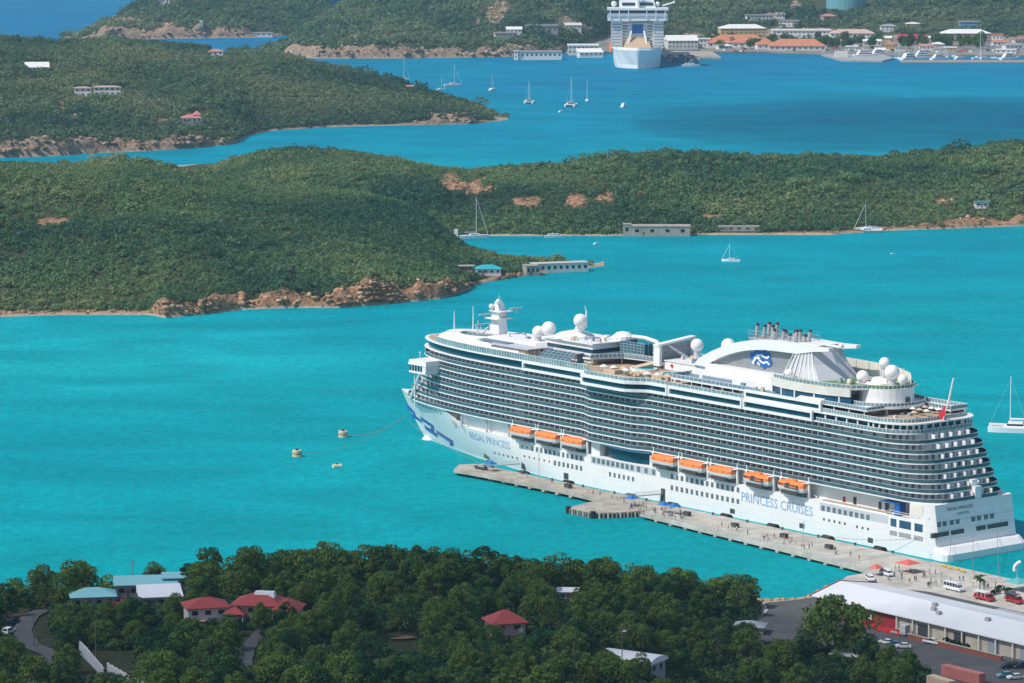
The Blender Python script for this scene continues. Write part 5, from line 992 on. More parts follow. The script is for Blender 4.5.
vehicle('pickup_truck', 'white pickup truck in front of the warehouse shutters', 'pickup', qp_(932, 644), SHIP_A + math.pi + .1, 'pickup', CW)
o = vehicle('box_truck', 'grey box truck behind the red fence', 'truck', qp_(900, 635), SHIP_A + .1, 'pickup', CSV); MB().box(-2.7, -.7, -1.05, 1.05, 1.1, 3.2).build('cargo_box', M('box grey', (.5, .5, .48), .6, .1, .5), o)
vehicle('parked_car', 'black car parked at the right edge beside a dark one', 'car', qp_(1009, 668), SHIP_A + 1.2, 'suv', CBK)
vehicle('parked_car', 'dark blue car at the right edge near the brick wall', 'car', qp_(1021, 668), SHIP_A + 1.3, 'suv', M('night blue paint', (.03, .05, .09), .3, .1, 1))
vehicle('parked_car', 'teal car parked at the lower right corner', 'car', qp_(1005, 677), SHIP_A + 1.2, 'car', CTL)
vehicle('parked_car', 'white car parked beside the teal car', 'suv', qp_(1015, 679), SHIP_A + 1.2, 'car', CW)
def container(label, x, y, rz, col, L=12.2, Hc=2.6):
    r = thing('shipping_container', label, 'container', qp_(x, y), rz); mb = MB(); mb.box(-L / 2, L / 2, -1.22, 1.22, .1, Hc); mb.build('body', col, r)
    mb = MB()
    for x in np.arange(-L / 2 + .3, L / 2 - .2, .5): mb.box(x - .09, x + .09, -1.28, 1.28, .3, Hc - .15)
    mb.build('corrugation', col, r); MB().box(L / 2 + .001, L / 2 + .06, -1.1, 1.1, .25, Hc - .1).build('door', col, r); return r
container('faded pink shipping container lying behind the beige one', 963, 680, SHIP_A, M('faded pink', (.48, .17, .15), .7, .12, .3), 14, 3.0)
container('beige shipping container at the bottom edge', 941, 689, SHIP_A - .1, M('beige steel', (.55, .46, .30), .7, .12, .3), 9, 3.0)
# ------------------------------------------------------------------ tents, lamps, gangways
def parasol(label, x, y, col, r=2.6, h=2.7, n=6, z=PZ, group=None, cat='canopy', name='canopy_tent'):
    p = thing(name, label, cat, gnd(x, y, z), SHIP_A, group); mb = MB(); mb.loft([[(r, r, h), (-r, r, h), (-r, -r, h), (r, -r, h)], [(r * .12, r * .12, h + 1.1), (-r * .12, r * .12, h + 1.1), (-r * .12, -r * .12, h + 1.1), (r * .12, -r * .12, h + 1.1)]]); mb.build('cover', col, p)
    for a in (-1, 1):
        for b2 in (-1, 1): MB().tube((a * r * .94, b2 * r * .94, 0), (a * r * .94, b2 * r * .94, h), .05, None, 4).build('pole', RW, p)
    return p
BT = M('bright blue canvas', (.02, .15, .42), .7, .08, .6); RT = M('coral red canvas', (.62, .13, .10), .7, .1, .6)
parasol('blue canopy on the narrow pier near the bow door', 491, 471, BT, 1.8); parasol('single blue canopy beside the gangway, left of the door', 632, 506, BT, 1.9)
parasol('left of the pair of blue canopies behind the crowd', 664, 512.5, BT, 1.75); parasol('right of the pair of blue canopies behind the crowd', 674, 514, BT, 1.75)
parasol('small red canopy beside the white vans', 876, 575, RT, 1.7, 2.3, z=QZ); o = parasol('wider coral red entrance canopy at the foot of the pier', 908, 572, RT, 3.0, 2.8, z=QZ)
parasol('teal canopy at the right edge of the quay', 1018, 590, M('teal canvas', (.10, .38, .38), .7, .08, .6), 3.4, 2.6, z=QZ)
def gangway(label, s0, t0, z0, s1, t1, z1):
    g = thing('gangway', label, 'gangway', S2W(s0, t0, z0), SHIP_A); d = (s1 - s0, t1 - t0, z1 - z0); mb = MB(); mb.X = None
    mb.loft([[(d[0] * k - .7, d[1] * k, d[2] * k), (d[0] * k + .7, d[1] * k, d[2] * k), (d[0] * k + .7, d[1] * k, d[2] * k - .25), (d[0] * k - .7, d[1] * k, d[2] * k - .25)] for k in (0, 1)]); mb.build('ramp', GREY, g)
    for a in (-.68, .68): MB().tube((a, 0, 1), (d[0] + a, d[1], d[2] + 1), .06, None, 4).build('handrail', RW, g); MB().tube((a, 0, .5), (d[0] + a, d[1], d[2] + .5), .04, None, 4).build('handrail', RW, g)
    return g
gangway('gangway rising from the pier into the tall bow door', 217, 31, PZ + .25, 210, 19.6, 3.2); gangway('gangway with covered top at the midship door beside the blue canopies', 139, 33, PZ + .25, 132, 19.4, 3.0)
o = thing('service_cart', 'dark service cart parked on the narrow pier under the bow', 'cart', S2W(214, 34, PZ), SHIP_A); MB().box(-2.8, 2.8, -.9, .9, .45, 1.1).build('body', DGREY, o); MB().box(-2.4, .6, -.85, .85, 1.1, 1.9, .2, .1).build('cabin', GREY, o)
for x in (-1.8, 1.8):
    for y in (-.8, .8): MB().tube((x, y - .1, .35), (x, y + .1, .35), .35, None, 10).build('wheel', BLACK, o)
for i, (x, y) in enumerate(((568, 488), (687, 516), (735, 527.5), (784, 538), (829, 549))):
    o = thing('luggage_cage', 'dark baggage cage standing on the pier close to the hull', 'baggage cage', gnd(x, y, PZ), SHIP_A, 'baggage cages along the hull'); MB().box(-1.3, 1.3, -.8, .8, .25, 1.5, .05, .05).build('cage', DGREY, o); MB().box(-1.4, 1.4, -.85, .85, .1, .25).build('base', GREY, o)
def lamp_post(label, x, y, h, z=PZ, arm=0.0, group=None):
    o = thing('lamp_post', label, 'lamp post', gnd(x, y, z), SHIP_A, group); MB().tube((0, 0, 0), (0, 0, h), .13, .08, 6).build('post', RW, o); MB().box(-.9, .5, -.14, .14, h, h + .16).build('lamp_head', GREYWHITE, o); return o
lamp_post('tall slim lamp post on the narrow pier before the lettered bow', 539, 484, 13); lamp_post('slim lamp post at the rail of the pier under the large lettering', 803, 545, 7.5); lamp_post('slim lamp post at the foot of the pier near the yellow barriers', 930, 577, 7, QZ); lamp_post('lamp post by the warehouse roof', 960, 596, 6, QZ)
for i, (x, y) in enumerate(((944, 567), (950, 569), (957, 570), (963, 572))): o = thing('barrier', 'yellow plastic barrier in the row behind the stern', 'barrier', qp_(x, y), SHIP_A, 'yellow barriers behind the stern'); MB().box(-.9, .9, -.2, .2, 0, .9, .1, .12).build('body', yb, o); MB().box(-1, 1, -.3, .3, 0.001, .12).build('foot', DGREY, o)
o = thing('white_sculpture', 'tall white curved sculpture on a pole at the quay edge on the right', 'sculpture', qp_(1017, 582), 0); MB().tube((0, 0, 0), (0, 0, 5.2), .15).build('pole', RW, o); MB().path([(-.8, 0, 3.4), (-.9, 0, 4.6), (-.2, 0, 5.6), (1.0, 0, 6.3)], .5, 8).build('crescent', WHITE, o)
# ------------------------------------------------------------------ people
SK = M('skin', (.40, .24, .16), .6, .1, 2); TR = M('trousers', (0, 0, 0), .8, .1, 2, objrand=[(.05, .07, .14), (.30, .27, .22), (.03, .03, .035), (.42, .38, .32), (.10, .12, .16)]); SHT = M('shirt', (0, 0, 0), .8, .1, 2, objrand=[(.65, .65, .64), (.10, .20, .45), (.50, .06, .06), (.04, .05, .07), (.55, .42, .12), (.15, .33, .30), (.6, .35, .35)]); HR = M('hair', (.03, .02, .015), .6, .2, 2)
def person_mesh(pose):
    a = {'stand': (0, .05, .30, .02), 'walk': (.24, -.24, .24, .16), 'wave': (.05, -.05, .3, .0)}[pose]
    V = [(0, 0, .93), (0, 0, 1.12), (0, 0, 1.32), (0, 0, 1.46), (.02, 0, 1.54), (.02, 0, 1.66), (.0, 0, 1.74)]
    E = [(0, 1), (1, 2), (2, 3), (3, 4), (4, 5), (5, 6)]; R = [(.15, .12), (.135, .10), (.175, .115), (.085, .08), (.06, .06), (.105, .085), (.06, .05)]
    def chain(st, pts):
        p = st
        for co, r in pts: V.append(co); R.append(r); E.append((p, len(V) - 1)); p = len(V) - 1
    for sy, k in ((1, a[0]), (-1, a[1])):
        chain(0, [((k * .15, sy * .10, .82), (.095, .09)), ((k * .6, sy * .11, .48), (.07, .065)), ((k, sy * .11, .09), (.045, .045)), ((k + .14, sy * .12, .045), (.045, .04))])
        b2 = -k * .8; up = pose == 'wave' and sy == 1
        chain(2, [((0, sy * .19, 1.36), (.06, .055)), ((b2 * .4, sy * .25, 1.12), (.045, .04)), ((b2 + .06, sy * .27, .86), (.034, .03)), ((b2 + .1, sy * .27, .76), (.03, .022))] if not up else [((0, .2, 1.38), (.06, .055)), ((.05, .34, 1.56), (.045, .04)), ((.05, .32, 1.82), (.034, .03)), ((.05, .32, 1.92), (.03, .022))])
    me = bpy.data.meshes.new('person'); me.from_pydata(V, E, []); o = bpy.data.objects.new('person_tmp', me); COL.objects.link(o); m = o.modifiers.new('s', 'SKIN'); m.use_smooth_shade = True
    for i, sv in enumerate(me.skin_vertices[0].data): sv.radius = R[i]; sv.use_root = (i == 0)
    s2 = o.modifiers.new('d', 'SUBSURF'); s2.levels = 1; s2.render_levels = 1
    dg = bpy.context.evaluated_depsgraph_get(); r = bpy.data.meshes.new_from_object(o.evaluated_get(dg)); bpy.data.objects.remove(o)
    r.materials.clear()
    for mt in (TR, SHT, SK, HR): r.materials.append(mt)
    for f in r.polygons:
        z = f.center.z; y = abs(f.center.y); f.material_index = 0 if z < .95 and y < .2 else (2 if z > 1.47 or (y > .2 and z < 1.15) else 1)
        if z > 1.69 or (z > 1.6 and f.center.x < -.03): f.material_index = 3
        if z < .95 and y < .2 and z < .08: f.material_index = 3
    r.name = 'person'; return r
PMS = [person_mesh(p) for p in ('stand', 'walk', 'wave', 'walk')]
def person(loc, label, group, rz=None):
    o = put('person', PMS[int(rng.integers(0, 4))], None, loc, rng.random() * 6.28 if rz is None else rz); s = .95 + .12 * rng.random(); o.scale = (s * 1.1, s * 1.1, s); return tag(o, label, 'person', group)
for i in range(44): x = 629 + rng.random() * 56; person(gnd(x, 510.5 + (x - 640) * .21 + rng.normal() * 2.6, PZ), 'person in summer clothes in the crowd beside the blue canopies', 'crowd beside the blue canopies')
for x, y in ((527, 477), (573, 488.5), (593, 494), (600, 496), (612, 499), (617, 501), (624, 503), (588, 492), (552, 483)): person(gnd(x, y, PZ), 'person walking on the narrow outer part of the pier', 'people on the outer pier')
for i in range(26): x = 700 + rng.random() * 165; person(gnd(x, 521 + (x - 700) * .222 + rng.random() * 6, PZ + .01), 'person walking along the wide part of the pier below the lettering', 'people on the wide pier')
for i in range(34): x = 868 + rng.random() * 75; person(qp_(x, 567 + (x - 868) * .10 + rng.random() * 14), 'person at the foot of the pier near the red canopies', 'people at the foot of the pier')
for i in range(16): x = 940 + rng.random() * 78; person(qp_(x, 575 + (x - 940) * .2 + rng.random() * 9), 'person on the pale quay right of the minibus and barriers', 'people on the open quay')
person(qp_(930, 590), 'person in dark clothes standing alone on the asphalt left of the minibus', None)
# ------------------------------------------------------------------ mooring buoys and lines
def buoy(label, x, y, tall):
    b2 = thing('mooring_buoy', label, 'buoy', gnd(x, y, 0), .4); cm = M('buoy cream', (.62, .55, .38), .7, .2, .8)
    if tall: MB().tube((0, 0, -.8), (0, 0, 2.4), 1.75, None, 14).build('drum', cm, b2); MB().box(-.5, .5, -.5, .5, 2.4, 3.0).build('mooring_hook', DGREY, b2); MB().tube((0, 0, 1.0), (0, 0, 1.35), 1.8, None, 14).build('rust_band', M('rust', (.30, .14, .05), .8, .3, 1), b2)
    else: MB().tube((-1.6, 0, .35), (1.6, 0, .35), .95, None, 14).build('drum', cm, b2); MB().box(-.3, .3, -.3, .3, 1.25, 1.7).build('mooring_hook', DGREY, b2)
    return b2
buoy('cream mooring buoy on the left, at the end of the mooring line', 297, 456.5, True); buoy('cream mooring buoy on the line nearest the bow', 343, 437, True); buoy('low cream mooring buoy lying apart below the line', 337, 467.5, False)
def line(label, a, b2, sag, r=.07):
    P = []
    for i in range(17): k = i / 16; p = a.lerp(b2, k); p.z = max(p.z - sag * 4 * k * (1 - k), .12); P.append(tuple(p))
    o = MB().path(P, r, 4).build('mooring_line', M('brown rope', (.26, .20, .16), .9, .2, 1)); return tag(o, label, 'mooring line')
line('thin brown mooring line from the bow to the nearer buoy', S2W(296, 6, 9), gnd(343, 434, 2.6), 3); line('thin brown mooring line from the bow to the far left buoy', S2W(297, 5, 9), gnd(297, 453, 2.6), 4); line('mooring line from the stern to the quay behind it', S2W(2, -10, 6), S2W(-40, 33, 3), 2)

for a, b2, lb in (((286, 12, 8), (221, 29, 2.9), 'longest bow mooring line of the cruise ship to the pier'), ((270, 14.5, 9), (214, 29, 2.9), 'inner bow mooring line of the cruise ship to the pier'), ((258, 16.5, 8), (197, 28.8, 2.9), 'bow spring line slanting to the pier'), ((8, 18.8, 6), (45, 28.8, 2.9), 'stern spring line slanting to the pier'), ((1, 12, 6.5), (-20, 34, 2.9), 'stern mooring line to the quay corner'), ((1, 2, 6.5), (-30, 34, 2.9), 'long stern mooring line to the quay')):
    line(lb, S2W(*a), S2W(*b2), 1.2, .06)
jm_ = M('deck joint', (.20, .18, .15), .9, .2, .5)
for s in np.arange(104, 0, -12.0): te = 45.2 + (112 - s) * .07; MB().box(s - .12, s + .12, NE + .4, te - .5, PZ + .006, PZ + .011).build('deck_joint', jm_, pr)
MB().wall([(112, 41.5), (0, 46.5)], .16, PZ + .007, PZ + .013).build('painted_line', M('road paint', (.7, .7, .66), .7, .15, 1), pr)
# ================================================================== the wooded shore in front
SHX = [(-420, 985), (-200, 992), (-140, 1000), (-122, 1010), (-100, 1026), (-70, 1036), (-30, 1040), (20, 1040), (45, 1034), (60, 1022), (72, 1010), (78, 1004), (90, 985), (400, 900)]
BLX = [(-420, 9), (-110, 9), (-80, 9.5), (-40, 10.5), (5, 10), (30, 7), (50, 4), (66, 2.6), (80, 2.0), (400, 2.0)]
def gD(X, Y):
    X = np.asarray(X, float); Y = np.asarray(Y, float); d = ip(X, SHX) - Y; b = ip(X, BLX)
    xb = 53 + (Y - 900) * 0.17; fl = np.clip((xb - X) / 26, 0, 1); fl = fl * fl * (3 - 2 * fl)
    k = np.clip(d / 24, 0, 1); z = b * k * k * (3 - 2 * k)
    slope = 0.072 * np.clip(d - 20, 0, None); up = 165 * (np.clip(d - 235, 0, None) / 800) ** 1.35
    nz = fbm(X * 0.03, Y * 0.03, 71, 3) * 3.0 * np.clip(d / 30, 0, 1)
    z = z + slope + nz
    flat = 1.9
    z = np.where(d > 0, flat * (1 - fl) + np.maximum(z, flat) * fl, z)
    return np.where(d < 0, np.maximum(-3, d * 0.35), np.where(d < 8, np.minimum(z, d * 0.9 + 0.2), z)) + up
def onD(x, y):
    r = ray(x, y); k = 700.0
    while k < 1300:
        P = r * k + np.array([0, 0, H])
        if P[2] <= float(gD(P[0], P[1])): break
        k += 0.5
    return Vector((P[0], P[1], float(gD(P[0], P[1]))))
gx = np.concatenate([np.arange(-420, -190, 10), np.arange(-190, 130, 3.5), np.arange(130, 430, 12)]); gy = np.concatenate([np.arange(-120, 740, 20), np.arange(740, 1062, 3.5)])
GX, GY = np.meshgrid(gx, gy); GZ = gD(GX, GY); n0, n1 = GX.shape; idx = np.arange(n0 * n1).reshape(n0, n1)
Fc = np.stack([idx[:-1, :-1], idx[:-1, 1:], idx[1:, 1:], idx[1:, :-1]], -1).reshape(-1, 4)
L_FORE = land_mat('foreshore ground', (0.06, 0.075, 0.032), (0.26, 0.17, 0.11), (0.34, 0.28, 0.2), 8, 0.9)
bt = np.clip((fbm(GX * .05, GY * .05, 88, 3) - .12) * 5, 0, 1) * .7
o = raw('foreshore', np.stack([GX, GY, GZ], -1).reshape(-1, 3), Fc, L_FORE, bt.reshape(-1)); tag(o, 'wooded slope in front', None, None, 'structure')
# --- roads and drives laid on the slope
def strip(name, label, pts, wd, mat, lift=.45):
    P = [onD(*q) for q in pts]; Q = []
    for a, b in zip(P[:-1], P[1:]):
        n = max(2, int((b - a).length / 2.5))
        for i in range(n): Q.append(a.lerp(b, i / n))
    Q.append(P[-1]); V = []
    for i, p in enumerate(Q):
        d = (Q[min(i + 1, len(Q) - 1)] - Q[max(i - 1, 0)]); d = Vector((-d.y, d.x, 0)).normalized()
        for k in (-1, -.33, .33, 1): q = p + d * wd * k; V.append((q.x, q.y, float(max(gD(q.x, q.y), gD(p.x, p.y) - .1)) + lift))
    f = [(i * 4 + j, i * 4 + j + 1, i * 4 + j + 5, i * 4 + j + 4) for i in range(len(Q) - 1) for j in range(3)]
    mb = MB(); mb.add(V, f); o = mb.build(name, mat); return tag(o, label, None, None, 'structure')
strip('road', 'grey road at the lower left', [(45, 608), (30, 618), (22, 632), (30, 646), (50, 655), (60, 672), (40, 700)], 2.5, ASPH)
strip('driveway', 'grey drive among the trees', [(268, 628), (256, 640), (247, 650), (244, 662), (246, 690)], 2.0, ASPH)
strip('bare_path', 'bare brown ground among the trees', [(390, 640), (402, 640), (412, 638)], 1.8, M('bare earth', (.16, .09, .06), .9, .3, .3))
# --- houses
RRED = M('red tile roof', (.34, .055, .05), .7, .15, .9); PINK = M('pale pink wall', (.50, .30, .28), .8, .1, .5); PWALL = M('pale house wall', (.55, .52, .50), .8, .1, .5); RTEAL = M('teal metal roof', (.22, .50, .54), .5, .08, .15); RWHITE = M('white metal roof', (.72, .74, .76), .5, .05, .15); GWALL = M('grey house wall', (.28, .27, .28), .8, .15, .5)
def house(name, label, cat, loc, rz, L, W_, h, roof, rh, wm, rm, nwin=3, storeys=1, over=.6, group=None, base=2.0, door=True, side=1, wmat=None):
    "walls, roof, windows on the long front (-y) and one end, a door"
    r = thing(name, label, cat, loc, rz, group); a, b = L / 2, W_ / 2
    MB().box(-a, a, -b, b, -base, h).build('wall', wm, r)
    A, B = a + over, b + over; e = h - .12; mb = MB()
    if roof == 'hip': mb.loft([[(-A, -B, e), (A, -B, e), (A, B, e), (-A, B, e)], [(-A, -B, e + .15), (A, -B, e + .15), (A, B, e + .15), (-A, B, e + .15)], [(-max(A - B, .05), -.05, e + rh), (max(A - B, .05), -.05, e + rh), (max(A - B, .05), .05, e + rh), (-max(A - B, .05), .05, e + rh)]])
    elif roof == 'gable': mb.loft([[(x, -B, e), (x, -B, e + .18), (x, 0, e + rh), (x, B, e + .18), (x, B, e)] for x in (-A, A)])
    elif roof == 'shed': mb.loft([[(x, -B, e), (x, -B, e + .2), (x, B, e + rh), (x, B, e)] for x in (-A, A)])
    elif roof == 'curve': mb.loft([[(x, B * math.cos(t), e + rh * math.sin(t)) for t in np.linspace(0, math.pi, 11)] + [(x, -B, e - .1), (x, B, e - .1)] for x in (-A, A)])
    else: mb.box(-A, A, -B, B, h + .004, h + rh)
    rf = mb.build('roof', rm, r)
    wm2 = wmat or CARGLASS
    for s in range(storeys):
        z = h / storeys * s + h / storeys * .55; wh_ = h / storeys * .38; ww = min(L / nwin * .45, 1.6 + L * .02)
        for i in range(nwin):
            x = -a + L * (i + .5) / nwin; w_ = MB().box(x - ww / 2, x + ww / 2, -b - .05, -b + .2, z - wh_ / 2, z + wh_ / 2).build('window', wm2, r)
            if L < 30: MB().box(x - ww / 2 - .12, x + ww / 2 + .12, -b - .12, -b - .06, z - wh_ / 2 - .15, z - wh_ / 2).build('sill', wm, w_)
        for y in ((-b * .45, b * .45) if W_ > 5 else (0,)): MB().box(*sorted((side * (a - .2), side * (a + .05))), y - .6, y + .6, z - wh_ / 2, z + wh_ / 2).build('window', wm2, r)
    if door: MB().box(-a + L * .42 / max(nwin, 1) * 2.1, -a + L * .42 / max(nwin, 1) * 2.1 + .95, -b - .06, -b + .2, 0, min(2.1, h * .8)).build('door', M('door paint', (.16, .10, .07), .6, .1, 1), r)
    return r
def hz(x, y, dz=0): p = onD(x, y); p.z += dz; return p
h1 = house('red_roofed_house', 'two storey house with red hip roof and pale walls, left of the sprawling red roof', 'house', hz(206, 627), .25, 10.5, 8, 6.0, 'hip', 2.2, PWALL, RRED, 3, 2, .8)
MB().box(-3, 3, -6.4, -4.0, 2.7, 2.95).build('porch_slab', PINK, h1)
for x in (-2.8, 0, 2.8): MB().box(x - .15, x + .15, -6.3, -6.0, -2, 2.7).build('porch_column', PWALL, h1)
h2 = house('red_roofed_house', 'large house of several red hip roofs on columns with a white dormer, among dark trees', 'house', hz(260, 625), -.15, 12, 9, 6.2, 'hip', 2.6, PINK, RRED, 4, 2, .9)
mb = MB(); mb.loft([[(4, -8, 5.4), (12, -8, 5.4), (12, 3, 5.4), (4, 3, 5.4)], [(7.9, -4, 7.8), (8.1, -4, 7.8), (8.1, -1, 7.8), (7.9, -1, 7.8)]]); mb.build('wing_roof', RRED, h2); MB().box(4.8, 11.2, -6.8, 2.4, -2, 5.38).build('wing_wall', PINK, h2)
mb = MB(); mb.loft([[(-8.5, -7.6, 4.2), (-2.5, -7.6, 4.2), (-2.5, -3, 4.2), (-8.5, -3, 4.2)], [(-5.6, -5.4, 6.0), (-5.4, -5.4, 6.0), (-5.4, -5.2, 6.0), (-5.6, -5.2, 6.0)]]); mb.build('porch_roof', RRED, h2)
for x, y in ((-7.8, -7), (-3, -7), (5.2, -7.4), (8, -7.4), (11, -7.4), (0, -5.2)): MB().tube((x, y, -2), (x, y, 5.3 if x > 0 else 4.2), .18, None, 6).build('column', PWALL, h2)
MB().box(-1.5, 4.2, -1.2, 1.8, 7.2, 9.0, .3, .5).build('white_dormer', RWHITE, h2)
h3 = house('red_roofed_house', 'small pink house with a red pyramid roof standing alone among the trees', 'house', hz(505, 640), .3, 8.6, 7.6, 5.2, 'hip', 2.9, PINK, RRED, 2, 2, .8)
MB().box(2.6, 3.6, -4.0, -3.85, 1.5, 3.8).build('white_shutter', RWHITE, h3)
h4 = house('white_roofed_building', 'building under a large curved white metal roof in the dense trees', 'building', hz(632, 664, -2.0), -.55, 15, 8, 3.6, 'curve', 1.5, GWALL, RWHITE, 4, 1, .6)
h5 = house('white_roofed_hut', 'small hut with a white roof near the shore trees', 'hut', hz(568, 600, -.2), -.1, 5.2, 4.2, 3.0, 'gable', 1.0, PWALL, RWHITE, 2)
h6 = house('teal_roofed_house', 'grey walled house with a pale teal hip roof at the left shore', 'house', hz(93, 608, .6), .18, 12, 8.5, 3.4, 'hip', 2.0, GWALL, RTEAL, 4)
h7 = house('teal_roofed_house', 'long building with a flat sloping teal roof behind the white one', 'house', hz(146, 600, 1.5), .12, 17, 7, 3.6, 'shed', 1.4, GWALL, RTEAL, 5)
h8 = house('white_roofed_house', 'low house with a white sloping roof in front of the teal roofs', 'house', hz(160, 608, .8), .2, 11, 8, 3.2, 'shed', 2.0, GWALL, RWHITE, 3)
h9 = house('teal_roofed_shed', 'small teal roofed shed farthest back on the left shore', 'shed', hz(178, 597, 2.8), .1, 8, 5, 3.2, 'gable', 1.4, GWALL, RTEAL, 2)
h10 = house('grey_roofed_hut', 'low grey roofed hut half hidden in trees left of the asphalt lot', 'hut', hz(750, 634), -.2, 8, 6, 2.6, 'hip', 1.4, GWALL, M('grey sheet roof', (.30, .33, .36), .5, .1, .3), 2)
h11 = house('grey_roofed_hut', 'low pale roofed hut among the palms below the big round tree', 'hut', qp_(845, 662), -.3, 7, 6, 2.4, 'hip', 1.3, GWALL, M('pale sheet roof', (.45, .47, .48), .5, .1, .3), 2)
HOUSES = [(206, 607, 21, 15, 0), (272, 596, 42, 18, 0), (505, 620, 20, 15, 0), (632, 645, 30, 14, 0), (568, 590, 11, 6, 0), (94, 590, 30, 13, 0), (150, 580, 36, 12, 0), (160, 588, 22, 12, 0), (183, 572, 12, 8, 0), (25, 624, 22, 16, 1), (42, 648, 14, 11, 1), (106, 661, 27, 11, 1), (250, 646, 9, 16, 1), (402, 639, 16, 7, 1), (748, 626, 14, 8, 0)]
def covers(px_, py_, top_, rad_, Y_):
    "would a plant standing there hide a house, road or wall that shows"
    bad = False
    for (q, hx, hy, hw, hh, gr) in hp:
        near = (Y_ < q.y + 3) | (gr == 1)
        bad = bad | (near & (abs(px_ - hx) < hw + rad_ * .7) & (top_ < hy + hh) & (py_ > hy - hh))
    return bad
# stepped retaining wall
ww = M('blue grey plastered wall', (.40, .44, .50), .8, .15, .4)
for q, lb in (([(78, 652), (88, 662), (103, 680)], 'pale blue-grey garden wall stepping down the slope, upper stretch'), ([(107, 676), (128, 688), (150, 697)], 'pale blue-grey garden wall at the bottom edge, lower stretch')):
    P = [onD(*p) for p in q]; r = thing('garden_wall', lb, 'wall', P[0]); mb = MB(); cp = MB()
    for a, b in zip(P[:-1], P[1:]):
        n = 5
        for i in range(n):
            u, v = a.lerp(b, i / n) - P[0], a.lerp(b, (i + 1) / n) - P[0]; zb = min(u.z, v.z); mb.wall([(u.x, u.y), (v.x, v.y)], .3, zb - 1.5, max(u.z, v.z) + 2.6); cp.wall([(u.x, u.y - .05), (v.x, v.y - .05)], .4, max(u.z, v.z) + 2.61, max(u.z, v.z) + 2.75)
    mb.build('wall_body', ww, r); cp.build('coping', CONC2, r)
def upole(label, x, y, h, arm=True):
    p = onD(x, y); r = thing('utility_pole', label, 'utility pole', p); wd = M('grey wood', (.16, .14, .12), .9, .2, 1); MB().tube((0, 0, -1), (0, 0, h), .17, .12, 6).build('post', wd, r)
    if arm: MB().box(-1.1, 1.1, -.08, .08, h - .9, h - .72).build('crossarm', wd, r)
    return r
upole('utility pole standing behind the teal roofs, against the water', 133, 588, 9); upole('utility pole on the slope above the garden wall', 96, 668, 12); upole('utility pole at the bend of the road by the cars', 34, 648, 9); pl = upole('utility pole with a lamp beside the curved white roof', 622, 680, 14); MB().box(.1, 1.0, -.2, .2, 12.2, 12.6).build('lamp_head', RWHITE, pl); upole('short bare pole in the trees left of the curved white roof', 574, 690, 11, False); upole('slender pole between the trees right of the drive', 150, 690, 10, False)
p = onD(9, 634); vehicle('parked_car', 'white car on the road at the lower left, in front of a dark car', 'car', p + Vector((0, 0, .15)), 1.2, 'suv', CW); p = onD(13, 625); vehicle('parked_car', 'dark car behind the white car on the road at the lower left', 'car', p + Vector((0, 0, .15)), 1.2, 'suv', CBK)
# ------------------------------------------------------------------ trees
BARK = M('tree bark', (.13, .10, .075), .9, .25, 1.5)
TREE_G = foliage('broadleaf foliage', (0.004, 0.034, 0.022), (0.022, 0.092, 0.032), (0.120, 0.195, 0.040), 0.05, 0.66, 0.3)
def tree_mesh(seed, Rr, Hh, nb, lean=0.0, flat=.75, K=165, leaf=.29):
    rg = np.random.default_rng(seed); rr = random.Random(seed); cs, rs = [], []
    cz = Hh * .58; hz_ = Hh * .40 * (flat / .75) ** .3
    for i in range(nb):
        a = 2.4 * i + rr.random() * .9; q = 1 - 2 * (i + .5) / nb; q = q * .92 + .08; d = Rr * .72 * math.sqrt(max(0, 1 - q * q)) * rr.uniform(.8, 1.12); zz = cz + hz_ * q * rr.uniform(.78, 1.1) - .2
        cs.append((d * math.cos(a) + lean * Hh * .3 * (.5 + .5 * q), d * math.sin(a), max(zz, Hh * .2))); rs.append(Rr * rr.uniform(.22, .5))
    V, Fc, t = leaves(np.array(cs), np.array(rs), K, leaf, rg, .8, .55, -.5)
    me = bpy.data.meshes.new('crown'); o = raw('crown', V, Fc, TREE_G, t); cm = o.data; bpy.data.objects.remove(o); bpy.data.meshes.remove(me)
    mb = MB(); top = Vector((lean * Hh * .2, 0, Hh * .42)); mb.tube((0, 0, -1.2), top, Rr * .075 + .06, Rr * .05 + .04, 7)
    for c, r in list(zip(cs, rs))[::max(1, nb // 9)]: m = top.lerp(Vector(c), .55) + Vector((0, 0, -.15 * Rr)); mb.tube(top, m, Rr * .035 + .03, Rr * .025 + .02, 5); mb.tube(m, c, Rr * .025 + .02, .03, 4)
    o = mb.build('trunk', BARK); tm = o.data; bpy.data.objects.remove(o); return cm, tm
TV = [tree_mesh(101 + i, *q) for i, q in enumerate(((4.4, 8.5, 17), (4.9, 9.5, 20), (3.8, 9.0, 15), (5.2, 8.2, 22), (3.4, 7.4, 13), (4.4, 10.5, 17, .2), (4.0, 8.6, 13, -.15, .75, 60), (3.5, 9.4, 20, 0, .75)))]
def tree(name, label, loc, k, s, rz, group=None, cat='tree', zs=1.0):
    r = thing(name, label, cat, loc, rz, group); r.scale = (s, s, s * zs)
    put('crown', TV[k][0], r); put('trunk', TV[k][1], r); return r
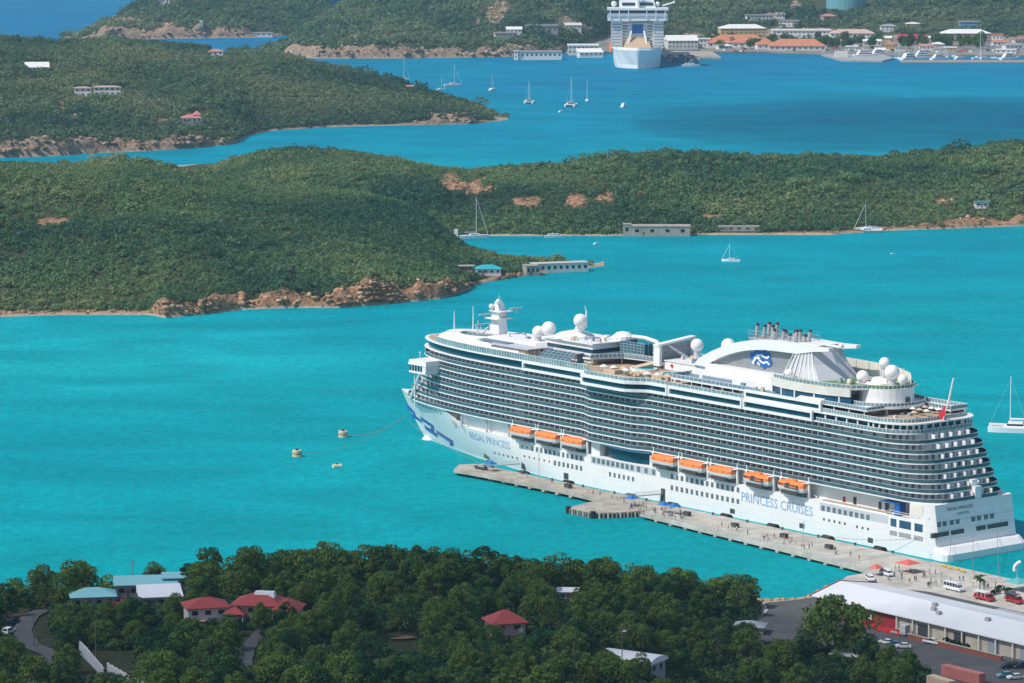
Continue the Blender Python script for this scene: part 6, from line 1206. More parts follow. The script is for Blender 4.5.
# trees standing out against the water, one by one
SIL = [(76, 607, 1, 1.3, 'round dark tree at the far left, standing over the shore against the water'), (6, 618, 4, 1.1, 'dark tree at the left edge beside the road'), (44, 610, 6, .75, None), (30, 611, 4, .6, None), (58, 610, 4, .65, None), (188, 596, 2, 1.0, None), (203, 598, 1, 1.0, None), (219, 596, 3, .95, None), (236, 594, 0, 1.05, None), (252, 590, 5, 1.1, None), (285, 588, 1, 1.15, None), (304, 588, 3, 1.2, None), (321, 586, 7, 1.25, 'tallest pointed tree of the shore row, left of the middle'), (336, 587, 0, 1.2, None), (352, 588, 2, 1.15, None), (368, 588, 5, 1.2, None), (386, 588, 1, 1.2, None), (404, 587, 3, 1.2, None), (420, 586, 7, 1.15, None), (437, 586, 2, 1.2, None), (452, 586, 0, 1.15, None), (468, 586, 6, 1.2, None), (484, 588, 5, 1.2, None), (500, 590, 4, 1.2, None), (515, 591, 2, 1.0, None), (530, 592, 1, 1.0, None), (546, 593, 0, 1.05, None), (561, 594, 6, 1.15, None), (577, 596, 3, 1.05, None), (593, 598, 7, 1.05, None), (606, 600, 5, 1.1, None), (622, 602, 0, .9, None), (638, 604, 2, .85, None), (656, 604, 1, .9, None), (672, 603, 3, .9, None), (688, 604, 0, 1.0, None), (702, 606, 6, .9, None), (717, 606, 1, .8, None), (732, 608, 2, .8, None), (746, 610, 5, .9, 'tree at the right end of the shore wood, beside the grey lot')]
placed = []
for x, y, k, s, lb in SIL:
    p = onD(x, y); tree('broadleaf_tree', lb or 'dark tree in the row along the shore, its crown against the turquoise water', p, k, s * (.9 + .2 * rng.random()), rng.random() * 6.28, None if lb else 'trees of the shore row'); placed.append((p.x, p.y, 4.5 * s))
# the wood on the slope
cand = rng.random((60000, 2)); X = -190 + 290 * cand[:, 0]; Y = 770 + 262 * cand[:, 1]; Z = gD(X, Y); px, py = proj(X, Y, Z)
hp = [(onD(hx, hy + hh), hx, hy, hw, hh, g) for hx, hy, hw, hh, g in HOUSES]
GRP = [('leafy tree on the slope below the teal roofs, left of the red ones', lambda x, y: x < 185), ('leafy tree close around or below the large red roofs', lambda x, y: x < 330), ('leafy tree between the sprawling red roofs and the red pyramid roof', lambda x, y: x < 475), ('leafy tree in the wood around the small red pyramid roof', lambda x, y: x < 585), ('leafy tree around or below the curved white roof', lambda x, y: x < 690), ('leafy tree in the wood left of the grey lot', lambda x, y: True)]
nt_ = 0
for i in range(len(X)):
    if nt_ >= 262: break
    if not (-35 < px[i] < 775 and 585 < py[i] < 735) or X[i] > 50 + (Y[i] - 900) * .17: continue
    rad = 4.6 if py[i] < 650 else 5.0
    if any((X[i] - a) ** 2 + (Y[i] - b) ** 2 < (.86 * (rad + c)) ** 2 for a, b, c in placed): continue
    s = .62 + .45 * rng.random(); tp = proj(X[i], Y[i], Z[i] + 8.5 * s); rp_ = 4.2 * s / .265
    bad = bool(covers(px[i], py[i], tp[1], rp_, Y[i])) or any((X[i] - q[0].x) ** 2 + (Y[i] - q[0].y) ** 2 < 30 for q in hp if q[5] == 0)
    if bad: continue
    lb = next(l for l, f in GRP if f(px[i], py[i])); g = lb.replace('leafy tree', 'trees')
    tree('broadleaf_tree', lb, (X[i], Y[i], Z[i]), int(rng.integers(0, 8)), s, rng.random() * 6.28, g); placed.append((X[i], Y[i], rad)); nt_ += 1
print('wood trees', nt_)
for x, y, k, s, lb in ((262, 634, 7, .82, 'dark tree standing right before the wall of the sprawling red roofs'), (286, 631, 2, .78, 'tree against the right wing of the sprawling red roofs'), (228, 637, 4, .7, 'tree between the two red roofed houses'), (303, 640, 0, .72, 'tree at the right corner of the sprawling red roofs'), (190, 640, 3, .66, 'tree at the left corner of the two storey red roofed house'), (214, 650, 5, .75, 'tree below the porch of the two storey red roofed house'), (490, 652, 1, .7, 'tree at the left foot of the red pyramid roof'), (522, 654, 4, .66, 'tree at the right foot of the red pyramid roof'), (664, 672, 2, .8, 'tree at the right end of the curved white roof'), (640, 682, 0, .75, 'tree below the middle of the curved white roof'), (606, 676, 3, .7, 'tree at the left end of the curved white roof'), (128, 618, 4, .6, 'tree right below the white sloping roof'), (86, 618, 2, .5, 'small tree before the teal hip roof'), (578, 604, 4, .55, 'tree before the small white roof near the shore'), (745, 644, 3, .7, 'tree before the grey roofed hut by the lot'), (66, 634, 1, .7, 'tree at the bend of the road, right of the poles')):
    tree('broadleaf_tree', lb, onD(x, y), k, s, rng.random() * 6)
# undergrowth closing the gaps
cand = rng.random((16000, 2)); X = -200 + 300 * cand[:, 0]; Y = 760 + 285 * cand[:, 1]; Z = gD(X, Y); px, py = proj(X, Y, Z + 1.5)
ok = (Z > 1.5) & (X < 54 + (Y - 900) * .17) & (py > 560) & (py < 760)
tpy = proj(X, Y, Z + 3.2)[1]; ok &= ~covers(px, py + 5, tpy, 9, Y)
P = np.stack([X, Y, Z], 1)[ok]
c2 = rng.random((1500, 2)); X2 = 40 + 90 * c2[:, 0]; Y2 = 860 + 110 * c2[:, 1]; q2 = proj(X2, Y2, np.full(1500, 2.3)); lim = ip(q2[0], [(690, 640), (738, 642), (775, 655), (800, 652), (862, 656), (925, 672), (926, 800)])
k2 = (q2[1] > lim) & (q2[0] < 928) & (q2[1] < 750); P = np.concatenate([P, np.stack([X2, Y2, np.full(1500, 2.2)], 1)[k2]]); rr = 1.3 + 1.3 * rng.random(len(P)); P[:, 2] += rr * .5
V, Fc, t = leaves(P, rr, 46, .5, rng, .8, .55)
UND = foliage('undergrowth foliage', (0.007, 0.036, 0.022), (0.026, 0.085, 0.034), (0.10, 0.155, 0.042), 0.05, 0, .25)
o = raw('undergrowth', V, Fc, UND, t); tag(o, 'dense shrubs and saplings between the trees', None, None, 'stuff'); print('undergrowth', len(P))
# trees of the quay side
o = tree('broadleaf_tree', 'big round dark tree in front of the left end of the warehouse', qp_(836, 658), 3, 1.9, .6); 
for x, y, k, s, lb in ((806, 662, 0, .9, 'tree at the left foot of the big round tree'), (868, 664, 4, 1.0, 'low tree right of the big round tree below the parked cars'), (888, 672, 2, .8, 'low tree below the blue and white parked cars'), (908, 678, 4, .95, 'low tree left of the beige container'), (780, 676, 1, 1.0, 'tree at the bottom between the grey lot and the palms'), (822, 688, 6, 1.0, 'tree at the bottom edge left of the palms'), (862, 690, 0, .9, 'tree at the bottom edge below the hut with the pale roof'), (746, 668, 5, 1.0, 'tree below the grey lot'), (756, 690, 3, 1.0, 'tree at the bottom edge below the grey lot'), (895, 694, 1, .9, 'tree at the bottom edge left of the beige container'), (798, 700, 2, 1.0, 'tree cut by the bottom edge near the palms')):
    tree('broadleaf_tree', lb, qp_(x, y), k, s, rng.random() * 6)
PALM = foliage('palm fronds', (0.03, 0.06, 0.02), (0.07, 0.11, 0.035), (0.13, 0.17, 0.05), .3, .1, .3)
def palm(label, loc, h, rz=0, nf=16, L=2.7):
    r = thing('palm_tree', label, 'palm tree', loc, rz); mb = MB(); pts = [(.25 * math.sin(i * .5), 0, h * i / 6) for i in range(7)]
    for i in range(6): mb.tube(pts[i], pts[i + 1], .2 - .015 * i, .185 - .015 * i, 7)
    mb.build('trunk', BARK, r); mb = MB(); c = Vector(pts[-1])
    for i in range(nf):
        a = i * 2.399; el = .9 - 1.25 * ((i * .37) % 1); prev = None
        for j in range(7):
            k = j / 6; rad = L * k; z = L * (math.sin(el) * k - .55 * k * k); cc = c + Vector((math.cos(a) * rad * math.cos(el * .6), math.sin(a) * rad * math.cos(el * .6), z)); sd = Vector((-math.sin(a), math.cos(a), 0)); wv = .42 * math.sin(math.pi * min(k + .12, 1)) + .03
            cur = (cc + sd * wv - Vector((0, 0, wv * .6)), cc, cc - sd * wv - Vector((0, 0, wv * .6)))
            if prev: mb.add([prev[0], prev[1], cur[1], cur[0]], [(0, 1, 2, 3)]); mb.add([prev[1], prev[2], cur[2], cur[1]], [(0, 1, 2, 3)])
            prev = cur
    mb.build('crown', PALM, r); return r
palm('single palm on the pale quay behind the minibus', qp_(979, 596), 5.6); palm('palm left of the hut with the pale roof', qp_(838, 676), 6.0, 1, 18, 3.2); palm('palm right of the hut with the pale roof', qp_(855, 680), 5.6, 2, 18, 3.2); palm('palm at the far end of the wood beside the water and grey lot', onD(752, 618), 6.5, 3, 18, 3.0)
FLW = foliage('pink blossom', (.35, .02, .08), (.50, .03, .12), (.6, .08, .2), .5, 0, .2)
for x, y, lb in ((112, 611, 'bright pink flowering bush in front of the teal roofed house'), (124, 608, 'second pink flowering bush beside the white roof')):
    p = onD(x, y); r = thing('flowering_bush', lb, 'bush', p); V, Fc, t = leaves(np.array([(0, 0, 1.6), (1.2, .2, 1.3), (-1.2, 0, 1.2)]), np.array([1.4, 1.1, 1.1]), 80, .3, rng); raw('blossom', V, Fc, FLW, t, False, r); MB().tube((0, 0, -.5), (0, 0, 1.2), .12).build('stem', BARK, r)
for i, (x, y) in enumerate(((1000, 590), (1008, 592), (996, 594), (1010, 596))):
    r = thing('planted_shrub', 'low shrub in the planted bed beside the dark red safari truck', 'shrub', qp_(x, y), 0, 'shrubs of the quay bed'); V, Fc, t = leaves(np.array([(0, 0, .7), (.8, .3, .6), (-.8, 0, .55)]), np.array([.9, .7, .7]), 60, .3, rng); raw('leaves', V, Fc, UND, t, False, r); MB().tube((0, 0, -.2), (0, 0, .6), .08).build('stem', BARK, r)
for i, (x, y) in enumerate(((946, 645), (952, 647), (958, 649), (966, 651))):
    r = thing('potted_shrub', 'dark shrub in a pot in front of the cream warehouse wall', 'shrub', qp_(x, y), 0, 'potted shrubs by the warehouse'); V, Fc, t = leaves(np.array([(0, 0, 1.4), (.5, .3, 1.1)]), np.array([.9, .7]), 60, .3, rng); raw('leaves', V, Fc, UND, t, False, r); MB().lathe((0, 0, 0), [(.35, 0), (.5, .6), (.45, .6)], 10).build('pot', BRICK, r)
# ------------------------------------------------------------------ clouds high above, out of the picture: their shadows lie on the wood and the far water
def cloud(label, gx_, gy_, rx, ry, rzv, dens, zc, ht, seed):
    k = zc / SUN_V.z; c = Vector((gx_, gy_, 0)) + SUN_V * k; rg = np.random.default_rng(seed); bm = bmesh.new(); bmesh.ops.create_icosphere(bm, subdivisions=4, radius=1)
    for v in bm.verts:
        n = 1 + .45 * float(fbm(v.co.x * 1.6 + 3, v.co.y * 1.6 + v.co.z * 1.2, seed, 4)); v.co = Vector((v.co.x * rx * n, v.co.y * ry * n, v.co.z * ht * n))
    me = bpy.data.meshes.new('cloud'); bm.to_mesh(me); bm.free(); m = bpy.data.materials.new('cloud air'); m.use_nodes = True; n = m.node_tree.nodes; n.clear(); pv = n.new('ShaderNodeVolumePrincipled'); pv.inputs['Color'].default_value = (1, 1, 1, 1); pv.inputs['Density'].default_value = dens; oo = n.new('ShaderNodeOutputMaterial'); m.node_tree.links.new(pv.outputs[0], oo.inputs['Volume']); me.materials.append(m)
    o = put('cloud', me, None, c, rzv); return tag(o, label, None, None, 'stuff')
cloud('small white cloud high above the wooded shore', -28, 892, 205, 128, .05, .0058, 900, 60, 5)
cloud('white cloud high above the far channel', 420, 3020, 330, 330, .2, .006, 1000, 80, 6)
# ================================================================== boats
MASTM = M('pale mast', (.78, .79, .80), .4, .03, 1); SAILC = M('furled sail cover', (.30, .36, .45), .7, .1, 1); BWH = M('boat white', (.80, .80, .80), .35, .04, 1)
def hullb(L, B, h, draft=.4, stern=.8):
    mb = MB(); r = []
    for k, w_ in ((-.5, stern), (-.3, .95), (0, 1), (.25, .8), (.42, .36), (.5, .03)): r.append([(L * k, B / 2 * w_, h * (1 + .25 * max(k, 0) * 2)), (L * k, B / 2 * w_ * .8, -draft * .3), (L * k, 0, -draft), (L * k, -B / 2 * w_ * .8, -draft * .3), (L * k, -B / 2 * w_, h * (1 + .25 * max(k, 0) * 2))])
    mb.loft(r); return mb
def sailboat(label, x, y, L, mast, rz=0.0, heel=0.0, z=0.0, col=None, cat='sailboat', group=None):
    p = gnd(x, y, z); r = thing('sailboat', label, cat, p, rz, group); r.rotation_euler.x = heel; B = L * .29
    hullb(L, B, L * .10).build('hull', col or BWH, r); cb = MB().box(-L * .18, L * .2, -B * .27, B * .27, L * .1, L * .155, L * .03, B * .05).build('cabin', BWH, r); MB().box(-L * .12, L * .14, -B * .285, B * .285, L * .118, L * .138).build('window', CARGLASS, cb)
    w_ = max(.13, L * .011); MB().tube((L * .08, 0, L * .1), (L * .08, 0, mast), w_, w_ * .7, 6).build('mast', MASTM, r); MB().tube((L * .08, 0, L * .2), (-L * .36, 0, L * .2), w_ * 1.6, w_ * 1.3, 6).build('boom', SAILC, r)
    for q in ((L * .5, 0, L * .12), (-L * .48, 0, L * .1)): MB().tube(q, (L * .08, 0, mast * .97), .018, None, 3).build('stay', MASTM, r)
    MB().tube((L * .485, 0, L * .13), (L * .1, 0, mast * .9), w_ * .8, w_ * .4, 5).build('furled_jib', MASTM, r)
    return r
def catamaran(label, x, y, L, mast, rz=0.0):
    r = thing('catamaran', label, 'catamaran', gnd(x, y, 0), rz); B = L * .5
    for s in (-1, 1): o = hullb(L, L * .13, L * .1); o.v = [(a, b + s * B * .42, c) for a, b, c in o.v]; o.build('hull', BWH, r)
    MB().box(-L * .42, L * .2, -B * .42, B * .42, L * .075, L * .115).build('bridge_deck', BWH, r); cb = MB().box(-L * .25, L * .14, -B * .34, B * .34, L * .115, L * .19, L * .05, B * .05).build('cabin', BWH, r); MB().box(-L * .21, L * .12, -B * .345, B * .345, L * .135, L * .168).build('window', CARGLASS, cb)
    MB().box(-L * .42, -L * .2, -B * .33, B * .33, L * .21, L * .225).build('bimini', SAILC, r); MB().box(L * .2, L * .42, -B * .38, B * .38, L * .08, L * .088).build('trampoline', GREY, r)
    w_ = max(.16, L * .012); MB().tube((L * .06, 0, L * .115), (L * .06, 0, mast), w_, w_ * .7, 6).build('mast', MASTM, r); MB().tube((L * .06, 0, L * .25), (-L * .38, 0, L * .25), w_ * 1.7, w_ * 1.4, 6).build('boom', BWH, r)
    for q in ((L * .48, 0, L * .1), (-L * .3, B * .4, L * .1), (-L * .3, -B * .4, L * .1)): MB().tube(q, (L * .06, 0, mast * .95), .02, None, 3).build('stay', MASTM, r)
    MB().tube((-L * .36, B * .3, L * .1), (-L * .36, B * .3, L * .32), .05).build('antenna', MASTM, r)
    return r
def motorboat(label, x, y, L, rz=0.0, decks=1, group=None, cat='motorboat', z=0):
    r = thing('motorboat', label, cat, gnd(x, y, z), rz, group); B = L * .27; hullb(L, B, L * .1, .5, .95).build('hull', BWH, r); h = L * .1
    for d in range(decks):
        l0, l1 = -L * (.36 - .06 * d), L * (.22 - .1 * d); c = MB().box(l0, l1, -B * (.4 - .04 * d), B * (.4 - .04 * d), h, h + L * .085, L * .03, B * .02).build('cabin' if d == 0 else 'upper_deck', BWH, r); MB().box(l0 + L * .02, l1 - L * .018, -B * (.405 - .04 * d), B * (.405 - .04 * d), h + L * .03, h + L * .06).build('window', CARGLASS, c); h += L * .086
    MB().tube((-L * .1, 0, h), (-L * .12, 0, h + L * .09), L * .012, L * .008, 5).build('antenna', MASTM, r)
    return r
catamaran('large white catamaran with a tall mast at the right edge of the picture', 1013, 431, 19, 21.5, 2.95)
sailboat('small white sailboat at anchor in the open bay right of the ruined fort', 731, 261.5, 10.5, 10, 2.9)
sailboat('large white yacht with a tall mast moored by the jetty under the hill', 474, 238, 17, 25, .1)
sailboat('grey yacht aground on the shore, leaning with a tilted mast', 868, 231.5, 17, 19, 3.0, -.30, .4, M('faded hull', (.60, .58, .55), .6, .1, .5))
motorboat('white motorboat moored beyond the low point of the island', 555, 237.5, 12, .1, 1); motorboat('tiny white boat anchored off the low point, nearer than the motorboat', 596, 244, 4.5, 1.0, 1); motorboat('tiny white boat alone on the right side of the bay', 893, 254, 3.2, .4, 1)
sailboat('sailboat with a tall mast behind the tip of the left island', 453, 86, 18, 22, .3); sailboat('sailboat moored right of the one behind the left island tip', 492, 90, 13, 14, 1.2); catamaran('white catamaran nearest the left island, in the far channel', 529, 103, 17, 20, 1.5); catamaran('white catamaran with the tallest mast in the far channel', 571, 106, 19, 26, 1.4); sailboat('slender sailboat right of the tallest-masted catamaran', 587, 101, 12, 20, 1.5); motorboat('tiny white boat without mast below the catamarans', 561, 112, 7, 1.0, 1); motorboat('dark-hulled white motor cruiser alone in the far channel', 624, 107, 13, 1.2, 2)
sailboat('sailboat whose mast shows above the ridge of the left island', 403, 80, 14, 24, .4); sailboat('sailboat half hidden by the left island, left of the tall mast', 441, 90, 12, 13, .8)
# ================================================================== houses on the islands
def hl(ld, x, y, dz=0): p = on_land(ld, x, y); p.z += dz; return p
WW = M('white house wall', (.72, .71, .68), .8, .06, .2); OCHRE = M('ochre wall', (.50, .36, .16), .8, .12, .2); STONE = M('old grey stone', (.36, .33, .28), .9, .25, .3); ORT = M('orange tile roof', (.52, .20, .11), .7, .15, .2); PTIL = M('pale red tile roof', (.50, .20, .18), .7, .12, .3); TEALR = M('bright teal roof', (.03, .38, .45), .5, .08, .2); WWARM = M('weathered white wall', (.58, .57, .54), .85, .15, .2); GROOF = M('grey flat roof', (.30, .30, .31), .8, .15, .1); BGLASS = M('far window glass', (.10, .12, .14), .3, .2, .5)
I1, I2, LI, FM = 'island_front_hill', 'island_back_ridge', 'left_island_hill', 'far_mainland'
house('teal_roofed_house', 'small white house with a bright teal roof on the low point of the island', 'house', hl(I1, 488, 274), .12, 13, 8, 3.2, 'hip', 2.0, WW, TEALR, 4)
house('roofless_hut', 'low pale hut left of the bright teal roof', 'hut', hl(I1, 466, 270), .1, 8, 5, 2.2, 'flat', .3, STONE, STONE, 2)
house('old_barracks', 'long white two-level building with arched openings at the end of the low point', 'building', hl(I1, 559, 271), .30, 31, 7, 4.4, 'flat', .4, WWARM, M('grey white roof', (.5, .5, .48), .8, .12, .2), 9, 1, .2)
house('stone_annex', 'lower pale block joined to the left end of the long white building', 'building', hl(I1, 531, 274.5), .30, 7.5, 7, 4.8, 'flat', .4, STONE, STONE, 3, 1, .2)
house('fort_ruin', 'long grey stone fort ruin on the shore of the back ridge', 'fort', hl(I2, 659, 234.5), -.02, 36, 10, 5.0, 'flat', .7, STONE, STONE, 4, 1, .3)
house('stone_tower', 'short square stone tower left of the long fort ruin', 'tower', hl(I2, 626.5, 234.5), -.02, 4.6, 5, 6.0, 'flat', .6, STONE, STONE, 1, 1, .2)
house('low_ruin', 'low grey ruin wall right of the fort, near the shore', 'ruin', hl(I2, 738, 230), -.02, 25, 5, 2.2, 'flat', .3, STONE, STONE, 5, 1, .1)
house('teal_roofed_hut', 'tiny hut with a teal roof on the slope at the right', 'hut', hl(I2, 979, 207), 0, 8.5, 5, 3.0, 'flat', .6, WW, M('dull teal roof', (.08, .26, .28), .6, .1, .2), 2)
o = thing('stone_jetty', 'short pale jetty beside the tall-masted yacht', 'jetty', gnd(460, 238, 0), 0); MB().box(-9, 6, -2.5, 2.5, -1, .9).build('deck', STONE, o); MB().box(-3.5, -1.2, -1, 1, .9, 5.2).build('pillar', WW, o)
house('white_roofed_house', 'low house with a broad white roof high on the left island', 'house', hl(LI, 42, 70, -.5), .15, 20, 15, 3.2, 'shed', 4.0, WWARM, WW, 4, 1, .6, None, 4)
house('hill_villa', 'sprawling white villa with brown roofs in the middle of the left island', 'house', hl(LI, 87, 97, .5), .1, 14, 9, 7, 'hip', 1.3, WW, M('pale brown roof', (.42, .32, .26), .7, .1, .2), 3, 2, .7, None, 4)
house('hill_villa', 'right wing of the white villa, with a darker facade', 'house', hl(LI, 111, 96, .5), .1, 22, 9, 7, 'hip', 1.4, WW, M('pale brown roof', (.42, .32, .26), .7, .1, .2), 5, 2, .7, None, 4)
o = house('pink_roofed_house', 'house with pale red roofs above the cliff of the left island', 'house', hl(LI, 194, 123, .5), .2, 15, 10, 4, 'hip', 2.6, WW, PTIL, 4, 1, .9, None, 4); MB().loft([[(1, -3, 6), (8, -3, 6), (8, 4, 6), (1, 4, 6)], [(4.4, .4, 9.4), (4.6, .4, 9.4), (4.6, .6, 9.4), (4.4, .6, 9.4)]]).build('upper_roof', PTIL, o)
house('pink_roofed_house', 'pink house on the skyline of the left island', 'house', hl(LI, 219, 55.5), 0, 14, 9, 4, 'hip', 2.2, WW, PTIL, 3); house('pale_house', 'pale house cut by the left edge of the picture', 'house', hl(LI, 0, 61), 0, 9, 8, 5, 'flat', .5, WW, PTIL, 2)
house('pale_hut', 'tiny pale hut near the wooded tip of the left island', 'hut', hl(LI, 411, 90), 0, 6, 5, 3.5, 'gable', 1.2, WW, PTIL, 1)
house('boat_landing', 'small pale hut at the beach between the two far headlands', 'hut', hl('far_headland', 264, 36), 0, 30, 10, 4, 'flat', 1.0, WWARM, STONE, 4)
house('pale_house', 'white house on the skyline of the far headland', 'house', hl('far_headland', 168, 4), 0, 18, 10, 6, 'hip', 3, WW, WW, 3); house('white_tower', 'small white beacon on the slope of the far headland', 'beacon', hl('far_headland', 205, 28), 0, 4, 4, 9, 'flat', .6, WW, WW, 1)
# ================================================================== the port town
def T(name, label, cat, x, y, Lp, hp_, W_, roof, rh, wm, rm, nw, st=1, rz=0.0, ld=None, over=.8):
    "far building: Lp and hp_ are its length and height as counted in photo pixels"
    p = hl(ld, x, y) if ld else gnd(x, y, 1.6); k = p.y / F
    return house(name, label, cat, p, rz, Lp * k, W_, hp_ * k, roof, rh, wm, rm, nw, st, over, None, 6, False, 1, BGLASS)
T('hotel_block', 'large yellow building with a long white roof, right behind the far cruise ship', 'building', 742, 37, 46, 9, 24, 'hip', 5, OCHRE, WW, 10, 3, .1)
T('market_hall', 'broad orange-roofed market hall on the waterfront, left one', 'market hall', 738, 47, 62, 5, 34, 'hip', 9, WW, ORT, 10, 1, 0); T('market_hall', 'second orange roof, right of the broad one and nearer the finger pier', 'market hall', 797, 50, 56, 4.5, 26, 'hip', 8, WWARM, ORT, 10, 1, -.05); T('market_hall', 'small orange hip roof between the two long orange roofs', 'market hall', 765, 49, 18, 5, 18, 'hip', 7, WW, ORT, 3, 1, .1)
T('white_terminal', 'long low white building behind the orange roofs', 'building', 801, 37.5, 58, 7, 22, 'flat', 1.5, WW, WW, 14, 2); T('apartment_block', 'white apartments with pale roofs above the moored yachts', 'apartment block', 852, 41, 44, 8, 20, 'hip', 5, WW, M('pale tile', (.55, .38, .32), .7, .1, .2), 10, 2)
T('red_roofed_hall', 'red roofed hall with a yellow end right of the yachts', 'building', 912, 44, 27, 5, 20, 'gable', 6, OCHRE, M('crimson roof', (.42, .05, .07), .6, .1, .2), 5, 1); T('school_block', 'large pink building with a wide white roof and rows of windows at the right', 'building', 965, 42, 50, 9, 26, 'hip', 5, M('rose wall', (.50, .36, .32), .8, .1, .2), WW, 12, 3)
T('blue_house', 'blue walled house on the slope above the wide white roof', 'house', 964, 27, 20, 5, 16, 'flat', 1, M('blue wall', (.12, .32, .50), .8, .1, .2), GROOF, 5, 2, 0, FM)
T('yellow_house', 'small yellow house on the slope above the red roof', 'house', 908, 27, 14, 3.5, 14, 'hip', 2, OCHRE, WW, 3, 1, 0, FM)
T('white_house', 'pale row house high above the yellow building', 'house', 756, 20, 26, 4.5, 14, 'flat', 1, WW, GROOF, 7, 2, .1, FM); T('white_house', 'small white house right of the pale row house', 'house', 777, 18, 9, 3.5, 12, 'gable', 3, WW, GROOF, 3, 1, 0, FM); T('pink_house', 'pink and white house right of the far road', 'house', 825, 21, 14, 5, 14, 'hip', 3, M('rose wall', (.50, .36, .32), .8, .1, .2), PTIL, 4, 2, .2, FM); T('white_house', 'white house at the foot of the slope above the long low white building', 'house', 786, 26, 20, 5, 14, 'flat', 1, WW, GROOF, 5, 2, -.1, FM); T('white_house', 'white house above the apartments with pale roofs', 'house', 884, 31, 16, 5, 14, 'hip', 3, WW, GROOF, 4, 2, 0, FM)
o = thing('water_tank', 'large teal storage tank on its terrace at the top edge', 'storage tank', hl(FM, 842, 8), 0); tk = M('teal tank paint', (.14, .36, .40), .6, .08, .1); MB().lathe((0, 0, -6), [(27, 0), (27, 6), (27, 20), (20, 23), (.5, 25)], 28).build('tank_body', tk, o); MB().box(-52, 52, -34, 20, -12, -4).build('terrace', tk, o)
T('grey_warehouse', 'long grey warehouse in the cut of the hill left of the far cruise ship', 'warehouse', 541, 33, 32, 7, 24, 'flat', 1.2, GROOF, M('slate roof', (.22, .24, .27), .7, .1, .1), 6, 1, .05, FM); T('white_shed', 'white shed left of the grey warehouse', 'shed', 514, 33, 15, 4, 16, 'gable', 3, WW, WW, 4, 1, 0, FM); T('white_house', 'white house right of the grey warehouse', 'house', 572, 30, 16, 5, 14, 'gable', 3, WW, WWARM, 4, 2, .1, FM)
T('pale_terrace', 'pale terraced yard building below the white shed', 'building', 505, 36, 22, 3, 14, 'flat', .8, WWARM, GROOF, 5, 1, .2, FM)
T('dock_building', 'white building with a flat roof at the water left of the far cruise ship', 'building', 583, 53.5, 30, 8, 22, 'flat', 1.5, WWARM, WW, 7, 2, .0); T('dock_building', 'lower white boathouse in front of the flat roofed dock building', 'boathouse', 590, 56, 24, 4, 14, 'shed', 4, WW, WW, 5, 1, .2)
T('dry_dock', 'long pale floating dry dock lying along the far shore', 'dry dock', 538, 58, 46, 6.5, 20, 'flat', .6, WW, GROOF, 10, 1, .08); T('dock_tower', 'short white tower at the left end of the dry dock', 'tower', 516, 58.5, 4, 7.5, 6, 'flat', .6, WW, WW, 1, 2)
T('terminal_tent', 'white roofed terminal hall right beside the far cruise ship', 'terminal', 681, 48, 30, 8, 34, 'gable', 6, WWARM, WW, 8, 2, .1); T('white_house', 'white block between the terminal hall and the orange roofs', 'building', 703, 47, 14, 8, 16, 'flat', 1, WW, WW, 4, 2, 0)
o = thing('cruise_pier', 'broad concrete pier with a busy yard right of the far cruise ship', 'pier', gnd(690, 58, 0)); k = gnd(690, 58, 0).y / F; MB().prism([(-27 * k, 60), (-26 * k, -50), (8 * k, -52), (9 * k, -10), (30 * k, -18), (27 * k, 110), (-10 * k, 120)], -2, 2.2).build('deck', CONC, o)
for i in range(26):
    xx, yy = 668 + rng.random() * 24, 56 + rng.random() * 6; r = MB().box(-3, 3, -1.3, 1.3, 0, 3.0, .3, .1).build('parked_bus', [CRD, CW, CBL, GREY, CBK][i % 5], None, gnd(xx, yy, 2.22), rng.random() * 3); tag(r, 'vehicle waiting in the busy yard beside the far cruise ship', 'bus', 'vehicles on the far pier')
o = thing('finger_pier', 'short grey finger pier jutting out below the yachts', 'pier', gnd(846, 59, 0)); MB().prism([(-22, 70), (-10, -55), (34, -70), (54, -10), (50, 60)], -2, 1.9).build('deck', M('grey concrete', (.34, .34, .34), .9, .2, .1), o); MB().box(-12, 2, 0, 12, 1.9, 8).build('hut', WW, o)
o = thing('breakwater', 'long low stone breakwater across the right edge', 'breakwater', gnd(970, 62, 0)); MB().box(-78, 160, -5, 5, -2, 2.0).build('stone_bank', CONC, o); MB().box(-78, 160, -15, -5, -2, 1.0).build('foot_bank', STONE, o)
WF = M('waterfront paving', (.22, .21, .18), .9, .35, .03); o = MB(); P = [gnd(x, y, 0) for x, y in ((566, 55), (600, 53), (700, 51), (705, 53), (770, 53), (830, 55), (900, 56), (1130, 57))]; o.prism([(p.x, p.y) for p in P] + [(gnd(1130, 36, 0).x, gnd(1130, 36, 0).y), (gnd(700, 34, 0).x, gnd(700, 34, 0).y), (gnd(606, 35, 0).x, gnd(606, 35, 0).y), (gnd(566, 50, 0).x, gnd(566, 50, 0).y)], -2, 1.5); o = o.build('waterfront', WF); tag(o, 'paved waterfront of the port', None, None, 'structure')
MY = ['white motor yacht moored bow-on beside the finger pier, larger of the two', 'white motor yacht behind the larger one at the finger pier', 'white motor yacht at the left end of the breakwater marina', 'tallest white motor yacht in the breakwater marina', 'white motor yacht third along the breakwater marina', 'low white yacht at the middle of the breakwater', 'white yacht before the pink building', 'white yacht at the right end of the breakwater']
for i, (x, y, L, d) in enumerate(((866, 57, 46, 2), (879, 55, 36, 2), (910, 60, 44, 2), (924, 59.5, 46, 3), (940, 60, 38, 2), (960, 59, 26, 1), (985, 59, 22, 1), (1010, 59.5, 40, 2))): motorboat(MY[i], x, y, L * .66, .3 + .2 * (i % 3), d, 'yachts of the port', 'yacht')
for i in range(22): x = 895 + rng.random() * 125; sailboat('small moored boat with a thin mast in the marina behind the breakwater', x, 56.5 + rng.random() * 3, 11, 10 + rng.random() * 9, rng.random() * 3, group='small boats of the marina')
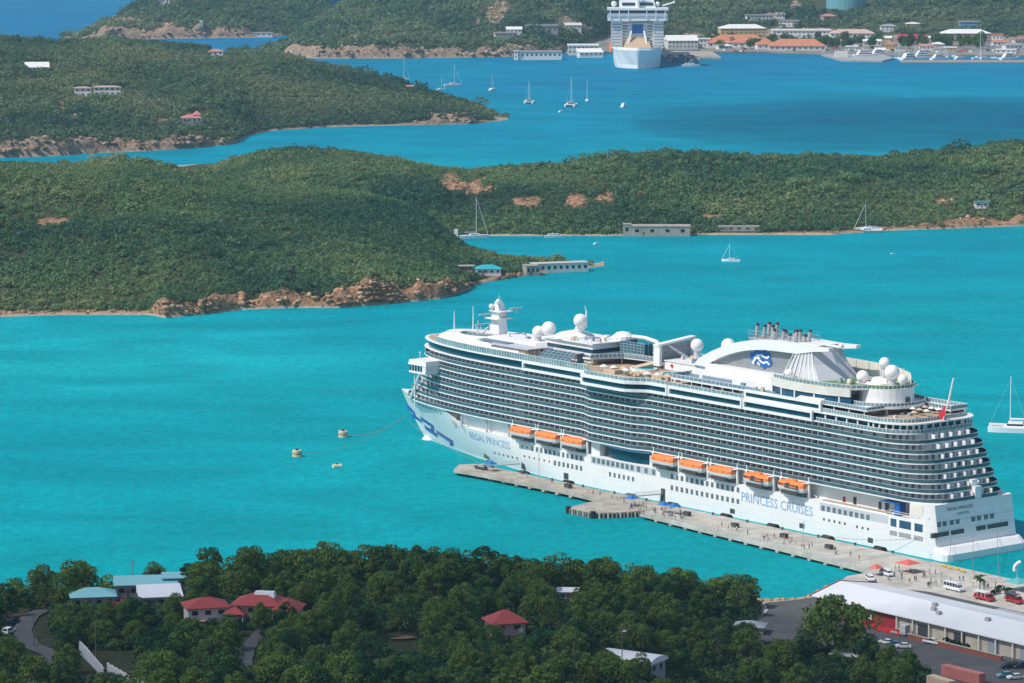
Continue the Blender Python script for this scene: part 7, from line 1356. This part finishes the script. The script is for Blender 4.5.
for i in range(14): x = 832 + rng.random() * 60; motorboat('small white motorboat near the finger pier and yachts', x, 53 + rng.random() * 4, 9, rng.random() * 3, 1, 'small motorboats near the finger pier')
sailboat('yacht with the tallest mast in the marina, before the pink building', 979, 59, 18, 40, .4); motorboat('low pale barge below the busy pier', 691, 66.5, 20, .05, 1, None, 'barge')
for i in range(72):
    x = 700 + rng.random() * 300; y = 42 + rng.random() * 8; p = gnd(x, y, 1.6); r = thing('palm_tree', 'small dark tree between the buildings of the waterfront', 'tree', p, rng.random() * 6, 'trees of the waterfront'); r.scale = (1.3,) * 3; put('crown', TV[i % 8][0], r); put('trunk', TV[i % 8][1], r); r.name = 'street_tree'
TW = [(724, 49, 14), (716, 40, 12), (790, 41, 16), (838, 46, 16), (852, 50, 12), (872, 46, 18), (890, 49, 12), (900, 51, 10), (926, 50, 14), (938, 48, 12), (950, 51, 12), (1000, 46, 16), (1012, 49, 18), (1020, 43, 14), (886, 41, 12), (930, 42, 12), (996, 40, 14), (760, 42, 10), (826, 40, 12), (1006, 53, 20), (880, 53, 10), (866, 38, 14)]
for i, (x, y, l) in enumerate(TW):
    p = gnd(x, y, 1.6); k = p.y / F; h = house('waterfront_shop', 'small low building in the crowded waterfront of the port town', 'building', p, rng.random() * .6 - .3, l * k, 12, (3 + 2 * rng.random()) * k, ['hip', 'flat', 'gable'][i % 3], 2.5 if i % 3 != 1 else 1, [WW, WWARM, OCHRE, WW][i % 4], [WW, ORT, GROOF, PTIL, WW][i % 5], 4, 1, .6, 'small buildings of the waterfront', 2, False, 1, BGLASS)
for i in range(90):
    x, y = 705 + rng.random() * 315, 44 + rng.random() * 9; r = MB().box(-2.6, 2.6, -1, 1, .2, 1.0).box(-1.6, 1.4, -.9, .9, 1.0, 1.8, .4, .1).build('parked_car', [CW, CRD, CBL, CSV, CBK][i % 5], None, gnd(x, y, 1.52), rng.random() * 3); tag(r, 'car parked among the buildings of the port waterfront', 'car', 'cars of the waterfront')
# ================================================================== the far cruise ship, seen from the bow
fs = thing('cruise_ship', 'tall white cruise ship seen bow-on at the far port', 'cruise ship', gnd(638, 69, 0) + Vector((0, 8, 0)), math.radians(-91.5))
def fp(name, mb, mat, par=None): return mb.build(name, mat, par or fs)
Rg = []
for s, a, b in ((2, .4, 1.5), (-4, 9, 14), (-12, 17, 22), (-26, 23, 26), (-50, 25.5, 27), (-110, 26, 27), (-300, 26, 27)): Rg.append([(s + (3 if s > -5 else 0), b, 20), (s, a, 4), (s, a * .95, -3), (s, -a * .95, -3), (s, -a, 4), (s + (3 if s > -5 else 0), -b, 20)])
mb = MB(); mb.loft(Rg); fp('hull', mb, WHITE)
for t in (-10, -6, -2, 2, 6, 10): fp('bow_window', MB().box(-16, -9.2 - abs(t) * .45, t - .8, t + .8, 12, 13.4), DGREY)
dk = M('bow deck tan', (.52, .38, .25), .8, .1, .2); mb = MB(); mb.prism([(-6, 10), (-14, 20), (-40, 25), (-40, -25), (-14, -20), (-6, -10), (-2, 0)], 20.02, 20.5); fp('bow_deck', mb, dk)
mb = MB(); mb.wall([(-40, 25.6), (-26, 25.2), (-12, 21), (-4, 13), (1, 1), (1, -1), (-4, -13), (-12, -21), (-26, -25.2), (-40, -25.6)], .5, 20.02, 22.6); fp('bulwark', mb, WHITE)
fp('main_house', MB().box(-290, -44, -24, 24, 20.03, 48), M('far ship cabin fronts', (.60, .62, .65), .4, .15, .1))
for k in range(8): fp('deck_line', MB().box(-44.6, -43.6, -17, 17, 22.5 + k * 3.2, 23.6 + k * 3.2), WHITE)
for k in range(9):
    for t in (-13.5, 13.5): fp('deck_window', MB().box(-44.3, -43.7, t - 2.6, t + 2.6, 23.8 + k * 2.8, 25 + k * 2.8), DGREY) if k < 8 else None
for sg in (-1, 1):
    tw = fp('balcony_tower', MB().box(-290, -41, *sorted((sg * 17, sg * 28.5)), 20.02, 50), WHITE)
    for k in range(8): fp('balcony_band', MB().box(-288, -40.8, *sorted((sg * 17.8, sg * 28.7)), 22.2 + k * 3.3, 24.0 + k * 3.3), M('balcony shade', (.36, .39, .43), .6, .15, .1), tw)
    fp('helipad_fin', MB().loft([[(-36, sg * 11.5, 20.5), (-36, sg * 10, 20.5), (-42, sg * 6, 38), (-42, sg * 8, 38)], [(-34, sg * 12, 20.5), (-34, sg * 10.3, 20.5), (-41, sg * 6, 39), (-41, sg * 8, 39)]]), WHITE)
    for k in range(3): fp('lifeboat_row', MB().box(-80 - k * 60, -50 - k * 60, *sorted((sg * 28.6, sg * 31)), 15, 19.5, 1, .4), ORANGE)
fp('theatre_window', MB().box(-45.2, -43.2, -6, 6, 36, 46), BLUE); fp('stepped_deck', MB().loft([[(-30, -15, 20.6), (-30, 15, 20.6), (-44, 11, 32), (-44, -11, 32)], [(-44, -16, 20.6), (-44, 16, 20.6), (-45, 11, 32), (-45, -11, 32)]]), dk)
bh = fp('bridge', MB().box(-64, -37, -33, 33, 50.03, 55), WHITE); fp('bridge_window', MB().box(-60, -36.6, -32, 32, 58.4, 61.6), GLASS, bh); fp('bridge_deck', MB().box(-62, -36, -32.5, 32.5, 55.04, 58.3), GREYWHITE, bh); fp('bridge_roof', MB().box(-66, -35.5, -33.5, 33.5, 61.7, 64), WHITE, bh)
for t in (-30, -20, -10, 10, 20, 30): fp('bridge_post', MB().box(-36.4, -35.9, t - .5, t + .5, 50, 61.6), WHITE, bh)
fp('upper_house', MB().box(-200, -48, -20, 20, 64.05, 72, 2, 2), WHITE); fp('upper_window', MB().box(-48.6, -47.9, -17, 17, 66.5, 69.5), GLASS); fp('sun_deck', MB().box(-200, -60, -16, 16, 72.05, 78, 3, 3), GREYWHITE)
mb = MB(); mb.tube((-44, 0, 50), (-46, 0, 80), 3.2, 1.8, 10); fp('forward_mast', mb, WHITE); mb = MB(); mb.tube((-46, 0, 74), (-46, 0, 92), .8, .4); mb.tube((-46, -7, 80), (-46, 7, 80), .4); fp('mast_yard', mb, WHITE)
for s, t, z, r_ in ((-52, -26, 68, 3.2), (-54, 22, 68, 2.6), (-90, 10, 82, 3.5)): mb = MB(); mb.ball((s, t, z), r_, 14, 8); mb.tube((s, t, 64), (s, t, z - r_ * .8), 1); fp('radome', mb, WHITE)
mb = MB(); mb.loft([[(-170, -9, 78), (-140, -9, 78), (-140, 9, 78), (-170, 9, 78)], [(-176, -6, 94), (-152, -6, 94), (-152, 6, 94), (-176, 6, 94)]]); fp('funnel', mb, WHITE)
mb = MB(); mb.tube((-60, 28, 66), (-48, 40, 70), .8); mb.ball((-48, 40, 70), 1.5, 8, 5); fp('side_crane', mb, WHITE)
